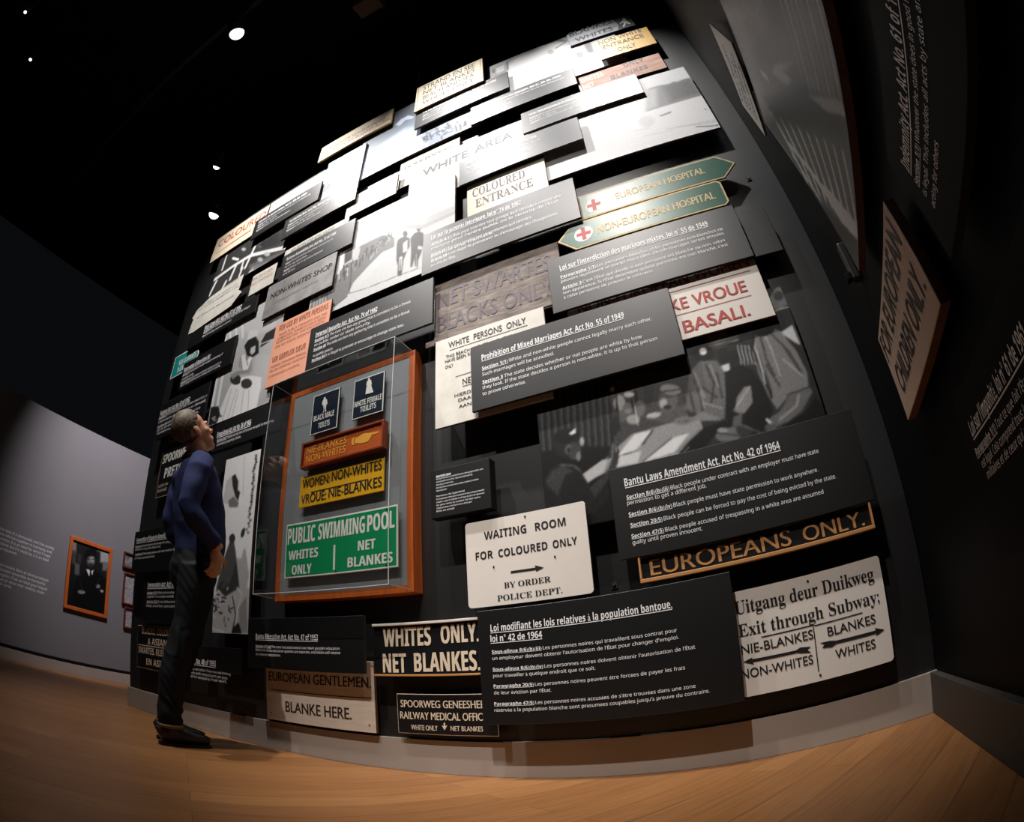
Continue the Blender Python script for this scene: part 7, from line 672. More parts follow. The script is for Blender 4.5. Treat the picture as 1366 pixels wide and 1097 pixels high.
o = wall_thing('net_swart', 'wooden_sign', 'weathered grey wooden sign reading NET SWARTES BLACKS ONLY', 'sign', 'grey_wood', 'grey_wood', th=.016)
x0, x1, z0, z1, y = PAN['net_swart']; box('batten', -.40, .36, .004, .015, (z0-z1)/2-.008, (z0-z1)/2+.026, 'grey_wood', o, bevel=.002)
wall_thing('non_eur_w', 'enamel_sign', 'white sign with red lettering reading NON-EUROPEAN WOMEN, NIE-BLANKE VROUE, BASALI.', 'sign', 'white_enamel', 'edge_brown', th=.012)
for pid, lab in (('hosp_a', 'green arrow sign pointing right reading EUROPEAN HOSPITAL'), ('hosp_b', 'green arrow sign pointing left reading NON-EUROPEAN HOSPITAL')):
    wall_thing(pid, 'arrow_sign', lab, 'sign', 'tan_ink', 'tan_ink', th=.01, outline=OUTL[pid], insets=[(.009, 'hospital_green')])
wall_thing('blank_r', 'blank_placard', 'blank dark grey square panel right of the French mixed marriages panel', 'panel', 'panel_black', 'edge_dark', th=.018)
wall_thing('strand', 'painted_sign', 'cream sign reading STRAND EN SEE NET BLANKES at the top of the wall', 'sign', 'cream_enamel', 'edge_tan', th=.018, insets=[(.018, 'brown_ink'), (.021, 'cream_enamel')])
wall_thing('lankes', 'metal_sign', 'pale grey BLANKES WHITES sign with a dark arrow end, uppermost on the right', 'sign', 'slate_enamel', 'edge_dark', th=.01)
wall_thing('yellow_ent', 'painted_sign', 'ochre yellow sign reading NON WHITE ENTRANCE ONLY', 'sign', 'yellow_ochre', 'edge_brown', th=.014)
wall_thing('wood_only', 'wooden_sign', 'pinkish wooden sign with white and brown letters above the beach photograph', 'sign', 'pink_wood', 'edge_brown', th=.018)
wall_thing('white_area', 'painted_sign', 'bright cream sign with widely spaced letters reading WHITE AREA', 'sign', 'worn_white', 'edge_tan', th=.014)
wall_thing('white_m', 'painted_sign', 'small white sign peeking out above the WHITE AREA sign', 'sign', 'worn_white', 'edge_brown', th=.012)
wall_thing('col_ent', 'painted_sign', 'tan sign with faded letters reading COLOURED ENTRANCE', 'sign', 'cream_enamel', 'edge_tan', th=.012)
wall_thing('pink', 'enamel_sign', 'salmon pink notice with fine print left of the Internal Security Act panel', 'sign', 'pink_enamel', 'edge_tan', th=.012)
wall_thing('shop', 'painted_sign', 'weathered pale grey sign reading NON-WHITES SHOP', 'sign', 'worn_grey', 'edge_brown', th=.012)
wall_thing('white_k', 'painted_sign', 'bright white strip sign peeking out above the panel left of the queue photograph', 'sign', 'worn_white', 'edge_brown', th=.012)
wall_thing('poster_d', 'worn_poster', 'silvery poster with rows of big worn capitals below the long tan sign', 'poster', 'poster_grey', 'edge_dark', th=.012)
wall_thing('white_c', 'painted_sign', 'white strip sign along the top edge right of the red COLOURED sign', 'sign', 'worn_white', 'edge_brown', th=.012)
wall_thing('coloured', 'painted_sign', 'white sign with red underlined letters reading COLOURED, at the top left', 'sign', 'cream_enamel', 'edge_tan', th=.014)
wall_thing('tan_p', 'painted_sign', 'long tan sign with two rows of small print at the top edge of the wall', 'sign', 'tan_sign', 'yellow_ochre', th=.016)
wall_thing('white_l', 'painted_sign', 'small white sign reading NOT ALLOWED IN under the bluish shore photograph', 'sign', 'worn_white', 'edge_brown', th=.012)
x0, x1, z0, z1, y = PAN['torn_g']; h = z1-z0; w_ = x1-x0
wall_thing('torn_g', 'beach_notice', 'ragged-edged white beach notice near the left edge of the wall', 'sign', 'worn_white', 'edge_tan', th=.016,
  outline=[(x0, z0), (x0+.12*w_, z0-.01), (x0+.5*w_, z0+.01), (x0+.86*w_, z0+.03), (x1, z0+.36*h), (x1-.01, z0+.44*h), (x1-.045, z0+.5*h), (x1-.03, z1), (x0+.6*w_, z1-.015), (x0+.3*w_, z1-.03), (x0+.06*w_, z1-.09), (x0-.01, z0+.52*h), (x0+.02, z0+.46*h)])
wall_thing('white_h', 'painted_sign', 'small white notice between the ragged beach notice and a grey panel', 'sign', 'worn_white', 'edge_tan', th=.012)
x0, x1, z0, z1, y = PAN['teal']
wall_thing('teal', 'enamel_sign', 'small teal sign with white border reading NIE-BLANKES NON-WHITES', 'sign', 'paper_ink', 'edge_dark', th=.01, insets=[(.012, 'teal_enamel')], outline=[(x0, z0), (x1-.05, z0), (x1, (z0+z1)/2), (x1-.05, z1), (x0, z1)])
wall_thing('brown_dark', 'wooden_sign', 'dark brown board in shadow right of the small teal sign', 'sign', 'brown_sign', 'edge_dark', th=.014)
wall_thing('pretoria', 'metal_sign', "black sign reading SPOORWEG PRETORIA behind the visitor's head", 'sign', 'tan_ink', 'sign_black', th=.012, insets=[(.006, 'sign_black')])
wall_thing('blacks_col', 'metal_sign', "low black bordered sign reading BLACKS, COLOUREDS & ASIANS beside the visitor's knees", 'sign', 'cream_ink', 'sign_black', th=.012, insets=[(.004, 'sign_black')])
o = wall_thing('plaque', 'text_plaque', 'small thick black plaque with tiny white text right of the display case', 'information panel', 'plaque_black', 'plaque_black', th=.05)

# ------------------------------------------------------------------ wooden display case
x0, x1, z0, z1, yf = PAN['case_frame']
cx = (x0+x1)/2
case = link('display_case', None, loc=(cx, WY, z0)); tag(case, 'orange wood framed display case under a clear acrylic cover', 'display case')
def cbox(name, a, b, c, d, e, f, m, bevel=.002): return box(name, a-cx, b-cx, c-WY, d-WY, e-z0, f-z0, m, case, bevel)
RW_ = .034
cbox('frame_rail', x0, x0+RW_, yf, WY-.0005, z0, z1, 'case_wood'); cbox('frame_rail', x1-RW_, x1, yf, WY-.0005, z0, z1, 'case_wood')
cbox('frame_rail', x0+RW_+.0005, x1-RW_-.0005, yf, WY-.0005, z1-RW_, z1, 'case_wood'); cbox('frame_rail', x0+RW_+.0005, x1-RW_-.0005, yf, WY-.0005, z0, z0+RW_, 'case_wood')
cbox('backing_board', x0+RW_+.0005, x1-RW_-.0005, yf+.002, WY-.001, z0+RW_+.0005, z1-RW_-.0005, 'case_backing', 0)
ya = 1.79; t_ = .005; a0, a1, b0, b1 = x0+.012, x1-.012, z0+.012, z1-.012
bm = bmesh.new()
for b in ((a0, a1, ya, ya+t_, b0, b1), (a0, a0+t_, ya+t_, yf-.001, b0, b1), (a1-t_, a1, ya+t_, yf-.001, b0, b1), (a0+t_, a1-t_, ya+t_, yf-.001, b1-t_, b1), (a0+t_, a1-t_, ya+t_, yf-.001, b0, b0+t_)):
    add_box(bm, b[0]-cx, b[1]-cx, b[2]-WY, b[3]-WY, b[4]-z0, b[5]-z0)
bmesh.ops.recalc_face_normals(bm, faces=bm.faces)
cov = link('acrylic_cover', mesh('acrylic_cover', bm), 'clear_acrylic', case)
bm = bmesh.new(); s = .0013
for xx in (a0, a1):
    for zz in (b0, b1): add_box(bm, xx-s-cx, xx+s-cx, ya-s-WY, yf-.002-WY, zz-s-z0, zz+s-z0)
for zz in (b0, b1): add_box(bm, a0+s-cx, a1-s-cx, ya-s-WY, ya+s-WY, zz-s-z0, zz+s-z0)
for xx in (a0, a1): add_box(bm, xx-s-cx, xx+s-cx, ya-s-WY, ya+s-WY, b0+s-z0, b1-s-z0)
bmesh.ops.recalc_face_normals(bm, faces=bm.faces); link('polished_edge', mesh('polished_edge', bm), 'acrylic_edge', cov)
def case_sign(pid, name, label, front, edge, th=.01, **k):
    o = wall_thing(pid, name, label, 'sign', front, edge, th=th, mount=False, **k)
    x0, x1, z0, z1, y = PAN[pid]
    for sx in (-1, 1): box('standoff', sx*(x1-x0)*.35-.01, sx*(x1-x0)*.35+.01, th+.0003, yf+.0017-y, -.012, .012, 'dark_metal', o)
    return o
case_sign('c_black', 'toilet_sign', 'dark sign with a white figure reading BLACK MALE TOILETS inside the case', 'paper_ink', 'sign_black', insets=[(.006, 'navy_enamel')])
case_sign('c_white', 'toilet_sign', 'navy sign with a white figure reading WHITE FEMALE TOILETS inside the case', 'paper_ink', 'sign_black', insets=[(.006, 'navy_enamel')])
o = case_sign('c_orange', 'wooden_sign', 'orange wooden sign with a pointing hand reading NIE-BLANKES NON-WHITES', 'orange_wood', 'orange_wood_deep', th=.03)
x0, x1, z0, z1, y = PAN['c_orange']; hx, hz = (x1-x0)/2, (z1-z0)/2
for a in ((-hx, hx, -.01, 0, hz-.012, hz), (-hx, hx, -.01, 0, -hz, -hz+.012), (-hx, -hx+.012, -.01, 0, -hz+.0125, hz-.0125), (hx-.012, hx, -.01, 0, -hz+.0125, hz-.0125)): box('rim', *a, 'orange_wood_deep', o, bevel=.002)
o = case_sign('c_yellow', 'enamel_sign', 'yellow sign reading WOMEN: NON-WHITES VROUE: NIE-BLANKES inside the case', 'yellow_enamel', 'yellow_enamel', th=.006)
o = case_sign('c_green', 'enamel_sign', 'green sign reading PUBLIC SWIMMING POOL WHITES ONLY inside the case', 'paper_ink', 'paper_ink', th=.008, insets=[(.008, 'green_enamel')])
screws(o, [(-.3, .128), (0, .128), (.3, .128), (-.3, -.128), (0, -.128), (.3, -.128)], 'brown_ink', .005)

# small bare fixings left on the grey wall
def fixing(x, z, label):
    root = link('wall_fixing', None, loc=(x, WY, z)); tag(root, label, 'bracket')
    box('plate', -.012, .012, -.004, -.0005, -.016, .016, 'dark_metal', root)
    bm = bmesh.new(); bmesh.ops.create_cone(bm, cap_ends=True, segments=12, radius1=.006, radius2=.005, depth=.006)
    bmesh.ops.rotate(bm, verts=bm.verts, cent=(0, 0, 0), matrix=Matrix.Rotation(math.radians(90), 3, 'X')); link('bolt', mesh('bolt', bm), 'steel', root, loc=(0, -.0072, 0))
for a in [(0.48, 2.463, 'small round wall fixing right of the hospital arrow signs'), (-0.512, 0.731, 'small wall fixing beside the WAITING ROOM sign')]: fixing(*a)

# ------------------------------------------------------------------ right wall
def rthing(pid, name, label, cat, front, edge, rect, off, th, **k):
    return wall_thing(pid, name, label, cat, front, edge, th=th, rect=rect, yf=-off, origin=RO, rz=ANG, **k)
MOUNT.update(child=[.85, 1.015, .06], script=[.66, 2.38, .05], ph_roof=[.9, 1.7, .1], indem=[1.75, 1.0, .06], loi=[1.5, .6, .06])
rthing('child', 'wooden_sign', 'cream wooden sign reading FOR EUROPEAN CHILDREN ONLY. on the right wall', 'sign', 'dull_cream', 'edge_tan', (.566, 1.152, .886, 1.144), .05, .026)
rthing('script', 'notice_sign', 'narrow white notice with fine dark print high beside the corner on the right wall', 'sign', 'script_paper', 'edge_dark', (.42, .9, 2.2, 2.58), .05, .01, quad=[(.46, 2.205), (.903, 2.275), (.846, 2.578), (.421, 2.501)])
rthing('ph_roof', 'mounted_photograph', 'tall dim photograph of slatted bars on the right wall with thick edges', 'photograph', 'edge_dark', 'edge_brown', (.594, 1.75, 1.293, 2.24), .05, .022, quad=[(.70, 1.293), (1.75, 1.30), (1.75, 2.22), (.594, 2.136)])
rthing('indem', 'law_placard', 'black panel headed Indemnity Act on the dark right wall', 'information panel', 'panel_matte', 'edge_dark', (1.29, 2.05, .88, 1.12), .05, .018)
rthing('loi', 'law_placard', "black panel headed Loi sur l'impunité low on the dark right wall", 'information panel', 'panel_matte', 'edge_dark', (.993, 1.85, .44, .757), .05, .018)
br = link('wall_bracket', None); br.matrix_world = Matrix.Translation(RO) @ Matrix.Rotation(ANG, 4, 'Z') @ Matrix.Translation((.5, 0, 1.39)); tag(br, 'small black bracket on the right wall below the barred photograph', 'bracket')
box('plate', -.018, .018, -.03, -.0005, 0, .15, 'dark_metal', br, bevel=.006); box('clip', -.013, .013, -.05, -.0305, .004, .034, 'wall_black', br, bevel=.004)

# ------------------------------------------------------------------ left wall: portrait, small frames, quotation
def frame_on_left(pid, label, rect, rim, fm, art, group=None):
    y0, y1, z0, z1 = rect; cxx, czz = (y0+y1)/2, (z0+z1)/2
    o = link('picture_frame', None); o.matrix_world = Matrix.Translation(LO) @ Matrix.Rotation(LR, 4, 'Z') @ Matrix.Translation((cxx, -.0005, z0)); tag(o, label, 'picture frame', group)
    a, b, h = y0-cxx, y1-cxx, z1-z0
    for q in ((a, b, -.03, 0, h-rim, h), (a, b, -.03, 0, 0, rim), (a, a+rim, -.03, 0, rim+.0005, h-rim-.0005), (b-rim, b, -.03, 0, rim+.0005, h-rim-.0005)): box('frame_rail', *q, fm, o, bevel=.004)
    box('backing', a+rim+.0005, b-rim-.0005, -.012, -.001, rim+.0005, h-rim-.0005, art, o)
    if pid in PH: g = print_grid(pid, o, [(y0+rim, z0+rim), (y1-rim, z0+rim), (y1-rim, z1-rim), (y0+rim, z1-rim)], cxx, z0, y=-.0135)
    return o
frame_on_left('portrait', 'wooden framed black and white portrait of a seated man in a dark suit', (2.322, 2.955, .773, 1.646), .045, 'case_wood', 'edge_dark')
GF = 'small dark frames stacked beside the sign wall'
frame_on_left('f1', 'small dark red frame, topmost of the three beside the sign wall', (3.13, 3.45, 1.47, 1.675), .022, 'frame_dark', 'frame_print')
f2 = frame_on_left('f2', 'tall dark red frame, middle of the three beside the sign wall', (3.165, 3.55, 1.01, 1.415), .022, 'frame_dark', 'frame_text')
frame_on_left('f3', 'small dark red frame, lowest of the three beside the sign wall', (3.205, 3.5, .71, .985), .022, 'frame_dark', 'frame_text')
q = link('wall_quotation', None); q.matrix_world = Matrix.Translation(LO) @ Matrix.Rotation(LR, 4, 'Z') @ Matrix.Translation((1.55, -.0005, .77)); tag(q, 'two paragraphs of small white lettering on the grey wall left of the portrait', 'wall text')
lettering('quote', q, 1.55, .77)

# ------------------------------------------------------------------ ceiling lamps and tracks
def track(a, b, label):
    a, b = Vector(a), Vector(b); d = b-a; L_ = d.length
    o = box('lighting_track', 0, L_, -.03, .03, -.04, 0, 'dark_metal'); o.location = a; o.rotation_euler = (0, 0, math.atan2(d.y, d.x)); tag(o, label, 'lighting track')
    return o
def spot(pos, aim, watts, cone, blend, rad, colr, label):
    pos, aim = Vector(pos), Vector(aim); d = (aim-pos).normalized()
    rot = d.to_track_quat('-Z', 'Y')
    root = link('ceiling_spotlight', None); root.location = pos; tag(root, label, 'spotlight', 'ceiling spotlights')
    def part(name, bm, m, M, smooth=True):
        o = link(name, mesh(name, bm, smooth), m, root); o.matrix_local = M; return o
    Mr = rot.to_matrix().to_4x4()
    bm = bmesh.new(); R0 = rad*1.15
    prof = [(R0, .0), (R0, .12), (R0*.8, .2), (R0*.45, .24), (0, .24)]
    pr2 = [(R0*.9, 0.03), (R0*.9, 0.0)] + prof
    n = 24; rings = [[bm.verts.new((r*math.cos(6.2832*i/n), r*math.sin(6.2832*i/n), z)) for i in range(n)] for r, z in pr2[:-1]]
    top = bm.verts.new((0, 0, .24))
    for a, b in zip(rings, rings[1:]):
        for i in range(n): bm.faces.new((a[i], a[(i+1) % n], b[(i+1) % n], b[i]))
    for i in range(n): bm.faces.new((rings[-1][i], rings[-1][(i+1) % n], top))
    part('lamp_housing', bm, 'dark_metal', Mr)
    bm = bmesh.new(); ellipsoid(bm, (0, 0, .012), (R0*.86, R0*.86, R0*.8)); bmesh.ops.delete(bm, geom=[v for v in bm.verts if v.co.z > .014], context='VERTS'); part('lens', bm, 'lamp_glow', Mr)
    bm = bmesh.new(); add_box(bm, -.012, .012, -.012, .012, .0, 6.5-pos.z-.0005); bmesh.ops.recalc_face_normals(bm, faces=bm.faces)
    part('stem', bm, 'dark_metal', Matrix.Translation((0, 0, .0)) if d.z > -.2 else Matrix.Translation(tuple(-d*.2)) @ Matrix.Diagonal((1, 1, (6.5-pos.z+d.z*.2)/(6.5-pos.z), 1)), False)
    li = bpy.data.lights.new('lamp_light', 'SPOT'); li.energy = watts; li.spot_size = math.radians(cone); li.spot_blend = blend; li.shadow_soft_size = rad*.6; li.color = colr
    lo = bpy.data.objects.new('lamp_light', li); COL.objects.link(lo); lo.parent = root; lo.matrix_local = Matrix.Translation(tuple(d*(R0*.8+.02))) @ Mr
for s_ in SPOTS: spot(*s_)
for p_, l_ in (((-4.83, -1.067, 5.487), 'tiny distant lamp, lower of the two in the top left corner'), ((-4.38, -1.522, 5.487), 'tiny distant lamp, upper of the two in the top left corner')):
    root = link('aisle_lamp', None, loc=p_); tag(root, l_, 'lamp')
    bm = bmesh.new(); bmesh.ops.create_cone(bm, cap_ends=True, segments=16, radius1=.035, radius2=.03, depth=.1); link('lamp_housing', mesh('lamp_housing', bm, True), 'dark_metal', root, loc=(0, 0, .06))
    bm = bmesh.new(); bmesh.ops.create_circle(bm, cap_ends=True, segments=16, radius=.022); link('lens', mesh('lens', bm), 'lamp_glow', root, loc=(0, 0, .0085))
    box('stem', -.008, .008, -.008, .008, .1105, 6.4995-p_[2], 'dark_metal', root)
track((-7.5, .63, 6.5), (.35, .63, 6.5), 'long black lighting track on the dark ceiling in front of the sign wall')
track((-3.4, -.8, 6.5), (.15, -.8, 6.5), 'long black lighting track on the dark ceiling behind the camera')

bm = bmesh.new(); A_, B_ = Vector((-1.646, 2.360, 4.200)), Vector((-1.681, 2.003, 6.499)); d_ = B_-A_
M_ = Matrix.Translation((A_+B_)/2) @ d_.to_track_quat('Z', 'Y').to_matrix().to_4x4(); bmesh.ops.create_cone(bm, cap_ends=True, segments=8, radius1=.004, radius2=.004, depth=d_.length, matrix=M_)
tag(link('hanging_wire', mesh('hanging_wire', bm), 'edge_tan'), 'thin brownish wire running from the dark ceiling down behind the bluish shore photograph', 'wire')
cf = link('ceiling_fixture', None, loc=(-1.779, 1.316, 5.93)); tag(cf, 'dim brownish boxy fixture on the dark ceiling at the top edge of the view', 'ceiling fixture')
box('fixture_box', -.13, .13, -.09, .09, -.08, .08, 'edge_brown', cf, bevel=.01); box('stem', -.012, .012, -.012, .012, .0805, .5695, 'dark_metal', cf)

# ------------------------------------------------------------------ visitor
def tube(bm, pts, rad, n=16, cap=True):
    """pts: centres; rad: (ra, rb) half widths; swept ring by ring; round ends"""
    P = [Vector(p) for p in pts]; rings = []
    up = Vector((1, 0, 0)); m_ = len(P)
    for i, p in enumerate(P):
        t = (P[min(i+1, m_-1)]-P[max(i-1, 0)]).normalized(); a = (up-t*up.dot(t)).normalized(); b = t.cross(a)
        ra, rb = rad[i] if isinstance(rad[i], tuple) else (rad[i], rad[i])
        rings.append([bm.verts.new(p+a*ra*math.cos(6.28319*k/n)+b*rb*math.sin(6.28319*k/n)) for k in range(n)])
    for A, B in zip(rings, rings[1:]):
        for k in range(n): bm.faces.new((A[k], A[(k+1) % n], B[(k+1) % n], B[k]))
    if cap: bm.faces.new(rings[0][::-1]); bm.faces.new(rings[-1])
def fuse(name, bm, voxel, m, parent, smooth=4, disp=None):
    bmesh.ops.recalc_face_normals(bm, faces=bm.faces)
    me = bpy.data.meshes.new('tmp'); bm.to_mesh(me); bm.free(); o = bpy.data.objects.new('tmp', me); COL.objects.link(o)
    r = o.modifiers.new('r', 'REMESH'); r.mode = 'VOXEL'; r.voxel_size = voxel
    s = o.modifiers.new('s', 'SMOOTH'); s.iterations = smooth; s.factor = .5
    bpy.context.view_layer.update(); g = bpy.context.evaluated_depsgraph_get()
    out = bpy.data.meshes.new_from_object(o.evaluated_get(g)); bpy.data.objects.remove(o); bpy.data.meshes.remove(me)
    out.name = name
    if disp:
        out.update(); co = [(v.co+v.normal*disp(v.co)) for v in out.vertices]
        for v, c in zip(out.vertices, co): v.co = c
    for p in out.polygons: p.use_smooth = True
    return link(name, out, m, parent)
mat('skin', lin(206, 152, 122), .5, .4, noise=.08, nscale=18)
mat('navy_wool', lin(46, 54, 96), .85, .2, noise=.25, nscale=60)
mat('dark_denim', lin(15, 17, 23), .75, .25, noise=.3, nscale=30)
mat('shoe_leather', lin(26, 16, 17), .42, .5)
mat('shoe_sole', lin(26, 18, 16), .6, .3)
mat('hair_brown', lin(132, 112, 88), .6, .35, nscale=46, col2=lin(58, 48, 40), stretch=(1, 1, .35))
mat('dark_collar', lin(30, 28, 32), .8, .2)
mat('red_trim', lin(120, 30, 46), .8, .2)
mat('sock_tan', lin(110, 92, 66), .9, .1)
mat('eye_white', lin(225, 220, 215), .3, .5); mat('eye_dark', lin(40, 28, 20), .3, .5); mat('lip', lin(176, 104, 90), .5, .4)
FX, FY = -2.46, 1.52
man = link('person', None, loc=(FX, FY, 0), rz=math.radians(-15)); tag(man, 'visitor in navy sweater and dark jeans looking up at the signs, hand by his pocket', 'person')
# head: built upright about the ears, then tipped back
TH = math.radians(38); EAR = Vector((0, -.05, 1.603)); RH = Matrix.Rotation(TH, 3, 'X')
def hp(x, y, z): return EAR+RH @ Vector((x, y, z))
bm = bmesh.new()
H_ = lambda c, r: ellipsoid(bm, hp(*c), r, RH)
H_((0, -.012, .052), (.076, .098, .080)); H_((0, .03, .0), (.064, .068, .09)); H_((0, .048, -.055), (.052, .048, .05)); H_((0, .072, -.092), (.026, .024, .022))
H_((0, .045, -.085), (.043, .045, .026)); H_((0, .086, .03), (.05, .016, .014)); H_((0, .098, .008), (.011, .014, .03)); H_((0, .110, -.016), (.015, .017, .014)); H_((.012, .1, -.022), (.008, .01, .008)); H_((-.012, .1, -.022), (.008, .01, .008))
H_((0, .094, -.05), (.024, .012, .007)); H_((0, .092, -.062), (.022, .012, .008)); H_((.045, .06, -.012), (.02, .026, .024)); H_((-.045, .06, -.012), (.02, .026, .024))
for s in (1, -1):
    H_((s*.076, -.004, -.002), (.009, .019, .032)); H_((s*.079, -.012, .006), (.007, .012, .024)); H_((s*.074, .0, -.028), (.007, .01, .012))
# neck and the clothed core in one skin
tube(bm, [hp(0, -.02, -.03), hp(0, -.01, -.075), (0, -.012, 1.50), (0, -.02, 1.44), (0, 0, 1.36)], [(.056, .058), (.056, .060), (.058, .064), (.066, .07), (.1, .08)])
tube(bm, [(0, .0, 1.40), (0, .015, 1.30), (0, .03, 1.15), (0, .045, 1.02), (0, .03, .92), (0, .02, .86)], [(.13, .06), (.13, .08), (.11, .08), (.11, .08), (.12, .08), (.1, .07)])
ARM = {1: [(.165, -.03, 1.40), (.215, -.055, 1.34), (.245, -.085, 1.16), (.25, -.07, 1.115), (.238, .03, 1.035), (.222, .105, .985)], -1: [(-.165, -.02, 1.40), (-.21, -.02, 1.34), (-.235, -.04, 1.16), (-.235, -.02, 1.12), (-.20, .08, 1.03), (-.17, .14, .985)]}
LEG = {1: [(.085, .03, .90), (.09, .035, .78), (.09, .012, .62), (.09, -.03, .50), (.092, -.075, .34), (.09, -.088, .16), (.09, -.085, .07)], -1: [(-.085, .04, .90), (-.09, .075, .78), (-.092, .075, .62), (-.092, .055, .50), (-.09, .0, .34), (-.09, -.045, .16), (-.09, -.05, .07)]}
for s in (1, -1):
    tube(bm, ARM[s], [.052, .046, .038, .037, .031, .026], 14)
    tube(bm, LEG[s], [.085, .08, .06, .05, .045, .035, .034], 14)
    # hand: palm, four bent fingers, thumb
    wv = Vector(ARM[s][-1]); pc = wv+Vector((-.006*s, -.012, -.045))
    ellipsoid(bm, pc, (.017, .036, .05), Matrix.Rotation(math.radians(18), 3, 'X'))
    for k in range(4):
        b0 = pc+Vector((.004*s, .024-.017*k, -.038+.004*k)); l = (.030, .034, .032, .026)[k]
        tube(bm, [b0, b0+Vector((.004*s, -.006, -l)), b0+Vector((-.012*s, -.02, -l*1.7)), b0+Vector((-.026*s, -.026, -l*1.75))], [.0095, .009, .0085, .0075], 10)
    t0 = pc+Vector((-.004*s, .03, .012)); tube(bm, [t0, t0+Vector((-.008*s, .022, -.022)), t0+Vector((-.016*s, .022, -.05))], [.012, .0105, .0085], 10)
body = fuse('body', bm, .0058, 'skin', man, 3)
# face details
def dot(name, c, r, m, par=body):
    b_ = bmesh.new(); ellipsoid(b_, hp(*c), r, RH, 14); return link(name, mesh(name, b_, True), m, par)
for s in (1, -1):
    e = dot('eye', (s*.031, .078, .010), (.013, .012, .010), 'eye_white'); dot('iris', (s*.031, .0875, .011), (.006, .004, .006), 'eye_dark', e)
    dot('eyebrow', (s*.033, .093, .031), (.02, .006, .0045), 'hair_brown')
dot('lips', (0, .097, -.056), (.021, .0095, .0075), 'lip')
# short hair, longer on top
bm = bmesh.new()
bmesh.ops.create_icosphere(bm, subdivisions=5, radius=1, matrix=Matrix.Translation((0, 0, 0)))
for v in bm.verts:
    x, y, z = v.co; t = 1.0+.02*math.sin(x*40+y*23)*math.cos(z*31+y*17)+.012*math.sin(y*60+x*50)
    top = max(0, z)
    v.co = Vector((x*.0795*t, -.014+y*.102*t, .052+z*(.083+.014*top)*t))
kill = [v for v in bm.verts if (v.co.y > .05-max(0, .09-v.co.z)*.6 and v.co.z < .125) or v.co.z < -.045 or (v.co.z < .018 and v.co.y > -.036) or (v.co.y > .012 and v.co.z < .062)]
bmesh.ops.delete(bm, geom=kill, context='VERTS')
for v in bm.verts: v.co = hp(*v.co)
r_ = bmesh.ops.solidify(bm, geom=list(bm.faces), thickness=.006)
link('hair', mesh('hair', bm, True), 'hair_brown', body)
# sweater: torso and sleeves in one knitted surface
def folds(amp, k):
    def f(c): return amp*(math.sin(c.z*k+c.x*31+2*math.sin(c.y*19))*.6+math.sin(c.z*k*.57-c.y*37+c.x*13)*.6)*(1 if abs(c.x) > .15 or c.z < 1.12 else .45)
    return f
bm = bmesh.new()
tube(bm, [(0, -.005, 1.475), (0, -.002, 1.44), (0, .004, 1.38), (0, .026, 1.29), (0, .044, 1.20), (0, .062, 1.11), (0, .072, 1.03), (0, .064, .955)], [(.085, .07), (.138, .09), (.176, .11), (.18, .13), (.176, .138), (.172, .138), (.170, .134), (.164, .126)], 28)
for s in (1, -1): tube(bm, [(s*.12, -.012, 1.425)]+ARM[s][:1]+ARM[s][1:5]+[tuple(Vector(ARM[s][4])*.3+Vector(ARM[s][5])*.7)], [.058, .07, .068, .057, .056, .046, .040], 18)
sweater = fuse('sweater', bm, .008, 'navy_wool', man, 5, folds(.0045, 46))
bm = bmesh.new(); tube(bm, [(0, .066, .972), (0, .066, .958)], [(.160, .118), (.158, .116)], 28); link('hem', mesh('hem', bm, True), 'red_trim', sweater)
bm = bmesh.new(); tube(bm, [(0, -.012, 1.468), (0, -.016, 1.492), (0, -.02, 1.505)], [(.084, .078), (.072, .074), (.066, .07)], 24, False); bmesh.ops.solidify(bm, geom=list(bm.faces), thickness=.006); link('collar', mesh('collar', bm, True), 'dark_collar', sweater)
bm = bmesh.new(); tube(bm, [(0, -.006, 1.458), (0, -.008, 1.472)], [(.096, .082), (.088, .08)], 24, False); bmesh.ops.solidify(bm, geom=list(bm.faces), thickness=.004); link('neck_trim', mesh('neck_trim', bm, True), 'red_trim', sweater)
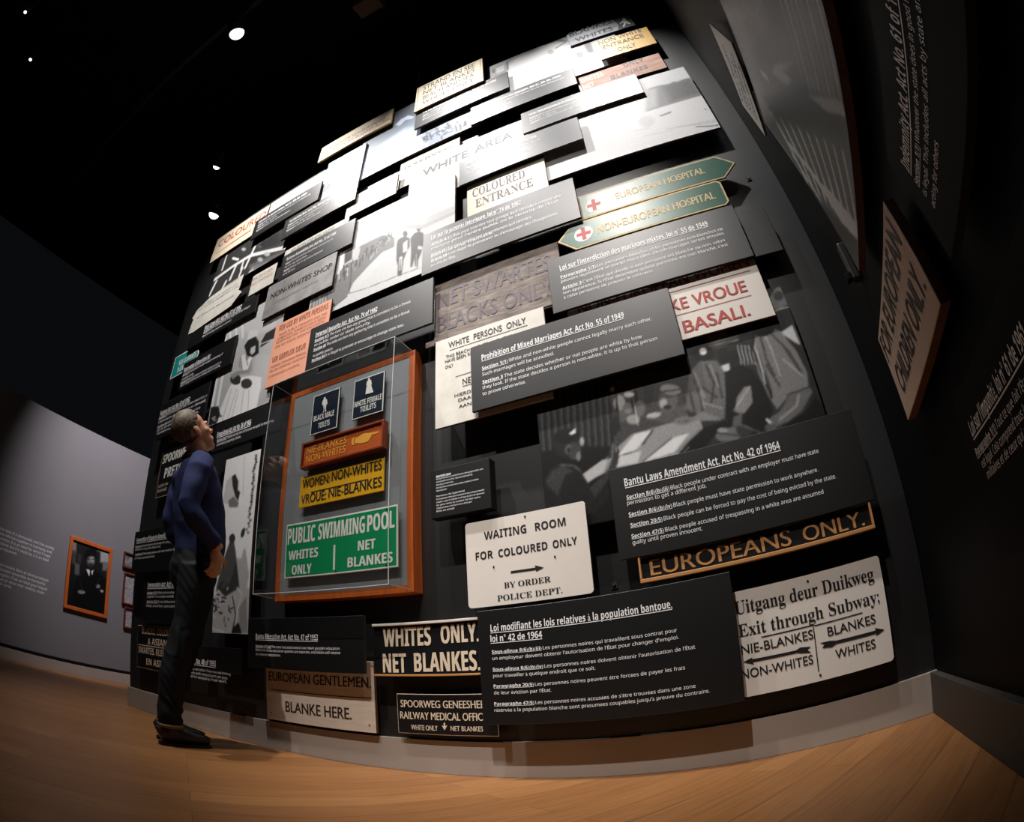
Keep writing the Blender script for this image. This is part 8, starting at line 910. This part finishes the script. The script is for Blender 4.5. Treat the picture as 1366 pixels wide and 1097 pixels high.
# jeans
bm = bmesh.new()
tube(bm, [(0, .06, 1.0), (0, .055, .95), (0, .044, .89), (0, .045, .82)], [(.155, .115), (.16, .122), (.165, .128), (.16, .118)], 26)
for s in (1, -1): tube(bm, [LEG[s][0]]+LEG[s][1:6]+[tuple(Vector(LEG[s][6])+Vector((0, 0, .035)))], [.092, .098, .082, .072, .068, .062, .061], 18)
jeans = fuse('jeans', bm, .008, 'dark_denim', man, 4, lambda c: .0028*math.sin(c.z*64+7*math.sin(c.y*26+c.z*9)+c.x*31)*(1.5 if c.z < .24 else 1.2 if .44 < c.z < .58 else .35))
for s in (1, -1):
    bm = bmesh.new(); A_ = Vector(LEG[s][6]); tube(bm, [A_+Vector((0, 0, -.02)), A_+Vector((0, 0, .05))], [.034, .037], 16); link('sock', mesh('sock', bm, True), 'sock_tan', man)
    bm = bmesh.new(); tube(bm, [A_+Vector((0, 0, .020)), A_+Vector((0, 0, .038))], [(.064, .066), (.065, .067)], 20); link('turned_up_cuff', mesh('turned_up_cuff', bm, True), 'sock_tan', jeans)
    # leather shoe with sole and heel
    bm = bmesh.new(); ax, ay, az = LEG[s][6]; yaw = -.05*s
    prof = [(-.068, .026, .036), (-.05, .036, .046), (0, .041, .054), (.05, .044, .042), (.11, .046, .032), (.16, .040, .026), (.198, .026, .020)]
    tube(bm, [(ax+.0*s, ay+d, .018+h) for d, wd, h in prof], [(wd, h) for d, wd, h in prof], 18)
    tube(bm, [(ax, ay-.012, .06), (ax, ay-.012, .115)], [(.046, .060), (.042, .050)], 16)
    sh = fuse('shoe', bm, .006, 'shoe_leather', man, 4)
    out = [(-.064, .020), (-.052, .031), (0, .035), (.06, .041), (.12, .044), (.17, .037), (.202, .020)]
    bm = bmesh.new(); lo = [bm.verts.new((ax+wd, ay+d, .001)) for d, wd in out]+[bm.verts.new((ax-wd, ay+d, .001)) for d, wd in out[::-1]]
    f = bm.faces.new(lo); e_ = bmesh.ops.extrude_face_region(bm, geom=[f]); bmesh.ops.translate(bm, verts=[v for v in e_['geom'] if isinstance(v, bmesh.types.BMVert)], vec=(0, 0, .015)); bmesh.ops.recalc_face_normals(bm, faces=bm.faces)
    link('sole', mesh('sole', bm), 'shoe_sole', sh)
